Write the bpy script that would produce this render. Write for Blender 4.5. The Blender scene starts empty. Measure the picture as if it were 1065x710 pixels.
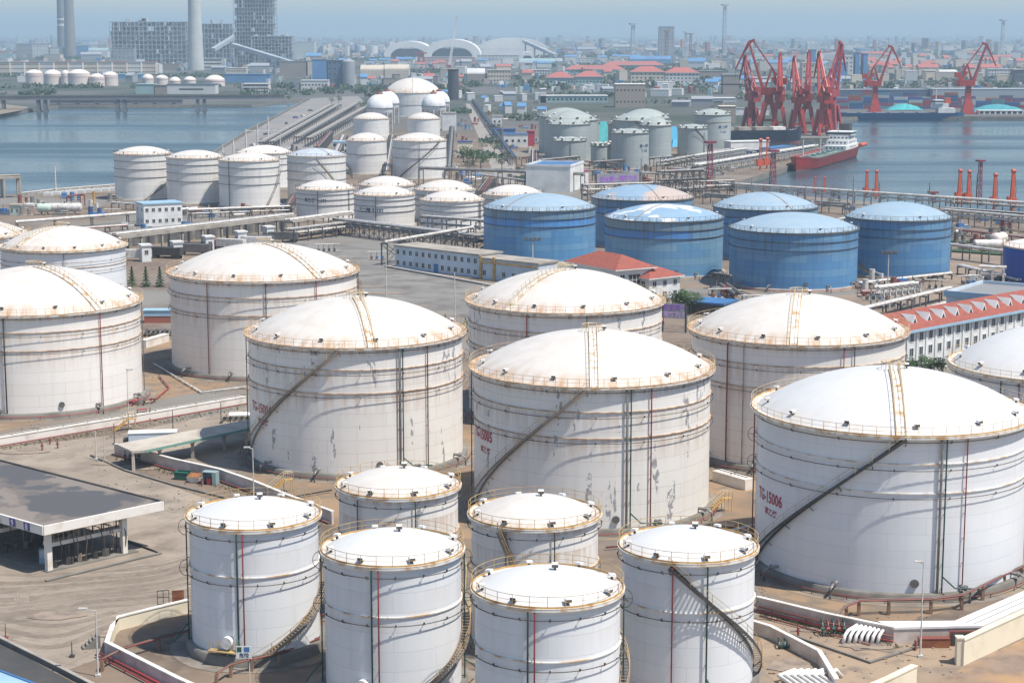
import bpy, math, random
from mathutils import Vector, Matrix, geometry
random.seed(7)
D2R = math.radians
sc = bpy.context.scene
col = sc.collection
# ---------------------------------------------------------------- camera
CAMH = 66.0; F = 1940.0; CX, CY, HOR = 532.5, 355.0, 33.0
PITCH = math.atan((CY - HOR) / F)
cam_d = bpy.data.cameras.new('camera'); cam = bpy.data.objects.new('camera', cam_d); col.objects.link(cam)
cam.location = (0, 0, CAMH); cam.rotation_euler = (math.pi / 2 - PITCH, 0, 0)
cam_d.sensor_width = 36; cam_d.lens = 36 * F / 1065; cam_d.clip_start = 1; cam_d.clip_end = 80000
sc.camera = cam
# ---------------------------------------------------------------- light
SUN_EL, SUN_AZ = D2R(62), D2R(118)      # azimuth clockwise from +Y (the view direction)
w = bpy.data.worlds.new('World'); sc.world = w; w.use_nodes = True
nt = w.node_tree; bg = nt.nodes['Background']
sky = nt.nodes.new('ShaderNodeTexSky'); sky.sky_type = 'NISHITA'; sky.sun_disc = False
sky.sun_elevation = SUN_EL; sky.sun_rotation = SUN_AZ; sky.altitude = 50
sky.air_density = 1.0; sky.dust_density = 0.6; sky.ozone_density = 3.0
nt.links.new(sky.outputs[0], bg.inputs[0]); bg.inputs[1].default_value = 0.11
sun_d = bpy.data.lights.new('sun', 'SUN'); sun = bpy.data.objects.new('sun', sun_d); col.objects.link(sun)
sun_d.energy = 4.3; sun_d.angle = D2R(0.6); sun_d.color = (1.0, 0.945, 0.865)
sv = Vector((math.sin(SUN_AZ) * math.cos(SUN_EL), math.cos(SUN_AZ) * math.cos(SUN_EL), math.sin(SUN_EL)))
sun.rotation_euler = (-sv).to_track_quat('-Z', 'Y').to_euler(); sun.location = (0, 0, 300)
sc.view_settings.view_transform = 'Standard'; sc.view_settings.look = 'None'
sc.view_settings.exposure = 0.42; sc.view_settings.gamma = 1
sc.render.engine = 'CYCLES'
sc.cycles.use_denoising = True
sc.cycles.max_bounces = 6; sc.cycles.volume_bounces = 1; sc.cycles.diffuse_bounces = 3
sc.cycles.glossy_bounces = 3; sc.cycles.transmission_bounces = 2
HAZE_DENSITY = 0.00012
# ---------------------------------------------------------------- photo measurements -> metres
def ray(px, py):
    u = (px - CX) / F; v = -(py - CY) / F
    c, s = math.cos(PITCH), math.sin(PITCH)
    return Vector((u, c + v * s, -s + v * c))
def G(px, py, z=0.0):
    d = ray(px, py); t = (z - CAMH) / d.z
    return Vector((d.x * t, d.y * t, z))
def Z_at(px, py, dist):               # height of the ray at a horizontal distance
    d = ray(px, py); return CAMH + d.z * dist / math.hypot(d.x, d.y)
def hgt(px, yb, yt): 
    p = G(px, yb); return Z_at(px, yt, math.hypot(p.x, p.y))
def ppm(y): return (y - HOR) / CAMH   # pixels per metre at a ground row
# ---------------------------------------------------------------- mesh builder
class MB:
    def __init__(s): s.v = []; s.f = []; s.m = []; s.sm = []; s.uv = None
    def add(s, vs, fs, m=0, smooth=False):
        b = len(s.v); s.v += [tuple(p) for p in vs]
        for f in fs: s.f.append(tuple(i + b for i in f)); s.m.append(m); s.sm.append(smooth)
        return s
    def box(s, x0, x1, y0, y1, z0, z1, m=0):
        return s.add([(x0,y0,z0),(x1,y0,z0),(x1,y1,z0),(x0,y1,z0),(x0,y0,z1),(x1,y0,z1),(x1,y1,z1),(x0,y1,z1)],
                     [(0,3,2,1),(4,5,6,7),(0,1,5,4),(1,2,6,5),(2,3,7,6),(3,0,4,7)], m)
    def cbox(s, c, sx, sy, sz, rz=0, m=0):     # c = centre of the bottom
        co, si = math.cos(rz), math.sin(rz); vs = []
        for z in (0, sz):
            for x, y in ((-1,-1),(1,-1),(1,1),(-1,1)):
                X, Y = x*sx/2, y*sy/2; vs.append((c[0]+X*co-Y*si, c[1]+X*si+Y*co, c[2]+z))
        return s.add(vs, [(0,3,2,1),(4,5,6,7),(0,1,5,4),(1,2,6,5),(2,3,7,6),(3,0,4,7)], m)
    def beam(s, a, b, wd, ht, m=0, w2=None, h2=None):   # rectangular bar along a->b
        a, b = Vector(a), Vector(b); d = (b - a).normalized()
        up = Vector((0,0,1)) if abs(d.z) < .95 else Vector((0,1,0))
        r = d.cross(up).normalized(); u = r.cross(d)
        w2 = wd if w2 is None else w2; h2 = ht if h2 is None else h2; vs = []
        for p, W, H in ((a, wd, ht), (b, w2, h2)):
            for x, y in ((-1,-1),(1,-1),(1,1),(-1,1)): vs.append(p + r*(x*W/2) + u*(y*H/2))
        return s.add(vs, [(0,3,2,1),(4,5,6,7),(0,1,5,4),(1,2,6,5),(2,3,7,6),(3,0,4,7)], m)
    def tube(s, a, b, r, n=8, m=0, r2=None, caps=True):
        a, b = Vector(a), Vector(b); d = (b - a).normalized(); r2 = r if r2 is None else r2
        up = Vector((0,0,1)) if abs(d.z) < .95 else Vector((0,1,0))
        e1 = d.cross(up).normalized(); e2 = e1.cross(d); vs = []
        for p, R in ((a, r), (b, r2)):
            for i in range(n):
                t = 2*math.pi*i/n; vs.append(p + (e1*math.cos(t) + e2*math.sin(t))*R)
        s.add(vs, [(i, i+n, (i+1)%n+n, (i+1)%n) for i in range(n)], m, n > 5)
        if caps: s.add(vs, [tuple(range(n)), tuple(range(2*n-1, n-1, -1))], m)
        return s
    def path(s, pts, r, n=6, m=0, closed=False):
        P = [Vector(p) for p in pts]; N = len(P); vs = []
        for i, p in enumerate(P):
            d = (P[(i+1) % N] - P[i-1]) if (closed or 0 < i < N-1) else (P[1]-P[0] if i == 0 else P[-1]-P[-2])
            d.normalize(); up = Vector((0,0,1)) if abs(d.z) < .95 else Vector((0,1,0))
            e1 = d.cross(up).normalized(); e2 = e1.cross(d)
            for k in range(n):
                t = 2*math.pi*(k+.5)/n; vs.append(p + (e1*math.cos(t) + e2*math.sin(t))*r)
        fs = []
        for i in range(N if closed else N-1):
            j = (i+1) % N
            for k in range(n): fs.append((i*n+k, j*n+k, j*n+(k+1)%n, i*n+(k+1)%n))
        if not closed: fs += [tuple(range(n)), tuple((N-1)*n + k for k in range(n-1, -1, -1))]
        return s.add(vs, fs, m, n > 4)
    def lathe(s, prof, n=32, m=0, c=(0,0), a0=0, a1=2*math.pi, smooth=True):
        full = abs(a1 - a0 - 2*math.pi) < 1e-6; K = n if full else n+1; vs = []
        for r, z in prof:
            for i in range(K):
                a = a0 + (a1-a0)*i/n; vs.append((c[0]+r*math.sin(a), c[1]-r*math.cos(a), z))
        fs = []
        for j in range(len(prof)-1):
            for i in range(n):
                k = (i+1) % K; fs.append((j*K+i, j*K+k, (j+1)*K+k, (j+1)*K+i))
        return s.add(vs, fs, m, smooth)
    def prism(s, pts, z0, z1, m=0, mt=None):   # vertical prism on a plan polygon
        n = len(pts); vs = [(p[0],p[1],z0) for p in pts] + [(p[0],p[1],z1) for p in pts]
        s.add(vs, [(i,(i+1)%n,(i+1)%n+n,i+n) for i in range(n)] + [tuple(range(n-1,-1,-1))], m)
        return s.add(vs, [tuple(range(n, 2*n))], m if mt is None else mt)
    def sphere(s, c, r, m=0, nu=20, nv=12, sz=1.0):
        pr = []
        for j in range(nv+1):
            t = -math.pi/2 + math.pi*j/nv; pr.append((max(r*math.cos(t), 1e-3), c[2]+r*sz*math.sin(t)))
        return s.lathe(pr, nu, m, (c[0], c[1]))
    def mesh(s, name, mats):
        me = bpy.data.meshes.new(name); me.from_pydata(s.v, [], s.f)
        for mm in (mats if isinstance(mats, (list, tuple)) else [mats]): me.materials.append(mm)
        me.polygons.foreach_set('material_index', s.m); me.polygons.foreach_set('use_smooth', s.sm)
        if s.uv:
            for nm, fn in s.uv.items():
                L = me.uv_layers.new(name=nm); vv = me.vertices
                for p in me.polygons:
                    cc = p.center
                    for li in p.loop_indices: L.data[li].uv = fn(vv[me.loops[li].vertex_index].co, cc)
        me.update(); return me
    def build(s, name, mats, parent=None, loc=None):
        return link(name, s.mesh(name, mats), parent, loc)
def link(name, me, parent=None, loc=None, rz=0):
    o = bpy.data.objects.new(name, me); col.objects.link(o)
    if parent: o.parent = parent
    if loc is not None: o.location = loc
    if rz: o.rotation_euler.z = rz
    return o
def tag(o, label=None, cat=None, group=None, kind=None):
    if label: o['label'] = label
    if cat: o['category'] = cat
    if group: o['group'] = group
    if kind: o['kind'] = kind
    return o
def thing(name, label, cat, loc=(0,0,0), rz=0, group=None):
    o = bpy.data.objects.new(name, None); col.objects.link(o); o.location = loc; o.rotation_euler.z = rz
    o.empty_display_size = .1
    return tag(o, label, cat, group)
def copy_tree(o, parent=None, **kw):
    c = o.copy(); col.objects.link(c)
    if parent: c.parent = parent
    for ch in list(o.children): copy_tree(ch, c)
    return c
# ---------------------------------------------------------------- materials
def srgb(r, g, b): return tuple(((c/255)/12.92 if c/255 <= .04045 else ((c/255+.055)/1.055)**2.4) for c in (r,g,b)) + (1,)
_M = {}
def M(name, c1, c2=None, scale=.3, rough=.7, metal=0, bump=0, lo=.4, hi=.65, stretch=(1,1,1), c3=None, s3=.05):
    if name in _M: return _M[name]
    m = bpy.data.materials.new(name); m.use_nodes = True; t = m.node_tree; b = t.nodes['Principled BSDF']
    b.inputs['Roughness'].default_value = rough; b.inputs['Metallic'].default_value = metal
    c1 = tuple(c1)[:3] + (1,); b.inputs['Base Color'].default_value = c1
    if c2 is not None:
        tc = t.nodes.new('ShaderNodeTexCoord'); mp = t.nodes.new('ShaderNodeMapping'); mp.inputs['Scale'].default_value = stretch
        t.links.new(tc.outputs['Object'], mp.inputs[0])
        def mixn(col_in, cc, sca, lo, hi, det=6):
            nz = t.nodes.new('ShaderNodeTexNoise'); nz.inputs['Scale'].default_value = sca; nz.inputs['Detail'].default_value = det
            t.links.new(mp.outputs[0], nz.inputs['Vector'])
            r = t.nodes.new('ShaderNodeMapRange'); r.inputs[1].default_value = lo; r.inputs[2].default_value = hi
            t.links.new(nz.outputs[0], r.inputs[0])
            x = t.nodes.new('ShaderNodeMix'); x.data_type = 'RGBA'
            t.links.new(r.outputs[0], x.inputs[0]); x.inputs[7].default_value = tuple(cc)[:3] + (1,)
            if isinstance(col_in, tuple): x.inputs[6].default_value = col_in
            else: t.links.new(col_in, x.inputs[6])
            return x.outputs[2], nz.outputs[0]
        o, nzo = mixn(c1, c2, scale, lo, hi)
        if c3 is not None: o, _ = mixn(o, c3, s3, lo+.05, hi+.05)
        t.links.new(o, b.inputs['Base Color'])
        if bump:
            bp = t.nodes.new('ShaderNodeBump'); bp.inputs['Strength'].default_value = bump; bp.inputs['Distance'].default_value = .1
            t.links.new(nzo, bp.inputs['Height']); t.links.new(bp.outputs[0], b.inputs['Normal'])
    _M[name] = m; return m
def shell_mat(name, base, var, seam, rust, streak=.5, rustamt=.5, stops=None, plate=(9, 2.0), rough=.45, blue=None, vlines=0, patch=None, bandto=9):
    """painted steel plates: UV 'm' is metres round the shell and up, UV 'n' is 0..1 up."""
    m = bpy.data.materials.new(name); m.use_nodes = True; t = m.node_tree; N = t.nodes.new; L = t.links.new
    b = t.nodes['Principled BSDF']; b.inputs['Roughness'].default_value = rough
    um = N('ShaderNodeUVMap'); um.uv_map = 'm'; un = N('ShaderNodeUVMap'); un.uv_map = 'n'
    sep = N('ShaderNodeSeparateXYZ'); L(un.outputs[0], sep.inputs[0])
    oi = N('ShaderNodeObjectInfo')
    rnd = N('ShaderNodeVectorMath'); rnd.operation = 'SCALE'; rnd.inputs[0].default_value = (173, 0, 0); L(oi.outputs['Random'], rnd.inputs['Scale'])
    av = N('ShaderNodeVectorMath'); L(um.outputs[0], av.inputs[0]); L(rnd.outputs[0], av.inputs[1])
    br = N('ShaderNodeTexBrick'); br.offset = .5; br.inputs['Scale'].default_value = 1
    br.inputs['Brick Width'].default_value = plate[0]; br.inputs['Row Height'].default_value = plate[1]
    br.inputs['Mortar Size'].default_value = .03; br.inputs['Mortar Smooth'].default_value = .3
    br.inputs['Color1'].default_value = base; br.inputs['Color2'].default_value = var; br.inputs['Mortar'].default_value = seam
    L(um.outputs[0], br.inputs['Vector'])
    cur = br.outputs['Color']
    def noise(sx, sy, det, lo, hi, scl=1):
        mp = N('ShaderNodeMapping'); mp.inputs['Scale'].default_value = (sx, sy, 1); L(av.outputs[0], mp.inputs[0])
        nz = N('ShaderNodeTexNoise'); nz.inputs['Scale'].default_value = scl; nz.inputs['Detail'].default_value = det; L(mp.outputs[0], nz.inputs['Vector'])
        r = N('ShaderNodeMapRange'); r.inputs[1].default_value = lo; r.inputs[2].default_value = hi; L(nz.outputs[0], r.inputs[0])
        return r.outputs[0]
    def mul(a, bb):
        x = N('ShaderNodeMath'); x.operation = 'MULTIPLY'; L(a, x.inputs[0])
        if isinstance(bb, float): x.inputs[1].default_value = bb
        else: L(bb, x.inputs[1])
        return x.outputs[0]
    def mix(fac, cc, cin):
        x = N('ShaderNodeMix'); x.data_type = 'RGBA'; L(fac, x.inputs[0]); L(cin, x.inputs[6]); x.inputs[7].default_value = cc; return x.outputs[2]
    if blue:       # freshly painted course between the two stiffening rings, round part of the shell
        g1 = N('ShaderNodeMath'); g1.operation = 'GREATER_THAN'; L(sep.outputs[1], g1.inputs[0]); g1.inputs[1].default_value = .70
        g2 = N('ShaderNodeMath'); g2.operation = 'LESS_THAN'; L(sep.outputs[1], g2.inputs[0]); g2.inputs[1].default_value = .84
        g3 = N('ShaderNodeMath'); g3.operation = 'LESS_THAN'; L(sep.outputs[0], g3.inputs[0]); g3.inputs[1].default_value = bandto
        cur = mix(mul(mul(g1.outputs[0], g2.outputs[0]), g3.outputs[0]), blue, cur)
        g4 = N('ShaderNodeMath'); g4.operation = 'GREATER_THAN'; L(sep.outputs[1], g4.inputs[0]); g4.inputs[1].default_value = .84
        cur = mix(mul(g4.outputs[0], .55), (.20,.27,.31,1), cur)
    grime = noise(.9, .05, 5, .48, .8)
    cur = mix(mul(grime, float(streak)), tuple(c*.62 for c in base[:3]) + (1,), cur)
    cur = mix(mul(noise(.12, .1, 4, .45, .75), .22), tuple(c*.75 for c in base[:3]) + (1,), cur)
    if vlines:     # dark runs coming down from the top edge
        rp = N('ShaderNodeMapRange'); rp.inputs[1].default_value = .5; rp.inputs[2].default_value = 1.0; L(sep.outputs[1], rp.inputs[0])
        cur = mix(mul(mul(noise(1.6, .03, 3, .52, .68), rp.outputs[0]), float(vlines)), (.10,.12,.12,1), cur)
    rp = N('ShaderNodeValToRGB'); rp.color_ramp.interpolation = 'LINEAR'; cr = rp.color_ramp
    st = stops or [(0,.5),(.06,0),(.45,0),(.648,.5),(.655,0),(.82,.5),(.832,0),(.93,.1),(1,1)]
    cr.elements[0].position = st[0][0]; cr.elements[0].color = (st[0][1],)*3 + (1,)
    cr.elements[1].position = st[-1][0]; cr.elements[1].color = (st[-1][1],)*3 + (1,)
    for p, q in st[1:-1]:
        e = cr.elements.new(p); e.color = (q, q, q, 1)
    L(sep.outputs[1], rp.inputs[0])
    cur = mix(mul(mul(noise(1.1, .12, 6, .42, .62), rp.outputs[0]), float(rustamt)), rust, cur)
    if patch:      # flaked paint scars
        cur = mix(mul(noise(.5, .09, 8, .615, .63), noise(1.3, .9, 6, .47, .52)), patch, cur)
    L(cur, b.inputs['Base Color'])
    bp = N('ShaderNodeBump'); bp.inputs['Strength'].default_value = .35; bp.inputs['Distance'].default_value = .04; bp.invert = True
    L(br.outputs['Fac'], bp.inputs['Height']); L(bp.outputs[0], b.inputs['Normal'])
    return m
def dome_mat(name, base, stain, rust, amt=.35, rim=.8, rough=.5, patch=None, pfac=(.58,.62), psc=.12, seams=False):
    """roof sheet: UV 'n' is (angle, 0 at the eave .. 1 at the apex)."""
    m = bpy.data.materials.new(name); m.use_nodes = True; t = m.node_tree; N = t.nodes.new; L = t.links.new
    b = t.nodes['Principled BSDF']; b.inputs['Roughness'].default_value = rough
    tc = N('ShaderNodeTexCoord'); un = N('ShaderNodeUVMap'); un.uv_map = 'n'; sep = N('ShaderNodeSeparateXYZ'); L(un.outputs[0], sep.inputs[0])
    oi = N('ShaderNodeObjectInfo'); rnd = N('ShaderNodeVectorMath'); rnd.operation = 'SCALE'; rnd.inputs[0].default_value = (73, 31, 0); L(oi.outputs['Random'], rnd.inputs['Scale'])
    av = N('ShaderNodeVectorMath'); L(tc.outputs['Object'], av.inputs[0]); L(rnd.outputs[0], av.inputs[1])
    def noise(src, sc_, det, lo, hi):
        nz = N('ShaderNodeTexNoise'); nz.inputs['Scale'].default_value = sc_; nz.inputs['Detail'].default_value = det; L(src, nz.inputs['Vector'])
        r = N('ShaderNodeMapRange'); r.inputs[1].default_value = lo; r.inputs[2].default_value = hi; L(nz.outputs[0], r.inputs[0]); return r.outputs[0]
    def mul(a, bb):
        x = N('ShaderNodeMath'); x.operation = 'MULTIPLY'; L(a, x.inputs[0])
        if isinstance(bb, float): x.inputs[1].default_value = bb
        else: L(bb, x.inputs[1])
        return x.outputs[0]
    def mix(fac, cc, cin):
        x = N('ShaderNodeMix'); x.data_type = 'RGBA'; L(fac, x.inputs[0]); x.inputs[7].default_value = cc
        if isinstance(cin, tuple): x.inputs[6].default_value = cin
        else: L(cin, x.inputs[6])
        return x.outputs[2]
    cur = mix(mul(noise(av.outputs[0], .35, 6, .45, .8), amt), stain, base)
    if patch: cur = mix(noise(av.outputs[0], psc, 5, *pfac), patch, cur)
    mb = N('ShaderNodeMapping'); mb.inputs['Scale'].default_value = (28, 6, 1); L(un.outputs[0], mb.inputs[0])
    bk = N('ShaderNodeTexBrick'); bk.offset = .5; bk.inputs['Scale'].default_value = 1; bk.inputs['Brick Width'].default_value = 1; bk.inputs['Row Height'].default_value = 1; bk.inputs['Mortar Size'].default_value = .012; bk.inputs['Mortar Smooth'].default_value = .5
    bk.inputs['Color1'].default_value = (0,0,0,1); bk.inputs['Color2'].default_value = (.28,.28,.28,1); bk.inputs['Mortar'].default_value = (1,1,1,1); L(mb.outputs[0], bk.inputs['Vector'])
    cur = mix(mul(bk.outputs['Color'], .30), stain, cur)
    mq = N('ShaderNodeMapping'); mq.inputs['Scale'].default_value = (90, 3, 1); L(un.outputs[0], mq.inputs[0])
    cur = mix(mul(noise(mq.outputs[0], 1, 5, .5, .8), .30), stain, cur)
    rp = N('ShaderNodeMapRange'); rp.inputs[1].default_value = .17; rp.inputs[2].default_value = 0; L(sep.outputs[1], rp.inputs[0])
    mp = N('ShaderNodeMapping'); mp.inputs['Scale'].default_value = (60, 2, 1); L(un.outputs[0], mp.inputs[0])
    cur = mix(mul(mul(noise(mp.outputs[0], 1, 5, .4, .65), rp.outputs[0]), float(rim)), rust, cur)
    L(cur, b.inputs['Base Color'])
    return m
# ---------------------------------------------------------------- palette
WHITE_OLD = shell_mat('shell_white_old', (.83,.80,.745,1), (.80,.77,.715,1), (.60,.56,.50,1), (.42,.20,.08,1), .24, .9, patch=(.33,.33,.34,1))
WHITE_OLD2 = shell_mat('shell_white_aged', (.84,.80,.74,1), (.81,.77,.71,1), (.62,.56,.48,1), (.50,.26,.11,1), .22, .85)
WHITE_NEW = shell_mat('shell_white_fresh', (.745,.755,.76,1), (.72,.73,.74,1), (.60,.61,.62,1), (.50,.33,.18,1), .2, .25)
WHITE_MID = shell_mat('shell_white_mid', (.76,.74,.70,1), (.70,.68,.65,1), (.42,.41,.40,1), (.36,.25,.15,1), .4, .45, plate=(8,1.9))
BLUE_C = shell_mat('shell_blue_plain', (.08,.23,.44,1), (.14,.30,.46,1), (.05,.13,.22,1), (.16,.12,.08,1), .6, .6, plate=(7,1.9), vlines=.95)
BLUE_A = shell_mat('shell_blue', (.09,.26,.48,1), (.16,.33,.50,1), (.04,.12,.22,1), (.16,.12,.08,1), .55, .6, plate=(7,1.9), blue=(.09,.30,.64,1), vlines=.75,
                   stops=[(0,.3),(.05,0),(.6,0),(.69,.5),(.70,0),(.82,.7),(.84,.2),(1,.6)])
BLUE_B = shell_mat('shell_blue_worn', (.12,.28,.46,1), (.20,.35,.46,1), (.05,.13,.2,1), (.2,.13,.07,1), .55, .55, plate=(7,1.9), blue=(.08,.25,.56,1), vlines=.9, bandto=.08,
                   stops=[(0,.3),(.05,0),(.6,0),(.69,.5),(.70,0),(.82,.7),(.84,.3),(1,.7)])
BLUE_NEW = shell_mat('shell_blue_fresh', (.012,.06,.34,1), (.014,.065,.36,1), (.01,.04,.25,1), (.012,.06,.34,1), .1, .05)
GREENISH = shell_mat('shell_grey_green', (.37,.41,.40,1), (.34,.385,.38,1), (.22,.25,.25,1), (.25,.2,.15,1), .4, .2, plate=(8,1.9))
CREAM_SH = shell_mat('shell_cream', (.68,.60,.54,1), (.66,.58,.52,1), (.5,.42,.38,1), (.45,.16,.12,1), .2, .3)
D_WHITE = dome_mat('dome_white', (.66,.62,.565,1), (.50,.44,.37,1), (.45,.25,.11,1), .6, .95)
D_FRESH = dome_mat('dome_white_fresh', (.65,.645,.63,1), (.52,.51,.49,1), (.6,.42,.25,1), .35, .4)
D_BLUE = dome_mat('dome_blue', (.29,.40,.49,1), (.38,.45,.48,1), (.13,.15,.15,1), .8, .9)
D_BLUEW = dome_mat('dome_blue_patched', (.24,.37,.50,1), (.34,.44,.50,1), (.13,.15,.15,1), .7, .8, patch=(.66,.68,.70,1), pfac=(.54,.57), psc=.14)
D_BLUET = dome_mat('dome_blue_primer', (.24,.36,.48,1), (.34,.43,.48,1), (.20,.15,.10,1), .6, .7, patch=(.50,.40,.34,1), pfac=(.44,.5), psc=.05)
D_GREEN = dome_mat('dome_grey_green', (.36,.40,.37,1), (.28,.32,.30,1), (.3,.25,.2,1), .5, .4)
D_CREAM = dome_mat('dome_cream', (.76,.70,.63,1), (.66,.58,.50,1), (.45,.25,.15,1), .5, .5)
D_GREY = dome_mat('dome_grey', (.42,.46,.50,1), (.60,.63,.66,1), (.3,.25,.2,1), .8, .4)  # grey sheet all over, paler in noise patches
M_RUST = M('rust_edge', (.32,.16,.065), (.58,.44,.30), .9, .8, lo=.38, hi=.6)
M_RIMW = M('rim_white', (.76,.73,.67), (.50,.31,.15), .8, .6, lo=.46, hi=.66)
M_OCHRE = M('rim_ochre', (.55,.36,.13), (.40,.22,.08), .8, .6)
M_YEL = M('rail_yellow', (.60,.48,.28), (.45,.28,.12), .5, .5)
M_YELF = M('rail_yellow_fresh', (.50,.36,.15), (.38,.24,.11), .5, .5)
M_DARK = M('dark_steel', (.045,.045,.045), (.09,.075,.06), .8, .6)
M_GREY = M('grey_steel', (.15,.145,.14), (.10,.09,.085), .6, .55, metal=.2)
M_STAIR = M('stair_steel', (.22,.19,.155), (.32,.23,.15), .8, .6)
M_GREEN = M('pipe_green', (.02,.09,.07), (.03,.06,.05), .5, .4)
M_RED = M('pipe_red', (.38,.045,.05), (.28,.05,.045), .5, .4)
M_REDB = M('pipe_red_brown', (.26,.06,.05), (.2,.09,.06), .5, .5)
M_WPIPE = M('pipe_white', (.66,.64,.60), (.45,.41,.36), .8, .4)
M_GPIPE = M('pipe_grey', (.33,.32,.31), (.22,.21,.19), .6, .4, metal=.3)
M_CONC = M('concrete', (.38,.34,.29), (.27,.24,.20), .25, .9, bump=.2)
M_CONCD = M('concrete_dark', (.22,.205,.18), (.15,.14,.12), .4, .9)
M_CONCW = M('concrete_white', (.74,.70,.64), (.55,.48,.40), .5, .85, lo=.5, hi=.75)
M_CREAM = M('wall_cream', (.74,.66,.50), (.60,.50,.36), .4, .85, lo=.5, hi=.8)
M_PINKW = M('wall_pinkish', (.64,.56,.50), (.48,.40,.34), .5, .85)
M_WALLW = M('wall_white', (.72,.72,.70), (.58,.58,.56), .2, .8)
M_WALLB = M('wall_pale_blue', (.55,.63,.70), (.45,.53,.60), .2, .8)
M_TILE = M('roof_tile_red', (.33,.085,.055), (.23,.07,.05), 1.2, .8, bump=.3)
M_WIN = M('window_glass', (.035,.04,.045), rough=.15)
M_BLUE = M('paint_blue', (.05,.17,.38), (.05,.14,.3), .4, .5)
M_LBLUE = M('sheet_light_blue', (.33,.50,.62), (.28,.43,.55), .4, .5)
M_TEAL = M('tarp_teal', (.07,.42,.42), (.05,.33,.34), .4, .6)
M_ORANGE = M('paint_orange', (.60,.10,.035), (.50,.09,.04), .5, .5)
M_VENTD = M('vent_dark', (.10,.085,.07), rough=.8)
M_VENTW = M('vent_white', (.78,.78,.77), (.6,.56,.5), 2, .5)
M_LETTER = M('lettering_red', (.40,.02,.05), rough=.5)
M_LETTERB = M('lettering_dark_blue', (.03,.05,.12), rough=.5)
M_PURPLE = M('lettering_purple', (.30,.10,.50), rough=.5)
# ---------------------------------------------------------------- lettering
def text_mesh(txt, size, depth=0.0):
    cu = bpy.data.curves.new('txt', 'FONT'); cu.body = txt; cu.size = size; cu.resolution_u = 2; cu.extrude = depth; cu.offset = size*.028
    o = bpy.data.objects.new('txt', cu); col.objects.link(o)
    dg = bpy.context.evaluated_depsgraph_get(); me = bpy.data.meshes.new_from_object(o.evaluated_get(dg))
    bpy.data.objects.remove(o); bpy.data.curves.remove(cu); me.materials.clear(); return me
def text_on_shell(txt, size, a, z, R, mat, parent, squash=1.0, name='lettering'):
    me = text_mesh(txt, size)
    import bmesh
    bm = bmesh.new(); bm.from_mesh(me)
    for k in range(2):
        bmesh.ops.subdivide_edges(bm, edges=[e for e in bm.edges if e.calc_length() > .6], cuts=1)
    for v in bm.verts:
        aa = a + v.co.x * squash / R; v.co = Vector(((R+.03)*math.sin(aa), -(R+.03)*math.cos(aa), z + v.co.y))
    bm.to_mesh(me); bm.free(); me.materials.append(mat); me.update()
    return link(name, me, parent)
# ---------------------------------------------------------------- tanks
def solve(xl, xr, yrf, yap, ybf=None, h=None, over=0):
    xc = (xl + xr)/2; hw = (xr - xl)/2; c, s = math.cos(PITCH), math.sin(PITCH); hh = h or 12; R = 10
    for _ in range(12):
        P = G(xc, ybf, 0) if ybf is not None else G(xc, yrf, hh)
        d = Vector((P.x, P.y)); n = d.normalized()
        if ybf is not None and h is None: hh = Z_at(xc, yrf, d.length)
        C = d + n*R; dep = C.y*c + (CAMH - hh)*s; R = hw/F*dep - over
    za = Z_at(xc, yap, C.length)
    return C, R, hh, max(za - hh, R*.10)
_vent = {}
def vent_mesh(k=1.0):
    if k not in _vent:
        b = MB()
        b.cbox((0,0,0), .35*k, .35*k, .5*k, 0, 1)
        b.add([(-.5*k,-.55*k,.45*k),(.5*k,-.55*k,.45*k),(.5*k,.45*k,.75*k),(-.5*k,.45*k,.75*k),(-.5*k,-.55*k,.95*k),(.5*k,-.55*k,.95*k),(.5*k,.45*k,1.1*k),(-.5*k,.45*k,1.1*k)],
              [(0,3,2,1),(0,1,5,4)], 1)
        b.add([(-.5*k,-.55*k,.45*k),(.5*k,-.55*k,.45*k),(.5*k,.45*k,.75*k),(-.5*k,.45*k,.75*k),(-.5*k,-.55*k,.95*k),(.5*k,-.55*k,.95*k),(.5*k,.45*k,1.1*k),(-.5*k,.45*k,1.1*k)],
              [(4,5,6,7),(1,2,6,5),(2,3,7,6),(3,0,4,7)], 0)
        _vent[k] = b.mesh('vent', [M_VENTW, M_VENTD])
    return _vent[k]
def P3(a, r, z): return (r*math.sin(a), -r*math.cos(a), z)
_ti = 0
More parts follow.
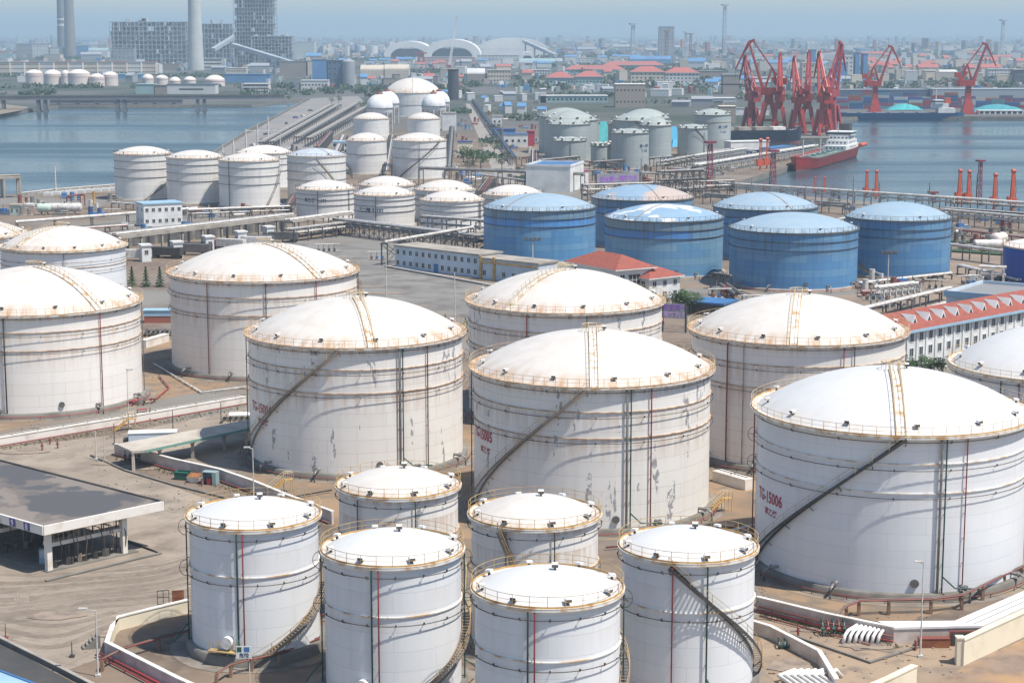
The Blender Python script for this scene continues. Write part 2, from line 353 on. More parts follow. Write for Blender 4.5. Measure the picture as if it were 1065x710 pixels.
def tank(label, xl, xr, yrf, yap, ybf=None, h=None, shell=None, dome=None, lvl=2, rim=None, rail=None, girders=(.655,.832), gmat=None,
         rings=(), pipes=(), stair=None, walk=None, vents=0, text=None, group=None, plinth=1.0, hoops=None, name='storage_tank', extra=None, rimw=.7, ventk=.6):
    C, R, hh, rise = solve(xl, xr, yrf, yap, ybf, h, {2: .62, 1: .2, 0: 0}[lvl])
    T = thing(name, label, 'tank', (C.x, C.y, 0), -math.atan2(C.x, C.y), group)
    n = 96 if lvl >= 2 else (56 if lvl == 1 else 36)
    z0 = plinth if lvl >= 1 else 0
    # foundation ring
    if z0:
        b = MB(); b.lathe([(R+.75, -.1), (R+.7, z0-.12), (R+.55, z0), (R-.3, z0)], n); b.build('foundation', M_CONCD if lvl >= 2 else M_CONC, T)
    # shell
    b = MB(); b.lathe([(R, z0), (R, hh)], n)
    def fm(v, c):
        a = math.atan2(v.x, -v.y); ac = math.atan2(c.x, -c.y)
        if a - ac > math.pi: a -= 2*math.pi
        if ac - a > math.pi: a += 2*math.pi
        return (a*R, v.z)
    def fn(v, c):
        u = fm(v, c); return (u[0]/R/6.2832, v.z/hh)
    b.uv = {'m': fm, 'n': fn}; sh = b.build('shell', shell or WHITE_OLD, T)
    # dome: a spherical cap
    Rs = (R*R + rise*rise)/(2*rise); t0 = math.asin(min(R/Rs, 1)); pr = []
    K = 14 if lvl >= 1 else 8
    for i in range(K+1):
        t = t0*(1 - i/K); pr.append((max(Rs*math.sin(t), .02), hh + rise - Rs*(1-math.cos(t))))
    b = MB(); b.lathe(pr, n)
    def fd(v, c):
        a = math.atan2(v.x, -v.y); ac = math.atan2(c.x, -c.y)
        if a - ac > math.pi: a -= 2*math.pi
        if ac - a > math.pi: a += 2*math.pi
        return (a/6.2832, 1 - math.hypot(v.x, v.y)/R)
    b.uv = {'n': fd}; b.build('roof', dome or D_WHITE, T)
    zd = lambda r: hh + rise - (Rs - math.sqrt(max(Rs*Rs - r*r, 0)))
    # wind girders
    for k, gz in enumerate(girders):
        b = MB(); z = gz*hh; g = .15 if lvl >= 2 else .24
        b.lathe([(R+.01, z-.05), (R+g, z-.05), (R+g, z+.07), (R+.01, z+.07)], n, smooth=False)
        b.build('wind_girder', gmat or M_RUST, T)
    # eave platform
    if lvl >= 1:
        b = MB(); o = rimw if lvl >= 2 else .35
        b.lathe([(R+.012, hh-.28), (R+o, hh-.22), (R+o, hh-.02)], n, 0, smooth=False)
        b.lathe([(R+o, hh-.018), (R+o+.03, hh+.10), (R+o-.08, hh+.10), (R+.04, hh+.03), (R-.25, hh+.06)], n, 1, smooth=False)
        b.build('eave_platform', [rim or M_RIMW, M_RUST if rim is None else rim], T)
        if rim is M_RIMW:
            b = MB(); b.lathe([(R+o-.16, hh+.1), (R+o-.10, hh+.1), (R+o-.10, hh+.27), (R+o-.16, hh+.27), (R+o-.16, hh+.1)], n, 0, smooth=False); b.build('toe_board', M_OCHRE, T)
        # railing
        b = MB(); ro = R + o - .12; nr = max(24, int(2*math.pi*ro/1.6)); rt = .03 if lvl >= 2 else .05
        if lvl == 1: nr = max(20, int(2*math.pi*ro/2.0))
        for i in range(nr):
            a = 2*math.pi*i/nr; b.tube(P3(a, ro, hh+.1), P3(a, ro, hh+1.2), rt, 4, caps=False)
        for zz, rr in (((1.2, rt), (.68, rt*.7)) if lvl >= 2 else ((1.2, .04),)):
            b.path([P3(2*math.pi*i/n, ro, hh+zz) for i in range(n)], rr, 4, closed=True)
        b.build('railing', rail or M_YEL, T)
    # spray ring pipes
    for rz_, m_ in rings:
        b = MB(); z = rz_*hh; rr = R + .4
        seg = [(i) for i in range(n)]
        b.path([P3(2*math.pi*i/n, rr, z) for i in range(n)], .048, 5, closed=True)
        if lvl >= 2:
            for i in range(0, n, 6):
                a = 2*math.pi*(i+.5)/n; b.beam(P3(a, R, z-.25), P3(a, rr+.05, z-.05), .05, .05)
                b.cbox(P3(a, rr, z+.02), .14, .14, .16, -a)
        b.build('spray_pipe', m_, T)
    # vertical pipes
    for a, m_, rad, zb, zt in pipes:
        a = D2R(a); b = MB(); rr = R + .33
        b.path([P3(a, R+.1, zt*hh), P3(a, rr, zt*hh-.15), P3(a, rr, zb*hh + .2)], rad, 6)
        for i in range(int(hh/3)):
            z = zb*hh + 1 + i*3
            if z < zt*hh: b.beam(P3(a, R, z), P3(a, rr, z), .08, .06)
        if m_ is M_GREEN and lvl >= 2 and zb < .1:
            b.path([P3(a, rr, 3.0), P3(a+.06, R+1.6, 1.9), P3(a+.22, R+2.2, 1.7)], rad, 6)
        b.build('riser_pipe', m_, T)
    # stair round the shell
    if stair:
        a0, zt, a1, zb = D2R(stair[0]), stair[1]*hh, D2R(stair[2]), max(stair[3]*hh, .3)
        smat, rmat = (stair[4] if len(stair) > 4 else M_STAIR), (stair[5] if len(stair) > 5 else rail or M_YEL)
        ns = max(8, int(abs(a1-a0)*R/.9)) if lvl >= 2 else 14
        ri, ro = R+.12, R+.95; li = []; lo = []
        for i in range(ns+1):
            t = i/ns; a = a0 + (a1-a0)*t; z = zt + (zb-zt)*t; li.append(P3(a, ri, z)); lo.append(P3(a, ro, z))
        b = MB()
        for i in range(ns):
            for L_ in (li, lo): b.beam(L_[i], L_[i+1], .05, .32)
        if lvl >= 2:
            nt_ = ns*3
            for i in range(nt_):
                t = (i+.5)/nt_; a = a0 + (a1-a0)*t; z = zt + (zb-zt)*t; w_ = abs(a1-a0)*R/nt_*.34
                p, q, r_, s_ = P3(a-w_/R, ri, z), P3(a-w_/R, ro, z), P3(a+w_/R, ro, z), P3(a+w_/R, ri, z)
                b.add([p, q, r_, s_], [(0,1,2,3)])
            for i in range(0, ns, 4):
                a = a0 + (a1-a0)*i/ns; z = zt + (zb-zt)*i/ns; b.beam(P3(a, R, z-1.0), P3(a, ro, z-.2), .08, .08)
        b.build('stair', smat, T)
        b = MB()
        for i in range(0, ns+1, 2):
            x, y, z = lo[i]; b.tube((x,y,z), (x,y,z+1.1), .035, 4, caps=False)
        b.path([(x,y,z+1.1) for x,y,z in lo], .035, 4); 
        if lvl >= 2: b.path([(x,y,z+.6) for x,y,z in lo], .025, 4)
        b.build('stair_rail', rmat, T)
    # radial walkway over the roof
    if walk is not None:
        a = D2R(walk); b = MB(); W = .55 if lvl >= 2 else .3; nw = 14
        sd = Vector((math.cos(a), math.sin(a), 0))
        pts = [Vector(P3(a, R*(1-i/nw*.97), zd(R*(1-i/nw*.97))+.06)) for i in range(nw+1)]
        for i in range(nw): b.beam(pts[i]+Vector((0,0,-.02)), pts[i+1]+Vector((0,0,-.02)), W*2 if lvl >= 2 else .35, .06, 1)
        if lvl >= 2:
            for sgn in (-1, 1):
                b.path([p + sd*sgn*W + Vector((0,0,1.05)) for p in pts], .035, 4)
                b.path([p + sd*sgn*W + Vector((0,0,.1)) for p in pts], .05, 4)
                for p in pts: b.tube(p + sd*sgn*W, p + sd*sgn*W + Vector((0,0,1.05)), .035, 4, caps=False)
            b.lathe([(1.5, zd(1.5)+.9), (1.5, zd(1.5)+1.0), (1.42, zd(1.5)+1.0), (1.42, zd(1.5)+.9)], 16, 0)
            for i in range(10): b.tube(P3(i*.628, 1.46, zd(1.5)), P3(i*.628, 1.46, zd(1.5)+1), .035, 4, caps=False)
        b.build('roof_walkway', [rail or M_YEL, M_RIMW if lvl >= 2 else M_STAIR], T)
    # vents
    if vents:
        vm = vent_mesh(ventk)
        for i in range(vents):
            a = 2*math.pi*(i+.37)/vents; r = R*.93 if lvl >= 2 else R*.9
            o = link('vent', vm, T, P3(a, r, zd(r)-.05), a)
        if lvl >= 2: link('vent', vm, T, (0.1*R, .06*R, zd(.12*R)), 0)
    if hoops:      # hose hoops standing off the side of the shell
        for ha, hz in hoops:
            a = D2R(ha); b = MB(); cen = Vector(P3(a, R+.4, hz*hh))
            tv = Vector((math.sin(a), -math.cos(a), 0))
            b.path([cen + tv*(.75*math.sin(t*math.pi/8)) + Vector((0,0,.9*math.cos(t*math.pi/8))) for t in range(9)], .04, 4)
            b.beam(cen, cen + tv*.75, .04, .04)
            b.build('hose_hoop', M_DARK, T)
    if text:
        for (s_, size, a, z, m_, sq) in text: text_on_shell(s_, size, D2R(a), z*hh, R, m_, T, sq)
    if extra: extra(T, R, hh, rise, zd)
    return T, C, R, hh
GP, RP = lambda a, zb=.02, zt=.985: (a, M_GREEN, .10, zb, zt), lambda a, zb=.02, zt=.985: (a, M_RED, .085, zb, zt)
def std(a, m, r=.08, zb=.02, zt=.98): return (a, m, r, zb, zt)
BIG = dict(lvl=2, vents=12, rings=((.625, M_DARK), (.795, M_DARK), (.965, M_DARK)), girders=(.655,.832))
tank('large white tank marked TG-15004, with rusty girders and a straight diagonal stair', 257, 487, 362, 309, 499, shell=WHITE_OLD, stair=(-8, .99, -86, .02),
     walk=8, pipes=[std(22, M_GPIPE, .13), GP(24), (39, M_REDB, .10, .02, .985), std(-86, M_GREEN)], hoops=[(88,.8),(88,.62)],
     text=[('TG-15004', 2.0, -73, .44, M_LETTER, .78), ('\u82ef\u4e59\u70ef', .95, -64, .355, M_LETTER, 1.1)], **BIG)
hA = None
TB = tank('large white tank marked TG-15005, front centre, with grey flaked paint scars', 488, 743, 403, 344, None, 20.0, shell=WHITE_OLD, stair=(-2, .99, -80, .02),
     walk=1, pipes=[std(16, M_GPIPE, .13), GP(18), (28, M_RED, .10, .02, .985), std(-86, M_DARK)], hoops=[(-88,.8),(-88,.62)],
     text=[('TG-15005', 2.0, -77, .545, M_LETTER, .78), ('\u82ef\u4e59\u70ef', .95, -67, .46, M_LETTER, 1.1)], **BIG)
BIGN = dict(BIG); BIGN.update(gmat=M_RIMW)
TC = tank('large clean white tank marked TG-15006, biggest tank at the right', 777, 1064, 453, 383, 624, shell=WHITE_NEW, dome=D_FRESH, stair=(6, .99, -76, .02, M_DARK),
     walk=4, rim=M_RIMW, pipes=[std(20.5, M_GPIPE, .17), GP(22.5), RP(31.5), std(-82, M_RED, .06), std(-86, M_GREEN)], hoops=[(-89,.8),(-89,.62)],
     text=[('TG-15006', 2.0, -72, .455, M_LETTER, .78), ('\u82ef\u4e59\u70ef', .95, -64, .38, M_LETTER, 1.1)], rimw=.9, **BIGN)
tank('large white tank cut off by the right edge, behind the tank TG-15006', 987, 1218, 399, 338, None, 20.0, shell=WHITE_NEW, dome=D_FRESH, walk=30, rim=M_RIMW, pipes=[GP(-30), RP(-20)], **BIGN)
tank('large cream-white tank with rusty eave, just beyond the tank marked TG-15006', 712, 940, 359, 306, 494, shell=WHITE_OLD2, walk=-2, pipes=[std(-38, M_REDB, .13), std(-28, M_GPIPE), RP(24), std(30, M_DARK)], **BIG)
tank('large white tank between the tank marked TG-15005 and the villa', 484, 692, 326, 280, None, 20.0, shell=WHITE_OLD, walk=-35, pipes=[std(-22, M_REDB, .12), std(12, M_DARK)], **BIG)
tank('large white tank standing alone behind the tank marked TG-15004, left of the grey yard', 177, 376, 293, 253, 396, shell=WHITE_OLD2, walk=35, pipes=[(-35, M_REDB, .10, .02, .985), std(1, M_DARK, .12), std(32, M_RED, .1), std(86, M_DARK)],
     stair=(96, .99, 170, .02), **BIG)
tank('large rust-streaked white tank at the left edge above the white bund wall', -68, 152, 328, 277, 435, shell=WHITE_OLD2, walk=35, pipes=[(-17, M_DARK, .14, .02, .985), (35, M_RED, .10, .02, .985), std(84, M_GPIPE)], **BIG)
tank('white tank with a domed roof behind the rust-streaked tank at the left edge', 0, 132, 262, 235, None, 13.5, shell=WHITE_NEW, walk=-50, rim=M_RIMW, pipes=[std(0, M_DARK)], **{**BIG, 'girders': (.7,)})
tank('white tank dome only just showing at the left edge, farthest of the left-edge tanks', -95, 30, 249, 228, None, 13.5, shell=WHITE_NEW, walk=60, **{**BIG, 'girders': (.7,)})
SM = dict(lvl=2, rimw=.42, vents=8, rail=M_YELF, rings=((.60, M_DARK), (.93, M_DARK)), girders=(.655,), rim=M_RIMW, gmat=M_RIMW, dome=D_FRESH)
def manway(T, R, h, rise, zd):
    b = MB(); a = D2R(-25); b.tube(P3(a, R, 2.6), P3(a, R+.7, 2.6), .65, 16); b.build('manway', M_VENTW, T)
    b = MB(); c = Vector(P3(a-.06, R+.5, 1.6)); b.cbox(c, 3.2, .9, .1, a)
    for k in (-1.5, -.5, .5, 1.5):
        q = c + Vector((math.cos(a), math.sin(a), 0))*k; b.tube(q, q + Vector((0,0,1.1)), .05, 5); b.tube(q, (q.x, q.y, 1), .05, 5)
    b.build('manway_platform', M_YELF, T)
S1 = tank('small white tank at front left, nearest the lamp post, with a manway platform', 195, 340, 552, 519.5, 692, shell=WHITE_NEW, stair=(182, .98, -4, .03, M_STAIR), plinth=1.2,
     pipes=[GP(-15), RP(-10), std(-86, M_GREEN)], hoops=[(-89,.93),(-89,.62)], extra=manway, text=[('\u26a0', .1, 30, .1, M_LETTERB, 1)], **SM)
hS = S1[3]; print('hS', hS, 'R', S1[2])
S2 = tank('small white tank second from left in the front row, cut by the bottom edge', 331, 486, 590, 553, None, hS, shell=WHITE_NEW, stair=(190, .98, 4, .03, M_STAIR), pipes=[GP(-17), RP(-11.5), std(-87, M_GREEN), std(87, M_GREEN)], hoops=[(-89,.93),(-89,.62),(89,.93),(89,.62)], extra=manway, **SM)
tank('small white tank third from left in the front row, lowest in the picture', 487, 652, 633, 593, None, hS, shell=WHITE_NEW, stair=(196, .98, 10, .03, M_STAIR), pipes=[GP(-14.5), RP(-9.5), std(87, M_GREEN)], hoops=[(-89,.93),(-89,.62),(89,.93)], extra=manway, **SM)
tank('small white tank at right of the front row with a black curved stair', 640, 791, 586, 550, None, hS, shell=WHITE_NEW, stair=(-14, .98, 108, .03, M_DARK), pipes=[RP(-12), GP(16)], **SM)
SMR = dict(SM); SMR.update(rim=M_RIMW, gmat=M_RUST, dome=D_WHITE)
tank('small rusty-eaved white tank in the second row, before the tank TG-15004', 347, 482, 519, 487, None, hS, shell=WHITE_OLD, pipes=[std(-40, M_DARK), std(15, M_GREEN)], stair=(190, .98, 60, .03, M_STAIR), **SMR)
tank('small white tank with heavy eave rust in the second row, before TG-15005', 484, 628, 551, 516, None, hS, shell=WHITE_OLD, pipes=[std(-25, M_REDB), std(17, M_DARK)], stair=(-30, .98, -3, .45, M_STAIR), **SMR)
# blue tanks
BL = dict(lvl=1, girders=(.70,.84), gmat=M_DARK, rim=M_GREY, rail=M_GREY, plinth=.8, vents=5)
gB = 'blue tanks'
tank('blue tank farthest left, beside the white tanks, with a bright blue band', 502, 620, 220, 201, 275, shell=BLUE_A, dome=D_BLUE, walk=-40, **BL)
tank('blue tank with white patches on its roof, right behind the red-roofed villa', 628, 752, 231, 212, 291, shell=BLUE_B, dome=D_BLUEW, walk=-30, **BL)
tank('blue tank with a bare tan-patched roof, behind the white-patched one', 614, 722, 209, 192, None, 15, shell=BLUE_A, dome=D_BLUET, walk=20, **BL)
tank('blue tank with plain pale blue roof, farthest back near the jetty', 741, 851, 219, 200, None, 15, shell=BLUE_A, dome=D_BLUE, walk=30, **BL)
tank('blue tank nearest the camera, weathered grey-blue, without a stair', 757, 891, 243, 221, 304, shell=BLUE_C, dome=D_BLUE, **BL)
tank('blue tank at the right with a stair descending on its left side', 877, 987, 230, 210, 291, shell=BLUE_C, dome=D_BLUE, stair=(-88, .6, -20, .02, M_STAIR, M_GREY), **BL)
tank('bright cobalt blue tank with a pale roof at the right edge', 1042, 1150, 261, 247, 303, shell=BLUE_NEW, dome=D_CREAM, lvl=1, girders=(), plinth=.5, rail=M_GREY)
# mid-distance white tanks
W = dict(shell=WHITE_MID, lvl=1, girders=(.5,.68,.85), gmat=M_GREY, rail=M_GREY, plinth=.6, vents=5)
tank('white ribbed tank at the left end of the row beside the left basin', 120, 180, 161, 152, 209, stair=(85, .62, 0, .02, M_STAIR, M_GREY), **W)
tank('white ribbed tank second from left in the row beside the left basin', 174, 235, 165, 156, 213, pipes=[std(70, M_DARK, .15)], **W)
tank('white ribbed tank third in the basin-side row, with a stair at its right', 228, 292, 168, 159, 217, stair=(85, .95, 30, .02, M_STAIR, M_GREY), pipes=[std(-40, M_DARK, .12)], **W)
tank('cream-roofed tank half hidden behind the third ribbed tank', 246, 304, 160, 151, None, 15, dome=D_CREAM, **{k: v for k, v in W.items()})
tank('white ribbed tank with a mottled grey roof, right end of the basin-side row', 299, 361, 163, 154, 213, dome=D_GREY, walk=30, stair=(0, .95, 70, .02, M_STAIR, M_GREY), **W)
tank('pale tank with a plain shell, left of the tank with the long diagonal stair', 360, 403, 147, 138, 182, **{**W, 'girders': (.6,)})
tank('pale tank with one long dark diagonal stair across its face', 408, 465, 147, 138, 187, stair=(45, .97, -45, .05, M_DARK, M_GREY), pipes=[std(0, M_GREY, .1)], **{**W, 'girders': (.55, .8)})
tank('pale tank directly below the left gas sphere', 367, 405, 124, 117, None, 13, **{**W, 'girders': (), 'vents': 0})
tank('pale tank directly below the right gas sphere', 423, 458, 124, 117, None, 13, **{**W, 'girders': (), 'vents': 0})
gV = None
tank('white tank front left in the six-tank cluster, nearest the pipe rack bend', 308, 370, 198, 187, 230, text=[('\u82ef\u4e59\u70ef \u0054-101', 1.5, -45, .62, M_LETTERB, 1)], pipes=[std(-15, M_DARK, .14), std(50, M_DARK, .14)], **W)
tank('white tank front centre in the six-tank cluster, with dark lettering', 368, 432, 204, 193, 238, text=[('\u4e59\u4e8c\u9187 T-102', 1.7, -55, .5, M_LETTERB, 1)], pipes=[std(-16, M_DARK, .14)], **W)
tank('white tank front right in the six-tank cluster, touching the blue tanks', 437, 504, 210, 198, 243, text=[('\u4e59\u4e8c\u9187', 1.6, -60, .45, M_LETTERB, 1)], pipes=[std(55, M_DARK, .14), std(60, M_DARK, .14)], **W)
tank('white tank dome back left in the six-tank cluster', 373, 432, 194, 183, None, 11, **W)
tank('white tank back centre in the six-tank cluster, above the front right one', 431, 494, 199, 187, None, 11, **W)
tank('white tank back right in the six-tank cluster, squeezed beside the first blue tank', 502, 566, 204, 192, None, 11, **W)
# big dome and spheres
tank('very large white domed gas tank behind the two spheres', 399, 460, 97, 81, 122, shell=WHITE_MID, dome=D_WHITE, lvl=1, girders=(.5,), gmat=M_GREY, rail=M_GREY, plinth=.5, walk=0)
def sphere_tank(label, cx, cy, rpx, yb):
    P = G(cx, yb); dist = math.hypot(P.x, P.y); R = rpx/F*dist*1.0; zc = Z_at(cx, cy, dist)
    T = thing('gas_sphere', label, 'gas sphere', P, -math.atan2(P.x, P.y))
    b = MB(); b.sphere((0,0,zc), R, 0, 32, 18); b.build('vessel', D_FRESHM, T)
    for i in range(10):
        a = 2*math.pi*i/10; b = MB(); b.tube(P3(a, R*.95, 0), P3(a, R*.95, zc), .45, 8); b.build('leg', M_WPIPE, T)
    b = MB(); b.lathe([(2.2, zc+R*.97), (2.2, zc+R*.97+1.2), (2.0, zc+R*.97+1.2)], 12); b.cbox((0,0,zc+R), 1.5, 1.5, 2.2); b.build('top_platform', M_REDB, T)
    b = MB(); b.lathe([(R+.02, zc-.3), (R+.5, zc-.3), (R+.5, zc), (R+.02, zc)], 32); b.build('girdle_walkway', M_GREY, T)
D_FRESHM = M('sphere_white', (.76,.76,.76), (.62,.60,.58), .2, .45)
sphere_tank('white gas sphere on legs, front one of the left pair', 395, 112, 14, 137)
sphere_tank('white gas sphere half hidden behind the front left sphere', 403, 107.5, 12.5, 128)
sphere_tank('white gas sphere on legs, front one of the right pair', 451, 110, 12.5, 134)
sphere_tank('white gas sphere peeping out behind the front right sphere', 457, 106, 11, 127)
# grey-green cluster
N_ = dict(shell=GREENISH, dome=D_GREEN, lvl=1, girders=(), rail=M_GREY, rim=M_GREY, plinth=.4, vents=9, ventk=1.2)
tank('grey-green tank at the back left of the left green cluster', 560, 614, 122, 112, None, 20, walk=-50, **N_)
tank('widest grey-green tank of the left green cluster', 566, 622, 126, 115, 166, walk=-40, **N_)
tank('grey-green tank mid size in the left green cluster', 569, 614, 130, 124, 169, **N_)
tank('grey-green tank with a cream roof in the left green cluster', 571, 612, 139, 133.5, None, 14, **N_)
tank('smallest and nearest grey-green tank of the left green cluster', 574, 610, 147, 142, None, 12, pipes=[std(5, M_GREY, .14)], **N_)
tank('grey-green tank at the back right of the right green cluster', 645, 697, 124, 113, None, 20, **N_)
tank('tall grey-green tank with a curved dark stair, right green cluster', 636, 688, 126, 117, 165, stair=(-5, .98, 75, .3, M_DARK, M_GREY), **N_)
tank('grey-green tank left of the curved stair tank in the right green cluster', 632, 675, 130, 124, None, 17, **N_)
tank('grey-green tank with two lines of dark lettering', 635, 675, 139, 133.5, 176, text=[('\u7b2c\u4e00\u50a8\u7f50', 1.8, 30, .6, M_LETTERB, 1), ('T-108', 1.8, 36, .47, M_LETTERB, 1)], **N_)
tank('low grey-green tank with a rusty cream roof edge, below the right green cluster', 628, 656, 151, 147, 172, **{**N_, 'dome': D_CREAM, 'vents': 7})
tank('short grey-green tank left of the tall lone one by the pier', 704, 736, 134, 129, 163, stair=(10, .98, 80, .3, M_DARK, M_GREY), **N_)
tank('tall lone grey-green tank with faint lettering by the pier', 720, 760, 120, 113, 156, text=[('\u7b2c\u4e8c\u50a8\u7f50', 1.8, 20, .62, M_LETTERB, 1), ('T-201', 1.8, 26, .48, M_LETTERB, 1)], **{**N_, 'girders': (.8,)})
tank('grey-green tank tucked between the back left and widest green tanks', 590, 624, 128, 121, None, 17, **N_)
tank('dull green-grey tank behind the curved stair tank, far right of its cluster', 664, 699, 131, 122, None, 18, **N_)
tank('low dull tank left of the lettered grey-green tank', 614, 632, 152, 147.5, None, 10, **N_)
# far cream tanks on the left shore
FT = dict(shell=CREAM_SH, dome=D_CREAM, lvl=0, girders=(.72,), gmat=M_RED)
for lab, a_, b_, yr, ya, yb in [('first from left', 27,45,76,72.5,88), ('second from left', 46,64,77,72.5,88.5), ('third, half hidden', 64,73,77,73,88.5), ('fourth and widest', 71,94,76.5,72,90), ('fifth', 93,109,80,76.5,90), ('sixth, right end', 107,123,78,74.5,89.5)]:
    tank('cream tank with a red band across the left basin, %s in its row' % lab, a_, b_, yr, ya, yb, **FT)
for lab, a_, b_, yr, ya, yb in [('first from left', 148,160,81,77,88), ('second', 162,175,81,78,88), ('third and small', 176,188,84,80,88), ('fourth and small', 191,204,83,79.5,87), ('large, right end', 213,234,83,78,90)]:
    tank('cream tank behind the long low shed on the far left shore, %s' % lab, a_, b_, yr, ya, yb, **FT)
# far storage silos
for i, (a_, b_, yt, yb) in enumerate([(495,506,47,58.5), (506,517,47,58.5), (516,527,47.5,58.5), (527,541,46.5,58)]):
    tank('hazy white silo tank before the far white arched sheds, %s' % ('leftmost','second','third','fourth and widest')[i], a_, b_, yt+1, yt, yb, shell=CREAM_SH, dome=D_CREAM, lvl=0, girders=())
for i, (a_, b_, yt, yb) in enumerate([(371,380,47.5,57), (383,393,47.5,58)]):
    tank('far cooling silo beside the far white sheds, %s' % ('left one', 'right one')[i], a_, b_, yt+.6, yt, yb, shell=WHITE_MID, dome=D_GREEN, lvl=0, girders=(), name='cooling_silo')
# ---------------------------------------------------------------- ground, water, haze
def ground_mat():
    m = bpy.data.materials.new('ground_earth'); m.use_nodes = True; t = m.node_tree; N = t.nodes.new; L = t.links.new
    b = t.nodes['Principled BSDF']; b.inputs['Roughness'].default_value = .95
    g = N('ShaderNodeTexCoord')
    def noise(s, det, lo, hi, st=(1,1,1)):
        mp = N('ShaderNodeMapping'); mp.inputs['Scale'].default_value = st; L(g.outputs['Object'], mp.inputs[0])
        nz = N('ShaderNodeTexNoise'); nz.inputs['Scale'].default_value = s; nz.inputs['Detail'].default_value = det; L(mp.outputs[0], nz.inputs['Vector'])
        r = N('ShaderNodeMapRange'); r.inputs[1].default_value = lo; r.inputs[2].default_value = hi; L(nz.outputs[0], r.inputs[0]); return r.outputs[0], nz
    def mix(f, c, cin):
        x = N('ShaderNodeMix'); x.data_type = 'RGBA'; L(f, x.inputs[0]); x.inputs[7].default_value = c
        if isinstance(cin, tuple): x.inputs[6].default_value = cin
        else: L(cin, x.inputs[6])
        return x.outputs[2]
    c = mix(noise(.05, 8, .4, .62)[0], (.12,.09,.068,1), (.215,.16,.115,1))
    c = mix(noise(.5, 6, .45, .7)[0], (.22,.17,.125,1), c)
    f, nz = noise(.012, 3, .5, .6); c = mix(f, (.20,.19,.17,1), c)
    # beyond the harbour: scrub and town ground
    sp = N('ShaderNodeSeparateXYZ'); L(g.outputs['Object'], sp.inputs[0])
    r = N('ShaderNodeMapRange'); r.inputs[1].default_value = 1150; r.inputs[2].default_value = 1350; L(sp.outputs[1], r.inputs[0])
    f2, _ = noise(.004, 6, .4, .6); 
    far = mix(f2, (.035,.052,.032,1), (.11,.105,.10,1))
    x = N('ShaderNodeMix'); x.data_type = 'RGBA'; L(r.outputs[0], x.inputs[0]); L(c, x.inputs[6]); L(far, x.inputs[7])
    L(x.outputs[2], b.inputs['Base Color'])
    bp = N('ShaderNodeBump'); bp.inputs['Strength'].default_value = .4; bp.inputs['Distance'].default_value = .15; L(nz.outputs[0], bp.inputs['Height']); L(bp.outputs[0], b.inputs['Normal'])
    return m
left_px = [(-420,222),(0,203),(22,201),(60,197),(122,192),(170,186),(190,184),(225,159),(258,137),(290,121),(322,103),(300,104),(262,109),(200,109),(110,110),(60,110),(28,114),(0,118),(-420,128)]
right_px = [(749,194),(800,201),(870,207),(940,212),(1065,224),(1500,262),(1500,124),(1065,121.5),(900,121),(866,123),(868,134),(880,141),(862,143.5),(800,143.5),(757,143.5),(757,152.5),(800,153.5),(862,152),(864,155),(817,174)]
LB = [G(*p) for p in left_px]; RB = [G(*p) for p in right_px]
outer = [Vector((-16000,-300,0)), Vector((16000,-300,0)), Vector((16000,30000,0)), Vector((-16000,30000,0))]
loops = [outer, LB, RB]; flat = [v for l in loops for v in l]
tris = geometry.tessellate_polygon(loops)
b = MB()
def up(f, vs):
    n = (Vector(vs[f[1]])-Vector(vs[f[0]])).cross(Vector(vs[f[2]])-Vector(vs[f[0]])); return f if n.z > 0 else (f[0],f[2],f[1])
b.add(flat, [up(f, flat) for f in tris])
tag(b.build('ground', ground_mat()), kind='structure')
wm = bpy.data.materials.new('harbour_water'); wm.use_nodes = True; t = wm.node_tree; bs = t.nodes['Principled BSDF']
bs.inputs['Base Color'].default_value = (.035,.065,.078,1); bs.inputs['Roughness'].default_value = .12; bs.inputs['IOR'].default_value = 1.33
tc = t.nodes.new('ShaderNodeTexCoord'); mp = t.nodes.new('ShaderNodeMapping'); mp.inputs['Scale'].default_value = (.12,.35,1)
mw = t.nodes.new('ShaderNodeMapping'); mw.inputs['Scale'].default_value = (.002,.012,1); mw.inputs['Rotation'].default_value = (0,0,.1); nw = t.nodes.new('ShaderNodeTexNoise'); nw.inputs['Scale'].default_value = 1; nw.inputs['Detail'].default_value = 5
rw = t.nodes.new('ShaderNodeMapRange'); rw.inputs[1].default_value = .42; rw.inputs[2].default_value = .62; rw.inputs[3].default_value = .08; rw.inputs[4].default_value = .34
t.links.new(tc.outputs['Object'], mw.inputs[0]); t.links.new(mw.outputs[0], nw.inputs['Vector']); t.links.new(nw.outputs[0], rw.inputs[0]); t.links.new(rw.outputs[0], bs.inputs['Roughness'])
nz = t.nodes.new('ShaderNodeTexNoise'); nz.inputs['Scale'].default_value = 1; nz.inputs['Detail'].default_value = 6; bp = t.nodes.new('ShaderNodeBump'); bp.inputs['Strength'].default_value = .7; bp.inputs['Distance'].default_value = .4
t.links.new(tc.outputs['Object'], mp.inputs[0]); t.links.new(mp.outputs[0], nz.inputs[0]); t.links.new(nz.outputs[0], bp.inputs['Height']); t.links.new(bp.outputs[0], bs.inputs['Normal'])
for nm, PL in (('water', LB), ('water', RB)):
    b = MB(); tr = geometry.tessellate_polygon([PL]); vs = [(p.x, p.y, -2.5) for p in PL]
    b.add(vs, [up(f, vs) for f in tr]); tag(b.build(nm, wm), kind='structure')
    b = MB(); n = len(PL)
    for i in range(n):
        p, q = PL[i], PL[(i+1) % n]
        b.add([(p.x,p.y,0),(q.x,q.y,0),(q.x,q.y,-3.5),(p.x,p.y,-3.5)], [(0,1,2,3),(3,2,1,0)][:1])
    tag(b.build('ground_quay_face', M_CONCD), kind='structure')
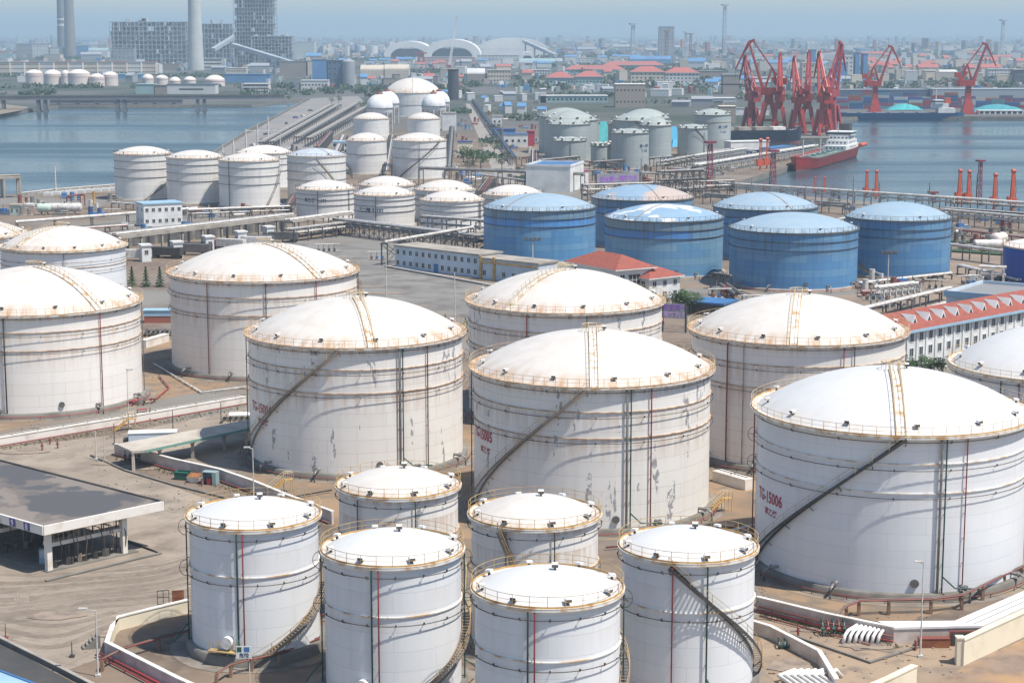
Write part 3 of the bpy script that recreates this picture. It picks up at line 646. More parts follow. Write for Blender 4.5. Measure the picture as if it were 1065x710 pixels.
def slab_mat(name, c1, c2, c3, s):
    m = M(name, c1, c2, .05, .92, c3=c3, s3=.16, lo=.42, hi=.66, bump=0); t = m.node_tree; b = t.nodes['Principled BSDF']; src = b.inputs['Base Color'].links[0].from_socket
    N = t.nodes.new; tc = N('ShaderNodeTexCoord'); mp = N('ShaderNodeMapping'); mp.inputs['Rotation'].default_value = (0,0,.42); t.links.new(tc.outputs['Object'], mp.inputs[0])
    bk = N('ShaderNodeTexBrick'); bk.offset = 0; bk.inputs['Scale'].default_value = 1; bk.inputs['Brick Width'].default_value = s; bk.inputs['Row Height'].default_value = s*.8; bk.inputs['Mortar Size'].default_value = .05
    bk.inputs['Color1'].default_value = (1,1,1,1); bk.inputs['Color2'].default_value = (.88,.88,.87,1); bk.inputs['Mortar'].default_value = (.66,.64,.62,1); t.links.new(mp.outputs[0], bk.inputs['Vector'])
    x = N('ShaderNodeMix'); x.data_type = 'RGBA'; x.blend_type = 'MULTIPLY'; x.inputs[0].default_value = 1; t.links.new(src, x.inputs[6]); t.links.new(bk.outputs['Color'], x.inputs[7])
    # fine grit and oil spots
    nz = N('ShaderNodeTexNoise'); nz.inputs['Scale'].default_value = .9; nz.inputs['Detail'].default_value = 9; t.links.new(tc.outputs['Object'], nz.inputs['Vector'])
    r = N('ShaderNodeMapRange'); r.inputs[1].default_value = .60; r.inputs[2].default_value = .74; r.inputs[4].default_value = .55; t.links.new(nz.outputs[0], r.inputs[0])
    y = N('ShaderNodeMix'); y.data_type = 'RGBA'; y.inputs[7].default_value = tuple(q*.5 for q in c3)+(1,); t.links.new(r.outputs[0], y.inputs[0]); t.links.new(x.outputs[2], y.inputs[6])
    t.links.new(y.outputs[2], b.inputs['Base Color']); return m
def sheet(name, pxs, mat, z=.004, z0=0):
    vs = [G(x, y, 0) for x, y in pxs]; vs = [(p.x, p.y, z) for p in vs]; b = MB(); tr = geometry.tessellate_polygon([[Vector(v) for v in vs]])
    b.add(vs, [up(f, vs) for f in tr]); return tag(b.build(name, mat), kind='structure')
M_YARD = slab_mat('yard_concrete', (.35,.29,.23), (.28,.23,.18), (.20,.16,.125), 6)
M_YARDG = slab_mat('yard_grey', (.24,.225,.205), (.19,.175,.16), (.13,.12,.105), 7)
M_BUND = M('bund_earth', (.30,.20,.12), (.21,.145,.095), .08, .95, c3=(.18,.145,.11), s3=.3, lo=.42, hi=.62, bump=.2)
M_ASPH = M('asphalt', (.055,.055,.055), (.075,.07,.065), .3, .9)
# hazed air: one closed box round everything
def haze(x0, x1, y0, y1, z0, z1):
    m = bpy.data.materials.new('haze_air'); m.use_nodes = True; t = m.node_tree; t.nodes.remove(t.nodes['Principled BSDF'])
    pv = t.nodes.new('ShaderNodeVolumePrincipled'); pv.inputs['Color'].default_value = (.55,.72,.84,1); pv.inputs['Density'].default_value = HAZE_DENSITY
    pv.inputs['Anisotropy'].default_value = .1
    t.links.new(pv.outputs[0], t.nodes['Material Output'].inputs['Volume'])
    b = MB(); b.box(x0, x1, y0, y1, z0, z1); o = b.build('haze', m); tag(o, kind='stuff')
# ---------------------------------------------------------------- yards and roads (flush sheets)
sheet('yard', [(-160,520),(-160,468),(0,466),(120,452),(256,424),(262,492),(228,501),(119,472),(100,476),(262,536),(205,560),(196,630),(124,648),(104,684),(60,700),(-160,640)], M_YARD)
sheet('bund_floor_earth', [(-160,452),(0,448),(256,398),(256,372),(210,340),(154,345),(100,330),(-160,330)], M_BUND, .006)
sheet('bund_floor_sand', [(262,502),(330,545),(480,560),(770,560),(790,615),(930,650),(1065,612),(1200,560),(1200,470),(930,470),(740,450),(480,430),(255,440)], M_BUND, .006)
sheet('yard_paved_grey', [(330,250),(405,262),(470,290),(545,296),(600,312),(560,340),(470,345),(380,330),(376,292),(345,262),(250,262),(250,252)], M_YARDG)
sheet('road_blue_tank_yard', [(700,300),(760,300),(930,330),(1030,310),(1065,300),(1065,250),(990,262),(980,292),(900,300),(890,306),(800,312),(752,296),(700,292)], M('tank_yard', (.27,.205,.15), (.20,.155,.12), .08, .95), .006)
sheet('road_service', [(700,303),(760,305),(800,316),(950,345),(950,352),(790,330),(745,318),(700,312)], M_YARDG, .010)
sheet('yard_front_right', [(790,638),(860,655),(930,668),(985,672),(1010,662),(1065,690),(1065,760),(700,760),(700,700),(770,640)], M('yard_sand', (.34,.25,.17), (.25,.185,.13), .07, .95, c3=(.2,.16,.12), s3=.35, lo=.45, hi=.65), .006)
sheet('path_asphalt_edge', [(-60,668),(0,668),(100,722),(60,760),(-60,760)], M_ASPH, .012)
# tyre marks swept on the yard: thin pale and dark worn arcs
M_TYRE = M('tyre_wear_pale', (.44,.37,.30), (.36,.30,.24), .8, .9, lo=.4, hi=.55); M_TYRED = M('tyre_wear_dark', (.24,.195,.155), (.30,.245,.19), .9, .9, lo=.4, hi=.55)
for _m in (M_TYRE, M_TYRED):      # worn away in places
    _t = _m.node_tree; _b = _t.nodes['Principled BSDF']; _tc = _t.nodes.new('ShaderNodeTexCoord'); _n = _t.nodes.new('ShaderNodeTexNoise'); _n.inputs['Scale'].default_value = .16; _n.inputs['Detail'].default_value = 8
    _t.links.new(_tc.outputs['Object'], _n.inputs['Vector']); _r = _t.nodes.new('ShaderNodeMapRange'); _r.inputs[1].default_value = .42; _r.inputs[2].default_value = .68; _r.inputs[3].default_value = .22; _r.inputs[4].default_value = .9
    _t.links.new(_n.outputs[0], _r.inputs[0]); _t.links.new(_r.outputs[0], _b.inputs['Alpha'])
def arc_band(pts, w, mat, z):
    P = [G(*p) for p in pts]; Q = []
    for i in range(len(P)-1):
        p0, p1, p2, p3 = P[max(i-1,0)], P[i], P[i+1], P[min(i+2, len(P)-1)]
        for k in range(8):
            t = k/8; Q.append(.5*((2*p1) + (-p0+p2)*t + (2*p0-5*p1+4*p2-p3)*t*t + (-p0+3*p1-3*p2+p3)*t**3))
    Q.append(P[-1]); b = MB(); vs = []
    for i, q in enumerate(Q):
        d = (Q[min(i+1,len(Q)-1)] - Q[max(i-1,0)]).normalized(); s = Vector((-d.y, d.x, 0))*w/2; vs += [(q.x-s.x,q.y-s.y,z),(q.x+s.x,q.y+s.y,z)]
    b.add(vs, [(2*i,2*i+1,2*i+3,2*i+2) for i in range(len(Q)-1)]); return b
arcs = []
rr = random.Random(3)
for k in range(20):
    dy = k*2.8 + rr.uniform(-1,1); dark = k % 3 != 0
    pts = [(250+rr.uniform(-40,20), 560+dy*.8), (170, 584+dy*.75), (90, 592+dy*.75), (20, 594+dy*.95), (-60, 590+dy*1.2)]
    arcs.append((pts, rr.uniform(.2,.9) if not dark else rr.uniform(.3,1.6), M_TYRED if dark else M_TYRE))
for k in range(5):
    o = k*4; arcs.append(([(70+o, 628-o*.2), (38+o, 634), (18+o*.8, 627), (17+o*.8, 618), (26+o, 611)], .25, M_TYRE))
for k in range(3):
    o = k*11; arcs.append(([(120, 636+o*.5), (60, 650+o), (0, 642+o), (-60, 620+o)], 1.3, M_TYRED))
for i, (pts, w_, m_) in enumerate(arcs):
    o = arc_band(pts, w_, m_, .012 + i*.0012).build('yard_tyre_marks', m_); tag(o, kind='structure')
# ---------------------------------------------------------------- builders
def wall(label, pxs, h, w=.35, mat=None, cap=None, pipe=None, cat='wall', name='bund_wall', capw=0, group=None, kickers=None, depth=1):
    P = [G(*p) for p in pxs]; o = thing(name, label, cat, P[0], 0, group); L = [p - P[0] for p in P]
    # offset to the far side by w so the measured line stays the near base line
    def strip(z0, z1, off0, off1):
        b = MB(); vs = []; n = len(L)
        for off in (off0, off1):
            for i in range(n):
                d = (L[min(i+1,n-1)] - L[max(i-1,0)]).normalized(); nrm = Vector((-d.y, d.x, 0)); nrm = nrm if nrm.y*depth > 0 else -nrm
                q = L[i] + nrm*off; vs += [(q.x,q.y,z0),(q.x,q.y,z1)]
        N2 = 2*n
        for i in range(n-1):
            a, c = 2*i, 2*i+2; b.add(vs, [(a, c, c+1, a+1), (N2+a+1, N2+c+1, N2+c, N2+a), (a+1, c+1, N2+c+1, N2+a+1)])
        b.add(vs, [(0,1,N2+1,N2), (2*n-2, N2+2*n-2, N2+2*n-1, 2*n-1)]); return b
    strip(0, h, 0, w).build('wall_face', mat or M_CONCW, o)
    strip(h-.02, h+.12, -.08-capw*0, w+.08+capw).build('coping', cap or M_CONCW, o)
    if pipe:
        for m_, r_, zz, off in pipe:
            b = MB(); n = len(L); pts = []
            for i in range(n):
                d = (L[min(i+1,n-1)] - L[max(i-1,0)]).normalized(); nrm = Vector((-d.y, d.x, 0)); nrm = nrm if nrm.y*depth > 0 else -nrm
                q = L[i] + nrm*off; pts.append((q.x, q.y, zz))
            b.path(pts, r_, 6)
            for i in range(n-1):
                A, B = Vector(pts[i]), Vector(pts[i+1]); k = max(1, int((B-A).length/4))
                for j in range(k):
                    q = A.lerp(B, (j+.5)/k); b.beam((q.x,q.y,zz-r_-.02), (q.x,q.y,max(zz-r_-.4,.0)), .12, .12)
            b.build('pipe', m_, o)
    return o
def pole(label, px, yb, yt, mat=None, arm=None, r=.09, name='lamp_post', group=None, top=None):
    p = G(px, yb); h = hgt(px, yb, yt); o = thing(name, label, 'lamp post' if 'lamp' in name else 'mast', p, 0, group); k = max(1, math.hypot(p.x,p.y)/260)
    b = MB(); b.tube((0,0,0), (0,0,h), r*1.2*k, 8, r2=r*.7*k); b.cbox((0,0,0), .5, .5, .25); b.build('pole', mat or M_WPIPE, o)
    if arm:
        b = MB(); b.tube((0,0,h-.1), (arm,0,h+.15), .05*k, 6); b.build('arm', mat or M_WPIPE, o)
        b = MB(); b.cbox((arm,0,h+.08), .9*k, .35*k, .16*k); b.build('lamp_head', M_WPIPE, o)
    if top == 'flood':
        b = MB(); b.beam((-1.1*k,0,h), (1.1*k,0,h), .12*k, .12*k); b.build('crossbar', M_GREY, o)
        for s_ in (-.9,-.3,.3,.9):
            b = MB(); b.cbox((s_*k,-.1,h+.08), .42*k, .3*k, .4*k); b.build('floodlight', M_GREY, o)
    return o
def rack(label, a, b_, h, w=3, pipes=((M_WPIPE,.3),), sp=8, h0=None, name='pipe_rack', col_m=None, levels=1, deck=None, group=None, truss=False, rail=None, z2=None, cat='pipe rack', cs=.3):
    A, B = G(*a), G(*b_); L = (B-A).length; rz = math.atan2(B.y-A.y, B.x-A.x); o = thing(name, label, cat, A, rz, group)
    cm = col_m or M_GREY; n = max(1, round(L/sp)); 
    if n > 60: n = 60
    fb = MB()
    for y in (-w/2, w/2): fb.beam((0,y,0), (0,y,h), cs, cs)
    for k in range(levels):
        z = h*(1-.32*k); fb.beam((0,-w/2-.3,z), (0,w/2+.3,z), cs, cs*1.1)
    me = fb.mesh('frame', cm)
    for i in range(n+1): link('frame', me, o, (L*i/n, 0, 0))
    if truss:
        for s_ in (-1, 1):
            b = MB(); 
            for i in range(n):
                b.beam((L*i/n, s_*w/2, h*.15), (L*(i+1)/n, s_*w/2, h*.95), .15, .15); b.beam((L*i/n, s_*w/2, h*.95), (L*(i+1)/n, s_*w/2, h*.15), .15, .15)
            b.build('bracing', cm, o)
    if deck:
        b = MB(); b.box(-.5, L+.5, -w/2-.4, w/2+.4, h+.2, h+.2+deck[1]); b.build('deck', deck[0], o)
    z = h + (.2 + deck[1] if deck else .15)
    tot = sum(2.25*r for _, r in pipes); y = -tot/2; k = 0
    per = math.ceil(len(pipes)/levels); lev = 0; cnt = 0
    rows = [pipes[i*per:(i+1)*per] for i in range(levels)]
    for lv, row in enumerate(rows):
        zz = z if lv == 0 else h*(1-.32*lv) + .16
        gap = w/(len(row)+1) if row else 0
        for i, (m_, r_) in enumerate(row):
            yy = -w/2 + gap*(i+1); b = MB(); b.tube((-.6,yy,zz+r_), (L+.6,yy,zz+r_), r_, 8)
            b.build('pipe', m_, o)
    if rail:
        for s_ in (-1, 1):
            b = MB()
            for i in range(int(L/2.5)+1): b.tube((i*2.5, s_*w/2, z), (i*2.5, s_*w/2, z+1.1), .045, 4, caps=False)
            b.tube((0, s_*w/2, z+1.1), (L, s_*w/2, z+1.1), .045, 4); b.build('railing', rail, o)
    return o
_WIN = {}
def win_mesh(w_, h_, far=False):
    k = (round(w_,1), round(h_,1), far)
    if k not in _WIN:
        b = MB(); b.box(-w_/2, w_/2, -.05, .02, 0, h_, 0)
        if not far:
            fr = .08
            b.box(-w_/2-fr, w_/2+fr, -.10, .0, -fr, 0, 1); b.box(-w_/2-fr, w_/2+fr, -.10, .0, h_, h_+fr, 1)
            b.box(-w_/2-fr, -w_/2, -.10, .0, 0, h_, 1); b.box(w_/2, w_/2+fr, -.10, .0, 0, h_, 1); b.box(-.03, .03, -.09, -.04, 0, h_, 1)
        _WIN[k] = b.mesh('window', [M_WIN, M_WALLW])
    return _WIN[k]
def building(label, a, b_, yt, depth, wmat, rmat, roof='flat', rows=0, cols=0, ww=1.2, wh=1.5, name='building', cat='building', group=None, rise=2.5, eave=.6, side=True, h=None, scol=0, trim=None, far=False, rowz=None, door=None, back=False):
    A, B = G(*a), G(*b_); L = (B-A).length; rz = math.atan2(B.y-A.y, B.x-A.x); hh = h or hgt(a[0], a[1], yt)
    o = thing(name, label, cat, A, rz, group)
    b = MB(); b.box(0, L, 0, depth, 0, hh); b.build('wall', wmat, o)
    b = MB(); e = eave
    if roof == 'flat':
        b.box(-e*.5, L+e*.5, -e*.5, depth+e*.5, hh+.002, hh+.45)
        b.build('roof', rmat, o)
    elif roof == 'parapet':
        b.box(-.2, L+.2, -.2, .25, hh+.002, hh+.9); b.box(-.2, L+.2, depth-.25, depth+.2, hh+.002, hh+.9); b.box(-.2, .25, .25, depth-.25, hh+.002, hh+.9); b.box(L-.25, L+.2, .25, depth-.25, hh+.002, hh+.9)
        b.box(.25, L-.25, .25, depth-.25, hh+.002, hh+.2, 1); b.build('roof', [wmat, rmat], o)
    elif roof == 'gable':
        x0, x1 = -e, L+e; m = depth/2
        b.add([(x0,-e,hh),(x1,-e,hh),(x1,m,hh+rise),(x0,m,hh+rise),(x0,depth+e,hh),(x1,depth+e,hh),(x0,-e,hh+.25),(x1,-e,hh+.25),(x1,m,hh+rise+.25),(x0,m,hh+rise+.25),(x0,depth+e,hh+.25),(x1,depth+e,hh+.25)],
              [(6,7,8,9),(9,8,11,10),(0,1,7,6),(4,10,11,5),(0,6,9,3),(3,9,10,4),(1,2,8,7),(2,5,11,8)])
        b.build('roof', rmat, o)
        b = MB(); b.add([(0.01,.01,hh),(0.01,depth-.01,hh),(0.01,m,hh+rise-.02),(L-.01,.01,hh),(L-.01,depth-.01,hh),(L-.01,m,hh+rise-.02)], [(0,2,1),(3,4,5)]); b.build('gable', wmat, o)
    elif roof == 'hip':
        x0, x1 = -e, L+e; m = depth/2; q = min(m+e, (L+2*e)/2.2)
        b.add([(x0,-e,hh),(x1,-e,hh),(x1,depth+e,hh),(x0,depth+e,hh),(x0,-e,hh+.25),(x1,-e,hh+.25),(x1,depth+e,hh+.25),(x0,depth+e,hh+.25),(x0+q,m,hh+rise),(x1-q,m,hh+rise)],
              [(0,1,5,4),(1,2,6,5),(2,3,7,6),(3,0,4,7),(0,3,2,1)], 1)
        b.add([(x0,-e,hh+.25),(x1,-e,hh+.25),(x1,depth+e,hh+.25),(x0,depth+e,hh+.25),(x0+q,m,hh+rise),(x1-q,m,hh+rise)],[(0,1,5,4),(1,2,5),(2,3,4,5),(3,0,4)], 0)
        b.build('roof', [rmat, trim or M_WALLW], o)
    elif roof == 'arch':
        n = 16; vs = []
        for x in (-.3, L+.3):
            for i in range(n+1):
                t = math.pi*i/n; vs.append((x, depth/2 - math.cos(t)*depth/2, hh + math.sin(t)*rise))
        b.add(vs, [(i, i+n+1, i+n+2, i+1) for i in range(n)] + [tuple(range(n+1)), tuple(range(2*n+1, n, -1))], 0, False)
        b.build('roof', rmat, o)
    if rows and cols:
        wm_ = win_mesh(ww, wh, far); 
        for r_ in range(rows):
            z = (rowz[r_] if rowz else hh*(r_+.5)/rows - wh/2)
            for c_ in range(cols):
                if door and r_ == 0 and c_ in door: continue
                link('window', wm_, o, (L*(c_+.5)/cols, -.002, z))
            for c_ in range(scol):
                link('window', wm_, o, (L+.002, depth*(c_+.5)/scol, z), math.pi/2)
                link('window', wm_, o, (-.002, depth*(c_+.5)/scol, z), -math.pi/2)
        if door:
            for c_ in door:
                b = MB(); b.box(-.9, .9, -.06, .02, 0, 2.4); q = b.build('door', M_BLUE, o, (L*(c_+.5)/cols, -.002, 0)); 
    return o, L, hh
# ---------------------------------------------------------------- truck loading station, front left
zr = 6.3
p1, p2 = G(45,547,zr), G(170,521,zr); pb = G(0,478,zr)
dx = (p2-p1); lx = dx.length; back = (pb-p2); back.normalize(); LEN = 66
st = thing('loading_canopy', 'flat-roofed truck loading station with white fascia at lower left', 'loading station', (p1.x, p1.y, 0))
p1l = Vector((0,0,0)); q2 = p2-p1; q3 = q2 + back*LEN; q4 = back*LEN
M_ROOFC = M('roof_stained_concrete', (.21,.18,.155), (.15,.13,.115), .12, .9, c3=(.085,.085,.09), s3=.09, lo=.50, hi=.53)
b = MB(); ins = .35
cen = (q2+q4)/2; inner = [p + (cen-p).normalized()*ins for p in (p1l,q2,q3,q4)]
b.prism([(p.x,p.y) for p in inner], zr-1.0, zr-.15); b.build('roof', M_ROOFC, st)
for i, (A_, B_) in enumerate(((p1l,q2),(q2,q3),(q3,q4),(q4,p1l))):
    b = MB(); b.beam(Vector((A_.x,A_.y,zr-.55)), Vector((B_.x,B_.y,zr-.55)), .3, 1.15); b.build('fascia', M_CONCW if i in (0,3) else M_DARK, st)
e1 = dx.normalized(); e2 = back
def SP(u, v, z=0): q = e1*u + e2*v; return Vector((q.x, q.y, z))
cw = .55
for v in (1.6, 13, 24, 35, 46, 57):
    for u in (1.6, lx-5.0):
        b = MB(); b.cbox(SP(u,v), .7, .7, zr-1.0, math.atan2(e1.y,e1.x)); b.build('column', M_CONCW, st)
for v in (2.5, 13, 24, 35):        # mid-height service deck on each line of loading arms
    b = MB(); b.beam(SP(2,v,3.2), SP(lx-4.5,v,3.2), 1.6, .5); b.build('service_deck', M_CONCW, st)
    b = MB(); 
    for k in range(14):
        u = 2.5 + k*(lx-8)/13; b.tube(SP(u,v-.7,3.4), SP(u,v-.7,4.5), .04, 4, caps=False)
    b.tube(SP(2.5,v-.7,4.5), SP(lx-5,v-.7,4.5), .04, 4); b.build('deck_railing', M_YEL, st)
    for k in range(9):
        r_ = random.Random(k+int(v)*7); u = 3 + k*(lx-9)/8 + r_.uniform(-.5,.5); b = MB()
        b.tube(SP(u,v-.2,0), SP(u,v-.2,5.0), .09, 6); b.path([SP(u,v-.2,4.4), SP(u+.4,v-1.1,4.2), SP(u+.6,v-1.4,2.2+r_.random()), SP(u+.5,v-1.2,1.0)], .07, 6)
        b.cbox(SP(u+.1,v-.5,.0), .5, .4, .8+.5*r_.random()); b.tube(SP(u,v-.6,.9), SP(u+1.0,v-.6,.9), .12, 6)
        b.build('loading_arm', [M_GREY, M_DARK, M_DARK, M_STAIR][(k*3+int(v)) % 4], st)
b = MB(); b.prism([(SP(1,1).x,SP(1,1).y),(SP(lx-3.2,1).x,SP(lx-3.2,1).y),(SP(lx-3.2,50).x,SP(lx-3.2,50).y),(SP(1,50).x,SP(1,50).y)], 0.015, .15); b.build('plinth', M_CONCD, st)
rz1 = math.atan2((-e2).y, (-e2).x)
for i, (ch, v) in enumerate((('8', 3.2), ('9', 6.2), ('9', 9.6))):
    nn = (SP(0,1)-SP(0,0)); base = q4.lerp(p1l, 0)  # squares on the left-front fascia
    pos = e2*v; out = Vector((e2.y, -e2.x, 0)); out = out if out.x < 0 else -out
    rzs = math.atan2(-e2.y, -e2.x)
    if Vector((math.sin(rzs), -math.cos(rzs))).dot(Vector((out.x, out.y))) < 0: rzs += math.pi
    b = MB(); b.box(-.6,.6,-.03,.03,-.48,.48); s_ = b.build('bay_sign', M('sign_purple', (.10,.06,.26), rough=.5), st, pos + out*.2 + Vector((0,0,zr-.55)))
    s_.rotation_euler.z = rzs
    me = text_mesh(ch, 1.1); me.materials.append(M_WALLW); q = link('sign_number', me, s_, (-.3,-.045,-.38)); q.rotation_euler.x = math.pi/2
# cabinet at the foot of the corner column
c0 = G(47,586); o = thing('control_cabinet', 'pale blue control cabinet under the corner of the loading station', 'cabinet', c0, .3)
b = MB(); b.box(-.7,.7,-.35,.35,.15,2.0); b.build('body', M_LBLUE, o); b = MB(); b.box(-.6,.6,-.4,-.36,.9,1.8); b.build('screen', M_WALLB, o)
wall('thin dark kerb line on the yard around the loading station', [(48,605),(168,576),(128,562)], .12, .25, M_CONCD, M_CONCD, name='yard_kerb', cat='kerb')
# low light-blue roof corner and kerb at the extreme bottom left
q0, q1 = G(-60,676,3.4), G(44,715,3.4); o = thing('guard_hut', 'light-blue metal roof corner at the bottom left edge', 'hut', (q0.x,q0.y,0), math.atan2((q1-q0).y,(q1-q0).x)); LL = (q1-q0).length
b = MB(); b.box(0,LL,-9,0,0,2.8); b.build('wall', M_WALLB, o); b = MB(); b.box(-.2,LL+.2,-9.3,.2,2.95,3.3,0); b.build('roof', M_LBLUE, o); b = MB(); b.box(-.3,LL+.3,.2,.45,2.9,3.42); b.build('roof_edge', M_BLUE, o)
wall('dark kerb along the asphalt strip at bottom left', [(-20,657),(0,668),(60,698),(110,724)], .5, .3, M_CONCD, M_CONC, name='road_kerb', cat='kerb')
# ---------------------------------------------------------------- bund walls
wall('long white bund wall with a broad top, crossing behind the loading station yard', [(-120,480),(0,465),(130,443),(256,421)], 1.5, 1.6, M_CONCW, M_CONCW,
     pipe=[(M_REDB,.14,.3,-.35),(M_DARK,.07,1.85,.25)])
wall('white bund wall stub between the two large left tanks', [(152,362),(176,355)], 1.6, 1.4, M_CONCW)
wall('pinkish bund wall with a red pipe, left of the tank marked TG-15004', [(119,473),(150,481),(180,489),(228,500),(262,512),(300,528),(345,545)], 1.75, .35, M_PINKW, M_CONCW, pipe=[(M_REDB,.13,.25,-.4)])
wall('pinkish bund wall in front of the front-left small tank, with red pipes at its foot', [(109,681),(150,702),(185,720),(240,745)], 1.45, .35, M_PINKW, M_CONCW, pipe=[(M_RED,.15,.35,-.5),(M_RED,.12,.3,-1.1)])
wall('cream bund wall curving behind the front-left small tank', [(110,681),(116,664),(125,655),(160,646),(197,637)], 1.5, .35, M_CREAM, M_CONCW)
wall('white bund wall strip between the tank TG-15005 and the tank behind TG-15006', [(741,500),(775,510)], 1.5, 1.6, M_CONCW, pipe=[(M_DARK,.07,1.9,.4),(M_DARK,.07,1.9,1.2)])
wall('pinkish bund wall with red pipe, in front of the tank marked TG-15006', [(786,636),(859,654),(930,669)], 1.75, .35, M_PINKW, M_CONCW, pipe=[(M_RED,.13,.4,-.4),(M_REDB,.1,.9,-.35)])
wall('pinkish bund wall between the two rows of small tanks, right side', [(760,652),(800,664),(850,690),(868,720)], 1.4, .35, M_PINKW, M_CONCW)
# white roofed pipe trench
A_, B_, C_, D_ = G(930,652,1.9), G(1022,650,1.9), G(1075,626,1.9), G(1200,566,1.9)
o = thing('pipe_trench_cover', 'long white flat cover over the pipe trench at right, in front of TG-15006', 'trench cover', (A_.x, A_.y, 0))
offs = [Vector((-1.2,5.2,0)), Vector((-1.0,5.2,0)), Vector((-1.5,5.0,0)), Vector((-1.5,5.0,0))]
near = [A_,B_,C_,D_]; tip = G(913,646,1.9); far_ = [G(913,645.5,1.9), G(993,645,1.9), G(1066,613.5,1.9), G(1200,556,1.9)]
b = MB(); poly = [(p-A_) for p in near] + [(p-A_) for p in reversed(far_)]; b.prism([(p.x,p.y) for p in poly], 1.65, 1.9); b.build('cover', M('cover_white', (.80,.79,.77), (.66,.63,.58), .5, .7, lo=.55, hi=.75), o)
b = MB()
for i in range(3):
    p, q = near[i]-A_, near[i+1]-A_; d = (q-p).normalized(); s_ = Vector((-d.y,d.x,0))*.2
    b.prism([(p.x+s_.x*.5,p.y+s_.y*.5),(q.x+s_.x*.5,q.y+s_.y*.5),(q.x+s_.x*2,q.y+s_.y*2),(p.x+s_.x*2,p.y+s_.y*2)], 0, 1.64)
b.build('wall_face', M_PINKW, o)
b = MB(); 
for t in (.3,.6):
    pts = [near[i].lerp(far_[i], t)-A_ for i in (1,2,3)]; b.path([(p.x,p.y,1.93) for p in pts], .04, 4)
b.build('joint_strip', M_GREY, o)
P0 = G(1000,671) ; o = thing('gate_opening', 'dark green barred opening in the wall under the white trench cover', 'gate', P0, .02)
b = MB(); b.box(-1.35,1.35,-.15,.1,0,1.7,0); b.build('frame', M_REDB, o); b = MB(); b.box(-1.15,1.15,-.2,-.16,.1,1.5); b.build('panel', M('panel_dark_green', (.03,.06,.05), (.07,.09,.08), 1, .4), o)
P0 = G(971,672); o = thing('rust_box', 'low rusty red-brown box at the foot of the wall by the lamp post', 'box', P0, .02)
b = MB(); b.box(-1.7,1.6,-.5,.3,0,1.0); b.build('body', M('rust_brown', (.20,.07,.045), (.30,.12,.05), 1.2, .9), o); b = MB(); b.box(-1.75,1.65,-.55,.35,1.0,1.08); b.build('lid', M_REDB, o)
# cream walls bottom right
wall('tall cream wall end with flat pier at the right edge, beside the gravel slope', [(1002,692),(1065,662),(1120,637)], 2.75, .6, M_CREAM, M_CREAM, name='cream_wall')
P0 = G(998,691); o = thing('wall_pier', 'square cream pier ending the tall cream wall', 'pier', P0); b = MB(); b.cbox((0,0.3,0), .75, .9, 2.9); b.build('shaft', M_CREAM, o); b = MB(); b.cbox((0,.3,2.9), .9, 1.05, .14); b.build('cap', M_CREAM, o)
wall('low cream wall cut by the bottom edge, right of the bent white pipes', [(953,716),(925,730),(880,750)], 2.4, .6, M_CREAM, M_CREAM, name='cream_wall')
sheet('bund_slope_gravel', [(1003,693),(1065,664),(1200,610),(1200,800),(900,800),(955,720)], M('slope_gravel', (.28,.20,.145), (.20,.15,.11), .5, .95, c3=(.42,.25,.12), s3=.15, bump=.3), .014)
# bent white pipe bundles
def bundle(label, px, py, n, dxp, bends, r, rz):
    P0 = G(px, py); o = thing('pipe_bundle', label, 'pipes', P0, rz)
    for i in range(n):
        b = MB(); b.path([(i*dxp + q[0], q[1], q[2]) for q in bends], r, 8); b.build('pipe', M('pipe_bright_white', (.80,.80,.79), (.66,.64,.60), 1, .4), o)
    return o
bundle('row of seven hump-bent white pipes crossing the red-piped wall', 884, 668, 7, .62, [(-.8,-.4,.05),(-.6,-.2,.9),(-.2,.4,1.25),(.5,1.4,1.3),(1.2,2.6,1.3),(1.5,3.2,.5)], .2, -.05)
bundle('seven white pipes bent like a chevron at the bottom edge right of the stair tank', 812, 709, 7, .72, [(3.2,-9,.6),(1.6,-5,.65),(-.2,0,.7),(1.6,1.2,.9),(2.2,1.4,.1)], .22, 0)
# service pipe support in front of the wall
def pipe_stand(label, px, py, m_, n=4, w=1.6, h=1.6):
    P0 = G(px, py); o = thing('valve_stand', label, 'valve stand', P0)
    for i in range(n):
        b = MB(); x = -w/2 + w*i/(n-1); b.path([(x,-.5,.0),(x,-.5,h),(x,.6,h+.1),(x,.6,h-.3)], .09, 6); b.tube((x-.18,-.5,h*.55),(x+.18,-.5,h*.55), .22, 8); b.build('riser', m_[i % len(m_)], o)
    b = MB(); b.tube((-w/2-.2,-.5,h*.25),(w/2+.2,-.5,h*.25), .1, 6); b.build('header', m_[0], o)
pipe_stand('dark green and red valve stand on the wall in front of TG-15006', 866, 660, [M_GREEN, M_REDB], 5, 2.4)
pipe_stand('green hand-rail shaped pipe stand right of the stair tank', 816, 673, [M_GREEN], 3, 1.2, .8)
pipe_stand('green valve stand at the end of the pinkish wall below the canopy roof', 141, 479, [M_GREEN, M_GREY, M_REDB], 5, 3.0, 1.7)
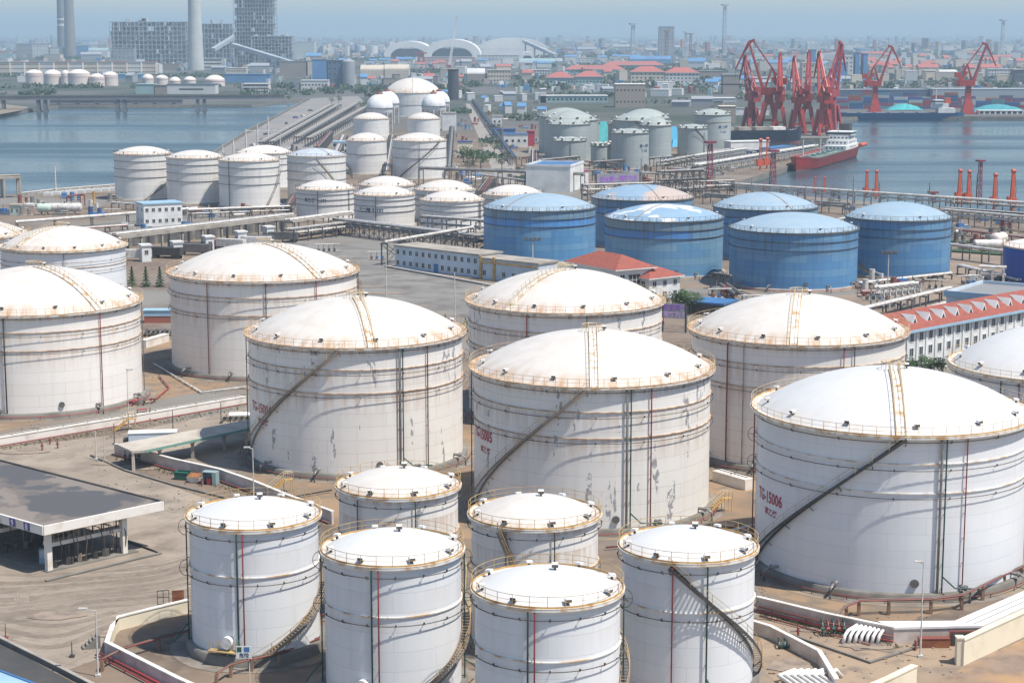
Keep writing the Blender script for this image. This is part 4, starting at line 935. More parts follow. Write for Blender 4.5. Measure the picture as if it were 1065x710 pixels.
# red-brown pipe support round TG-15006
pts = [(868,650),(880,640),(893,634),(924,633),(968,632),(1000,628),(1022,618),(1044,606),(1062,598),(1100,590)]
P_ = [G(x, y+6) for x, y in pts]; o = thing('pipe_support_line', 'red-brown pipe support line curving in front of the tank marked TG-15006', 'pipe support', (P_[0].x, P_[0].y, 0))
for k, (m_, zz, off, r_) in enumerate(((M_REDB,1.75,0,.1),(M_GREY,1.8,.35,.12),(M_REDB,1.75,.7,.09))):
    b = MB(); b.path([(p.x-P_[0].x+off*.3, p.y-P_[0].y+off, zz) for p in P_], r_, 6); b.build('pipe', m_, o)
for i, p in enumerate(P_[1:]):
    b = MB(); b.cbox((p.x-P_[0].x, p.y-P_[0].y, 0), .35, .35, 1.65); b.cbox((p.x-P_[0].x, p.y-P_[0].y+.35, 1.5), .3, 1.2, .15); b.build('post', M('post_rust', (.22,.13,.09), (.32,.20,.13), 1, .9), o)
# red pipe supports round the front left small tank
for lab, pts in (('red-brown pipe line on posts in front of the front-left small tank', [(225,706),(240,696),(262,690),(290,684),(332,668)]), ('red-brown pipe line leading left from the front-left small tank', [(106,690),(130,678),(165,668),(197,660)])):
    P_ = [G(x, y+8) for x, y in pts]; o = thing('pipe_support_line', lab, 'pipe support', (P_[0].x, P_[0].y, 0))
    for off, m_ in ((0, M_REDB), (.4, M_DARK)):
        b = MB(); b.path([(p.x-P_[0].x, p.y-P_[0].y+off, 1.35) for p in P_], .1, 6); b.build('pipe', m_, o)
    for p in P_: b = MB(); b.cbox((p.x-P_[0].x, p.y-P_[0].y+.2, 0), .3, .7, 1.25); b.build('post', M('post_rust', (.22,.13,.09)), o)
# fence panels on the cream wall
for lab, px, m_, fill in (('open dark metal frame panel standing behind the cream wall', 167.5, M_DARK, 0), ('rust-brown solid panel standing behind the cream wall', 183, M('rust_brown', (.20,.07,.045)), 1)):
    P0 = G(px, 640); o = thing('fence_panel', lab, 'fence panel', (P0.x, P0.y+1.6, 0), .2); b = MB()
    for z in (.9,1.7,2.5): b.beam((-.65,0,z),(.65,0,z),.08,.08)
    for x in (-.65,0,.65): b.beam((x,0,0),(x,0,2.5),.08,.08)
    b.build('frame', m_, o)
    if fill: b = MB(); b.box(-.6,.6,-.02,.02,.95,2.45); b.build('sheet', m_, o)
# steps, poles and hoses at lower left
P0 = G(104,672); o = thing('concrete_steps', 'grey concrete steps at the outer corner of the lower left bund wall', 'steps', P0, .35)
for i in range(5): b = MB(); b.box(-1.9+i*.38,-1.52+i*.38,-.6,.6,0,.3*(i+1)-.02); b.build('step', M_CONCD, o)
pole('white lamp post with a left-pointing arm by the lower left bund corner', 102, 703, 634, arm=-1.3)
pole('short dark marker post on the sand left of the lamp post', 75, 683, 667, M_DARK, r=.06, name='marker_post')
pole('slender post at the far lower left on the yard edge', 6, 664, 648, M_REDB, r=.06, name='marker_post')
pole('white post with a small sign in front of the front-left small tank', 260, 716, 672, r=.06, name='sign_mast')
P0 = G(258,716); o = thing('notice_board', 'white notice board with green and blue print at the foot of the front-left tank', 'notice board', (P0.x-.3,P0.y-.15,0)); b = MB(); b.box(-.8,.8,-.03,.03,3.3,4.6); b.build('board', M_WALLW, o)
b = MB(); b.box(-.7,-.25,-.05,-.032,4.0,4.5,0); b.box(.0,.55,-.05,-.032,4.0,4.5,1); b.build('printed_square', [M_GREEN, M_BLUE], o)
me = text_mesh('\u5371\u9669', .5); me.materials.append(M_LETTERB); q = link('lettering', me, o, (-.5,-.045,3.45)); q.rotation_euler.x = math.pi/2
pole('white lamp post in front of the tank marked TG-15006', 957, 683, 585, arm=-.5)
pole('white lamp post with a crossarm between the pinkish wall and TG-15004', 264, 520, 466, arm=-.8)
pole('tall thin white mast before the rust-streaked left tank', 134, 444, 385, r=.06, name='slender_mast', arm=.4)
for px, yb, yt, lab in ((100,478,448,'thick white post on the yard corner, left one of a close pair'), (109,480,452,'thinner white post with a T-shaped top, right one of a close pair'), (230,440,418,'dark post on the white bund wall, right one'), (180,448,426,'dark post on the white bund wall, middle one'), (119,462,440,'dark post beside the pinkish wall end')):
    pole(lab, px, yb, yt, M_WPIPE if 'white post' in lab and px < 110 and 'thick' in lab or 'thinner' in lab else M_DARK, r=.1 if 'thick' in lab else .06, name='service_post')
# flat concrete canopy and shelter left of TG-15004
cz = 3.2; pp = [G(121,461.5,cz), G(137,469,cz), G(151,468,cz), G(300,436,cz), G(300,428.5,cz)]
o = thing('walkway_canopy', 'long flat concrete canopy on flared posts between the yard and TG-15004', 'canopy', (pp[0].x, pp[0].y, 0)); L_ = [p-pp[0] for p in pp]
b = MB(); b.prism([(p.x,p.y) for p in L_], cz-.35, cz); b.build('roof', M('canopy_roof', (.50,.45,.38), (.40,.35,.29), .3, .9), o)
b = MB()
for i, j in ((2,3),): b.beam((L_[i].x,L_[i].y-.05,cz-.2),(L_[j].x,L_[j].y-.05,cz-.2),.06,.4)
b.build('edge_strip', M('edge_green', (.15,.30,.26)), o)
for t in (.08,.3,.52,.74,.95):
    q = L_[2].lerp(L_[3], t) + Vector((0,1.6,0)); b = MB(); b.cbox((q.x,q.y,0), .45, .45, 2.4); b.beam((q.x,q.y,2.3),(q.x,q.y,2.84), .5,.5,0, 1.5,1.5); b.build('post', M_CONC, o)
b = MB(); b.box(0,.4,0,.4,0,2.8); q = b.build('end_wall', M_PINKW, o, (L_[1].x-.1, L_[1].y+.25, 0))
P0 = G(238,432,2.4); o = thing('bike_shelter', 'small white-roofed motorcycle shelter beside TG-15004', 'shelter', (P0.x,P0.y,0), .12)
b = MB(); b.box(0,5,0,2.6,2.3,2.45); b.build('roof', M_WALLW, o)
for x in (.2,4.8):
    for y in (.2,2.4): b = MB(); b.cbox((x,y,0),.1,.1,2.3); b.build('post', M_GREY, o)
def motorbike(label, P0, rz, group):
    o = thing('motorcycle', label, 'motorcycle', P0, rz, group)
    for x in (-.65,.65):
        b = MB(); b.path([(x+.3*math.cos(t*math.pi/6),0,.32+.3*math.sin(t*math.pi/6)) for t in range(12)], .06, 5, closed=True); b.beam((x-.27,0,.32),(x+.27,0,.32),.03,.03); b.beam((x,0,.06),(x,0,.58),.03,.03); b.build('wheel', M_DARK, o)
    b = MB(); b.beam((-.6,0,.35),(.1,0,.6),.16,.14); b.beam((.1,0,.6),(.55,0,.35),.14,.14); b.cbox((0,0,.25),.5,.25,.35); b.beam((.65,0,.32),(.42,0,1.0),.06,.06); b.build('body', M_DARK, o)
    b = MB(); b.cbox((-.28,0,.68),.7,.26,.12); b.build('seat', M_DARK, o); b = MB(); b.tube((.42,-.32,1.02),(.42,.32,1.02),.03,5); b.build('handlebar', M_GREY, o)
for i in range(6):
    q = G(234,438) + Vector((i*.95, .2+.12*i, 0)); motorbike('small dark motorcycle parked under the white shelter', q, 1.2, 'motorcycles under the white shelter')
# portable cabin, skips, crate, cabinet, fork truck
P0 = G(134,466); o = thing('portable_cabin', 'long pale blue cabin with a grey end, between bund wall and canopy', 'cabin', P0, .14)
b = MB(); b.box(0,7.6,0,2.4,.15,2.35); b.build('body', M_WALLB, o); b = MB(); b.box(-.1,7.7,-.1,2.5,2.35,2.45); b.build('roof', M_WALLW, o)
b = MB(); b.box(-.06,-.001,.2,2.2,.3,2.2); b.build('end_door', M_GREY, o); b = MB(); b.box(-.9,-.1,.3,2.1,0,1.4); b.build('step_box', M_DARK, o)
def skip(label, px, py, m_, w=2.2, d=1.5, h=1.2, lid=None, name='waste_skip', cat='skip'):
    P0 = G(px, py); o = thing(name, label, cat, P0, -.25); b = MB(); t = .2
    b.add([(-w/2+t,-d/2,.1),(w/2-t,-d/2,.1),(w/2-t,d/2,.1),(-w/2+t,d/2,.1),(-w/2,-d/2,h),(w/2,-d/2,h),(w/2,d/2,h),(-w/2,d/2,h)], [(0,3,2,1),(0,1,5,4),(1,2,6,5),(2,3,7,6),(3,0,4,7)])
    b.add([(-w/2+.08,-d/2+.08,h-.25),(w/2-.08,-d/2+.08,h-.25),(w/2-.08,d/2-.08,h-.25),(-w/2+.08,d/2-.08,h-.25)], [(0,1,2,3)])
    b.box(-w/2-.06,w/2+.06,-d/2-.06,-d/2+.02,h-.12,h); b.box(-w/2-.06,w/2+.06,d/2-.02,d/2+.06,h-.12,h); b.build('body', m_, o)
    if lid: b = MB(); b.add([(-w/2,-d/2-.1,h),(w/2,-d/2-.1,h),(w/2,d/2,h+.35),(-w/2,d/2,h+.35)],[(0,1,2,3),(3,2,1,0)]); b.build('lid', lid, o)
    for x in (-w/2+.35, w/2-.35): b = MB(); b.tube((x,-d/2-.05,.12),(x,d/2+.05,.12),.12,8); b.build('wheel', M_DARK, o)
skip('dark green skip at the foot of the pinkish bund wall', 190, 498, M('skip_green', (.02,.13,.09), (.03,.10,.08)))
skip('low skip heaped under an orange-brown cover, between the green skip and the blue cabinet', 203, 501, M_CONCW, 2.0, 1.6, .9, M('lid_orange', (.42,.16,.06), (.5,.25,.1), 2), name='covered_skip')
P0 = G(219,503.5); o = thing('tool_cabinet', 'open pale blue-green cabinet with a red box inside, by the bund wall', 'cabinet', P0, -.25)
b = MB(); b.box(-1.1,1.1,.6,.7,0,1.9); b.box(-1.1,-1.0,-.6,.6,0,1.9); b.box(.5,1.1,-.6,.6,0,1.9); b.box(-1.1,1.1,-.6,.7,1.9,1.98); b.build('shell', M('cab_teal', (.25,.38,.38), (.3,.34,.33)), o)
b = MB(); b.box(-.4,.3,-.5,.3,.02,1.0); b.build('box', M_RED, o)
P0 = G(149,438); o = thing('fork_truck', 'small dark green fork truck with a red canopy on the white bund wall road', 'fork truck', P0, .3)
b = MB(); b.box(-1.3,1.1,-.55,.55,.4,1.1); b.box(-1.3,-.5,-.5,.5,1.1,1.5); b.build('body', M('truck_green', (.04,.10,.08)), o)
for x in (-.8,.8):
    for y in (-.6,.6): b = MB(); b.tube((x,y-.15,.4),(x,y+.15,.4),.4,12); b.build('wheel', M_DARK, o)
b = MB(); b.box(-1.0,.6,-.55,.55,2.1,2.2); b.build('canopy', M_RED, o)
for x in (-.95,.55):
    for y in (-.5,.5): b = MB(); b.cbox((x,y,1.1),.07,.07,1.0); b.build('canopy_post', M_DARK, o)
b = MB(); b.box(1.15,1.25,-.4,.4,.1,2.2); b.box(1.25,2.2,-.35,-.2,.1,.16); b.box(1.25,2.2,.2,.35,.1,.16); b.build('mast_and_forks', M_DARK, o)
o = thing('tank_foot_pipes', 'ring of red and grey foot pipes beside the base of the rust-streaked left tank', 'pipes', G(150,418))
for k in range(6):
    b = MB(); b.path([(-4+k*.9,-5+k*.35,.0),(-4+k*.9,-5+k*.35,.9),(-3+k*.9,-3.6+k*.4,1.0),(-2.2+k*.9,-2.2+k*.5,.5)], .14, 6); b.build('pipe', [M_RED,M_GREY,M_REDB][k%3], o)
# yellow stair at the foot of the second bund
for lab, px, py in (('yellow step-over stair on the white bund wall by the rust-streaked left tank', 134, 447), ('yellow platform stair at the foot of TG-15004', 296, 512), ('ochre platform stand at the right foot of TG-15005', 752, 532)):
    P0 = G(px, py); o = thing('stepover_stair', lab, 'stair', P0, .4)
    b = MB(); b.beam((-2.6,-.4,.0),(0,-.4,1.9),.08,.25); b.beam((-2.6,.4,.0),(0,.4,1.9),.08,.25)
    for i in range(8): b.box(-2.4+i*.3,-2.15+i*.3,-.36,.36,.2+i*.22,.24+i*.22)
    b.box(0,1.2,-.5,.5,1.85,1.95); b.build('flight', M_OCHRE, o)
    b = MB()
    for y in (-.45,.45):
        b.tube((-2.6,y,1.1),(0,y,3.0),.05,5); b.tube((0,y,3.0),(1.2,y,3.0),.05,5)
        for x in (0,.6,1.2): b.tube((x,y,1.9),(x,y,3.0),.05,5)
        for x in (0,1.1): b.tube((x,y,0),(x,y,1.9),.06,5)
    b.build('railing', M_YEL, o)
# ---------------------------------------------------------------- mid distance: yards, racks, sheds
WP, GPp = M_WPIPE, M_GPIPE
# long elevated pipe bridge with kiosks between its columns
rack('long concrete pipe bridge above the kiosks, left of the grey yard', (118,267), (300,244), 5.3, 6, ((WP,.35),(GPp,.3),(WP,.25),(GPp,.3)), 8, deck=(M_CONC, 1.1), col_m=M_CONC, cs=.6, name='pipe_bridge', cat='pipe bridge')
rack('concrete pipe bridge continuing right along the grey yard, before the white tank cluster', (300,249), (362,240), 5.4, 4, ((WP,.35),(GPp,.25),(WP,.3)), 8, deck=(M_CONC,.5), col_m=M_CONC, name='pipe_bridge', cat='pipe bridge')
for i, (xl, xr, yb, t) in enumerate([(148,157.5,272.5,'farthest left'),(181,190.5,269,'second from left'),(214.5,223,263,'third from left'),(248,257,257.5,'fourth from left'),(278,285.5,252,'farthest right')]):
    building('small white kiosk with one dark window under the pipe bridge, %s' % t, (xl,yb), (xr,yb-.5), yb-19, 3.2, M_WALLW, M_WALLW, rows=1, cols=1, ww=1.0, wh=1.2, name='kiosk', cat='kiosk', h=4.6, rowz=[2.2])
def lorry(label, px, py, rz, cabm, boxm, group=None, kind='tank', P0=None):
    o = thing('lorry', label, 'lorry', P0 or G(px,py), rz, group)
    b = MB(); b.box(-1.1,1.1,4.2,6.2,.6,2.0); b.add([(-1.1,4.2,2.0),(1.1,4.2,2.0),(1.1,6.2,2.0),(-1.1,6.2,2.0),(-1,4.2,2.8),(1,4.2,2.8),(1,5.7,2.8),(-1,5.7,2.8)], [(4,5,6,7),(0,1,5,4),(1,2,6,5),(2,3,7,6),(3,0,4,7)]); b.build('cab', cabm, o)
    b = MB(); b.box(-.9,.9,6.0,6.02,1.9,2.0); b.add([(-.95,6.08,2.0),(.95,6.08,2.0),(.9,5.74,2.7),(-.9,5.74,2.7)], [(0,1,2,3)]); b.build('windscreen', M_WIN, o)
    b = MB()
    if kind == 'tank': b.tube((0,-5.5,2.0),(0,3.8,2.0),1.1,16); b.box(-.9,.9,-5.5,4.0,.7,.95); b.build('tank_body', boxm, o)
    else: b.box(-1.15,1.15,-5.5,3.9,1.0,3.3); b.build('cargo_box', boxm, o)
    for y in (5.2,2.8,-3.4,-4.6):
        for x in (-.95,.95): b = MB(); b.tube((x-.15,y,.5),(x+.15,y,.5),.5,12); b.build('wheel', M_DARK, o)
    return o
lorry('dark tanker lorry parked under the pipe bridge, left one', 170, 267, 1.3, M_BLUE, M_GREY)
lorry('grey tanker lorry parked under the pipe bridge, middle one', 204, 262, 1.3, M_RED, M_DARK)
lorry('tanker lorry with a red cab under the pipe bridge, right one', 268, 254, 1.3, M_RED, M_GREY)
building('white two-storey hut with a blue-grey roof, below the first ribbed tanks', (150,236), (190,234), 213, 9, M_WALLW, M_LBLUE, rows=2, cols=6, ww=1, wh=1.2, scol=2, name='control_hut', cat='hut', roof='flat')
rack('single big white pipe on low posts crossing the open ground at left', (18,241), (204,226), 2.6, 1.2, ((WP,.55),), 14, name='pipe_line', cat='pipe')
rack('pipe rack in front of the ribbed tanks at left, with white and grey pipes', (198,232), (302,228), 4.2, 4, ((GPp,.3),(WP,.35),(GPp,.3),(WP,.25)), 7, levels=2)
rack('low pipe rack running under the six-tank cluster, left half', (300,252), (372,243), 3.8, 5, ((GPp,.3),(WP,.3),(GPp,.25),(WP,.3),(GPp,.3),(M_REDB,.2)), 6, levels=2)
rack('dense pipe rack along the front of the six-tank cluster', (352,243), (500,262), 4.5, 6, ((GPp,.35),(WP,.3),(GPp,.25),(WP,.3),(GPp,.3),(M_DARK,.3),(GPp,.3),(WP,.25)), 5, levels=2, truss=True)
rack('pipe rack before the front right white tank, near the blue tanks', (440,247), (500,252), 6.5, 5, ((GPp,.35),(WP,.35),(GPp,.3),(WP,.25)), 6, levels=2)
rack('high white pipe on a truss tower running behind the long white office', (400,276), (490,259), 6.2, 2, ((WP,.45),(GPp,.2)), 9, truss=True, name='pipe_line', cat='pipe')
rack('elevated pipe bridge on dark posts behind the six-tank cluster', (438,192), (606,199), 6.5, 4, ((GPp,.7),(M_CONC,.5)), 14, name='pipe_bridge', cat='pipe bridge')
# long white office
o, L_, h_ = building('long two-storey white office with a blue door, in front of the six-tank cluster', (411,278), (498,289), 256, 9, M_WALLB, M_CONC, rows=2, cols=13, ww=1.1, wh=1.3, roof='flat', name='office_building', scol=2, door=(6,))
o, L_, h_ = building('low pale extension with yellow pillar right of the long white office', (499,290), (560,297), 269, 8, M_WALLB, M_CONC, rows=1, cols=6, ww=1.1, wh=1.3, name='office_extension', rowz=[1.2])
for x in (.2, 5): b = MB(); b.box(x,x+.7,-.5,.2,0,h_+.8); b.build('pillar', M_OCHRE, o)
b = MB(); b.box(0,L_,-.6,-.1,h_-.9,h_-.5); b.build('yellow_band', M_OCHRE, o)
wall('low kerb wall along the front of the long white office', [(400,278),(450,287),(510,298),(545,302)], .5, .3, M_CONC, name='kerb_wall')
# villa with red roof
o, L_, h_ = building('white villa with a red tiled hip roof, between the white tanks and the blue tanks', (592,304), (641,314), 283, 10.8, M_WALLW, M_TILE, roof='hip', rows=2, cols=6, ww=1.3, wh=1.5, eave=1.1, rise=3.2, name='villa', cat='villa', h=7.8, scol=3)
b = MB(); b.box(L_+.01,L_+.12,3.6,7.2,2.2,6.6,0)
for k in range(4): b.box(L_+.12,L_+.16,3.6+k*1.2-.05,3.6+k*1.2+.05,2.2,6.6,1); b.box(L_+.12,L_+.16,3.6,7.2,2.2+k*1.46-.05,2.2+k*1.46+.05,1)
b.build('stair_window', [M_WIN, M_WALLW], o)
o.rotation_euler.z += .0
o, L_, h_ = building('smaller white annex with a red tiled roof right of the villa', (675,313), (707,309), 286, 8, M_WALLW, M_TILE, roof='hip', rows=2, cols=3, ww=1.2, wh=1.3, eave=.9, rise=2.4, name='villa_annex', cat='annex', h=5.4, scol=2)
building('open-sided shed with a bright blue sheet roof, right of the trees by the villa', (716,326), (752,329), 318, 8, M_DARK, M_BLUE, roof='flat', name='blue_roof_shed', cat='shed', h=2.6)
# sign frames with purple characters
def sign(label, a, b_, zt, zb, lines, size, posts=True):
    A, B = G(*a), G(*b_); L = (B-A).length; rz = math.atan2(B.y-A.y, B.x-A.x); o = thing('sign_board', label, 'sign', A, rz)
    b = MB(); b.box(0,L,-.1,.1,zb,zt); b.build('board', M('sign_grey', (.30,.30,.33), (.22,.22,.26)), o)
    for x in (0, L): b = MB(); b.box(x-.2,x+.2,-.15,.25,0,zt+.3); b.build('post', M_DARK, o)
    n = len(lines)
    for i, t_ in enumerate(lines):
        me = text_mesh(t_, size); 
        wd = max(v.co.x for v in me.vertices) - min(v.co.x for v in me.vertices); me.materials.append(M_PURPLE if i == 0 else M('lettering_pink', (.60,.40,.66)))
        q = link('lettering', me, o, ((L-wd*.98)/2, -.13, zt-(i+1)*(zt-zb)/n+(zt-zb)/n*.2)); q.rotation_euler.x = math.pi/2
    return o
sign('purple-lettered sign board on the pipe rack behind the blue tanks', (620,206), (665,203), 9.5, 5.5, ['\u5b89\u5168\u7b2c\u4e00\u9884\u9632\u4e3a\u4e3b'], 2.5)
sign('sign board with two lines of purple lettering beside the villa trees', (689,345), (713,346), 6.4, 3.2, ['\u5b89\u5168\u7b2c\u4e00', '\u9884\u9632\u4e3a\u4e3b'], 1.4)
rack('pipe rack behind the blue tanks, left part, carrying the purple sign', (608,209), (760,204), 6, 6, ((GPp,.35),(WP,.3),(M_DARK,.3),(GPp,.3),(WP,.3),(GPp,.25),(M_DARK,.3),(WP,.3)), 7, levels=3, truss=True)
rack('tall pipe structure with many upright posts behind the tan-patched blue tank', (690,208), (728,206), 11, 8, ((GPp,.4),(WP,.3),(M_DARK,.3),(GPp,.3),(WP,.3),(GPp,.25)), 3, levels=3, truss=True, name='pipe_tower', cat='pipe tower')
building('white box-shaped warehouse with a blue-edged roof, behind the first blue tank', (547,199), (593,200), 173, 26, M_WALLW, M_BLUE, roof='parapet', rows=0, name='warehouse', cat='warehouse')
b_o, L_, h_ = building('low pump house behind the first blue tank with a teal canopy', (584,193), (612,191), 180, 9, M_WALLW, M('roof_maroon', (.35,.05,.10)), name='pump_house', cat='pump house')
# valve manifold frames near the right side
rack('white framed valve manifold standing before the right blue tank', (912,322), (950,317), 5, 4, ((WP,.35),(WP,.35),(GPp,.3),(WP,.3)), 2.2, levels=2, name='valve_manifold', cat='valve manifold', col_m=M_WPIPE)
rack('white pipe rack running from the cream tank towards the grey-blue hall', (880,338), (985,312), 2.6, 3, ((WP,.4),(WP,.35),(GPp,.3)), 7)
rack('lower white pipe rack on dark posts left of the red-roofed long building', (900,350), (985,326), 2.2, 2.5, ((WP,.4),(WP,.3)), 6)
rack('white framed valve manifold beside the cobalt blue tank', (1020,303), (1043,304), 6, 4, ((WP,.35),(WP,.35),(WP,.3)), 2.4, levels=2, name='valve_manifold', cat='valve manifold', col_m=M_WPIPE)
rack('white pipe running across the green plots right of the blue tanks', (985,268), (1045,276), 3.5, 3, ((WP,.5),(GPp,.3),(WP,.3)), 8)
rack('many-piped rack along the quay right of the blue tanks, upper one', (988,219), (1090,227), 4.5, 6, ((WP,.45),(GPp,.35),(WP,.35),(GPp,.3),(WP,.35)), 7, levels=2)
rack('many-piped rack along the quay right of the blue tanks, middle one', (985,233), (1090,243), 4.5, 6, ((WP,.45),(GPp,.35),(WP,.35),(GPp,.3)), 7, levels=2)
rack('low brown pipe trench rack right of the blue tanks, nearest the green plots', (985,243), (1090,256), 1.5, 5, ((M_REDB,.3),(GPp,.3),(M_REDB,.25),(M_CONC,.3)), 9)
rack('pipe rack along the quay edge beyond the blue tanks, nearest the water', (745,203), (870,211), 4.5, 5, ((WP,.5),(GPp,.4),(WP,.35),(GPp,.3)), 8, levels=2)
rack('pipe rack on the quay just in front of the red loading arms', (868,211), (992,220), 4.5, 5, ((WP,.5),(GPp,.4),(WP,.35),(GPp,.3)), 8, levels=2)
rack('second pipe rack on the quay behind the farthest blue tank', (735,212), (880,223), 3.5, 5, ((GPp,.4),(M_DARK,.3),(GPp,.35),(WP,.3)), 9, levels=2)
for i, (x, y) in enumerate([(985,252),(985,262)]):
    P0, P1 = G(x, y), G(x+62, y+4.5)
    o = tag(MB().box(0,(P1-P0).length,0,5,.01,.5).build('hedge_plot', M('grass_dark', (.03,.07,.03), (.05,.10,.04), .6, .95, bump=.5), None, P0), kind='stuff'); o.rotation_euler.z = math.atan2((P1-P0).y,(P1-P0).x)
def bullet(label, px, py, L, r, m_, rz=0, saddle=M_CONC):
    o = thing('horizontal_tank', label, 'horizontal tank', G(px,py), rz); b = MB(); n = 18; pr = []
    for i in range(7): t = math.pi/2*i/6; pr.append((r*math.sin(t)+.001, -r*.5*math.cos(t)))
    prof = pr + [(q, L - z) for q, z in reversed(pr)]
    bb = MB(); bb.lathe(prof, 20); bb.v = [(z, x, y + r + 1.0) for x, y, z in bb.v]; bb.build('vessel', m_, o)
    for x in (L*.2, L*.8): b = MB(); b.box(x-.3,x+.3,-r*.8,r*.8,0,1.0+r*.35); b.build('saddle', saddle, o)
    b = MB(); b.tube((L*.5,0,1+2*r-.1),(L*.5,0,1+2*r+.5),.4,10); b.build('manhole', M_GREY, o)
bullet('long white horizontal tank on the open ground at left', 52, 223, 11, 1.6, M_WPIPE, .05)
bullet('short pale green horizontal tank left of the long white one', 40.5, 223.5, 3.6, 1.6, M('bullet_pale_green', (.48,.58,.50)), .05)
bullet('white horizontal tank before the cobalt blue tank', 1014, 262, 9, 1.4, M_WPIPE, .1)
bullet('cream horizontal tank lying beyond the cobalt blue tank', 1034, 258, 6, 1.8, D_CREAM, .9)
building('small pale green hut on the open ground at far left', (10,223.5), (21,223.5), 214, 5, M('hut_green', (.45,.55,.48)), M_CONC, rows=1, cols=2, ww=.8, wh=1.2, name='green_hut', cat='hut', scol=1)
rack('dark red pipe frame standing on the open ground at left', (72,216), (86,214), 4, 2, ((M_REDB,.3),), 6, col_m=M_REDB, name='steel_gantry', cat='pipe frame')
rack('concrete quay trestle at the far left edge by the water', (-30,207), (20,205), 7.5, 5, ((M_CONC,.4),), 6, deck=(M_CONC,.8), col_m=M_CONC, cs=.8, name='quay_trestle', cat='trestle')
P0 = G(91,226); o = thing('blue_skid', 'dark blue pump skid beside the long white horizontal tank', 'pump skid', P0)
b = MB(); b.box(0,6,0,4,.2,1.6); b.build('base', M_BLUE, o); b = MB(); b.tube((1,1,1.6),(1,1,3.8),.9,12); b.tube((4,2,1.6),(4,2,3.2),.8,12); b.build('drums', M('drum_blue', (.05,.09,.20)), o)
P0 = G(98,212); o = thing('orange_mast', 'orange pipe mast standing above the blue pump skid', 'mast', P0); b = MB(); b.tube((0,0,0),(0,0,5),.5,8); b.build('shaft', M_OCHRE, o); b = MB(); b.beam((-1.6,0,4),(1.6,0,4),.3,.6); b.build('crosspiece', M_OCHRE, o)
wall('pale rubble sea wall along the near shore of the left basin', [(20,204),(60,199.5),(122,194.5)], 1.2, 1.2, M('rubble', (.42,.40,.36), (.18,.17,.15), .8, .95, bump=.4), name='sea_wall', cat='sea wall')
for i in range(9):
    x = 50 + i*8.5; y = 203.5 - i*.62; P0 = G(x, y)
    o = tag(MB().cbox((0,0,0), 3.6, 1.6, 1.3).cbox((0,0,1.3), 2.8, 1.2, .3).build('concrete_block', M_WALLW, None, P0), 'pale concrete block in the row behind the rubble sea wall', 'concrete block', 'pale blocks along the sea wall')
# blue and red container left of the lone big tank
P0 = G(150,336); o = thing('shipping_container', 'shed with a blue top and red lower side, between the two left big tanks', 'shed', P0, .03)
b = MB(); b.box(0,9,0,3,0,1.6); b.build('lower_side', M('brick_red', (.36,.10,.07), (.3,.12,.08)), o); b = MB(); b.box(-.1,9.1,-.1,3.1,1.6,2.9); b.build('upper_side', M_LBLUE, o); b = MB(); b.box(-.3,9.3,-.3,3.3,2.9,3.0); b.build('roof', M_LBLUE, o)
o = thing('pipe_stack', 'heap of dark pipe bends on the ground below the blue and red shed', 'pipes', G(152,349))
for k in range(7): b = MB(); b.path([(k*1.0,-1.5,.3),(k*1.0+.3,0,1.2),(k*1.0+.9,1.5,.3)], .35, 8); b.build('pipe', [M_DARK, M_GREY][k%2], o)
# red-roofed long building at the right
A_, B_ = (942,390), (1120,352)
o, L_, h_ = building('long white three-storey building with a red tiled roof and small triangular dormers', A_, B_, 347, 12, M_WALLW, M_TILE, roof='gable', rows=3, cols=20, ww=1.15, wh=1.6, eave=.8, rise=2.5, name='dormitory_building', h=8.6, scol=3)
b = MB(); b.box(-.9, L_+.9, -1.0, -.75, 8.35, 8.85); b.build('gutter', M_LBLUE, o)
for i in range(21): b = MB(); b.box(L_*i/20-.18, L_*i/20+.18, -.22, -.002, 0, 8.3); b.build('pilaster', M_WALLW, o)
for i in range(9):
    x = 4.5 + i*4.9; z = 8.6 + (2.2/6.8)*2.5 + .35; y = 1.4; b = MB()
    b.add([(x-1.05,y,z-.35),(x+1.05,y,z-.35),(x,y,z+1.5),(x,y+3.4,z+1.45)], [(0,1,2),(1,3,2),(0,2,3)], 0)
    b.add([(x-.5,y-.04,z-.05),(x+.5,y-.04,z-.05),(x,y-.04,z+.85)], [(0,1,2)], 1); b.build('dormer', [M_WALLW, M_WIN], o)
building('grey-blue flat-roofed hall with a blue roof edge, behind the red-roofed long building', (983,340), (1110,352), 312, 22, M_WALLB, M('roof_grey', (.24,.24,.24)), roof='parapet', rows=1, cols=8, ww=2.4, wh=2.2, name='flat_roof_hall', cat='hall', h=7.4, rowz=[2.0])
A0 = G(983,340); B0 = G(1110,352); rz_ = math.atan2((B0-A0).y,(B0-A0).x); o = col.objects[-1]
hall = [q for q in col.objects if q.name.startswith('flat_roof_hall')][0]
b = MB(); b.box(-.5,(B0-A0).length+.5,-.5,-.2,7.0,8.4); b.build('blue_band', M_LBLUE, hall)
def car(label, P0, rz, m_, group=None):
    o = thing('parked_car', label, 'car', P0, rz, group)
    b = MB(); prof = [(-2.1,.35),(2.1,.35),(2.15,.8),(1.2,.95),(.6,1.4),(-1.2,1.45),(-1.9,.95),(-2.15,.85)]; vs = [(x,-.85,z) for x,z in prof] + [(x,.85,z) for x,z in prof]; n = len(prof)
    b.add(vs, [tuple(range(n)), tuple(range(2*n-1,n-1,-1))] + [(i,i+n,(i+1)%n+n,(i+1)%n) for i in range(n)]); b.build('body', m_, o)
    b = MB(); b.box(-1.5,.8,-.87,.87,1.0,1.3); b.build('side_window', M_WIN, o)
    for x in (-1.3,1.35):
        for y in (-.8,.8): b = MB(); b.tube((x,y-.1,.33),(x,y+.1,.33),.33,10); b.build('wheel', M_DARK, o)
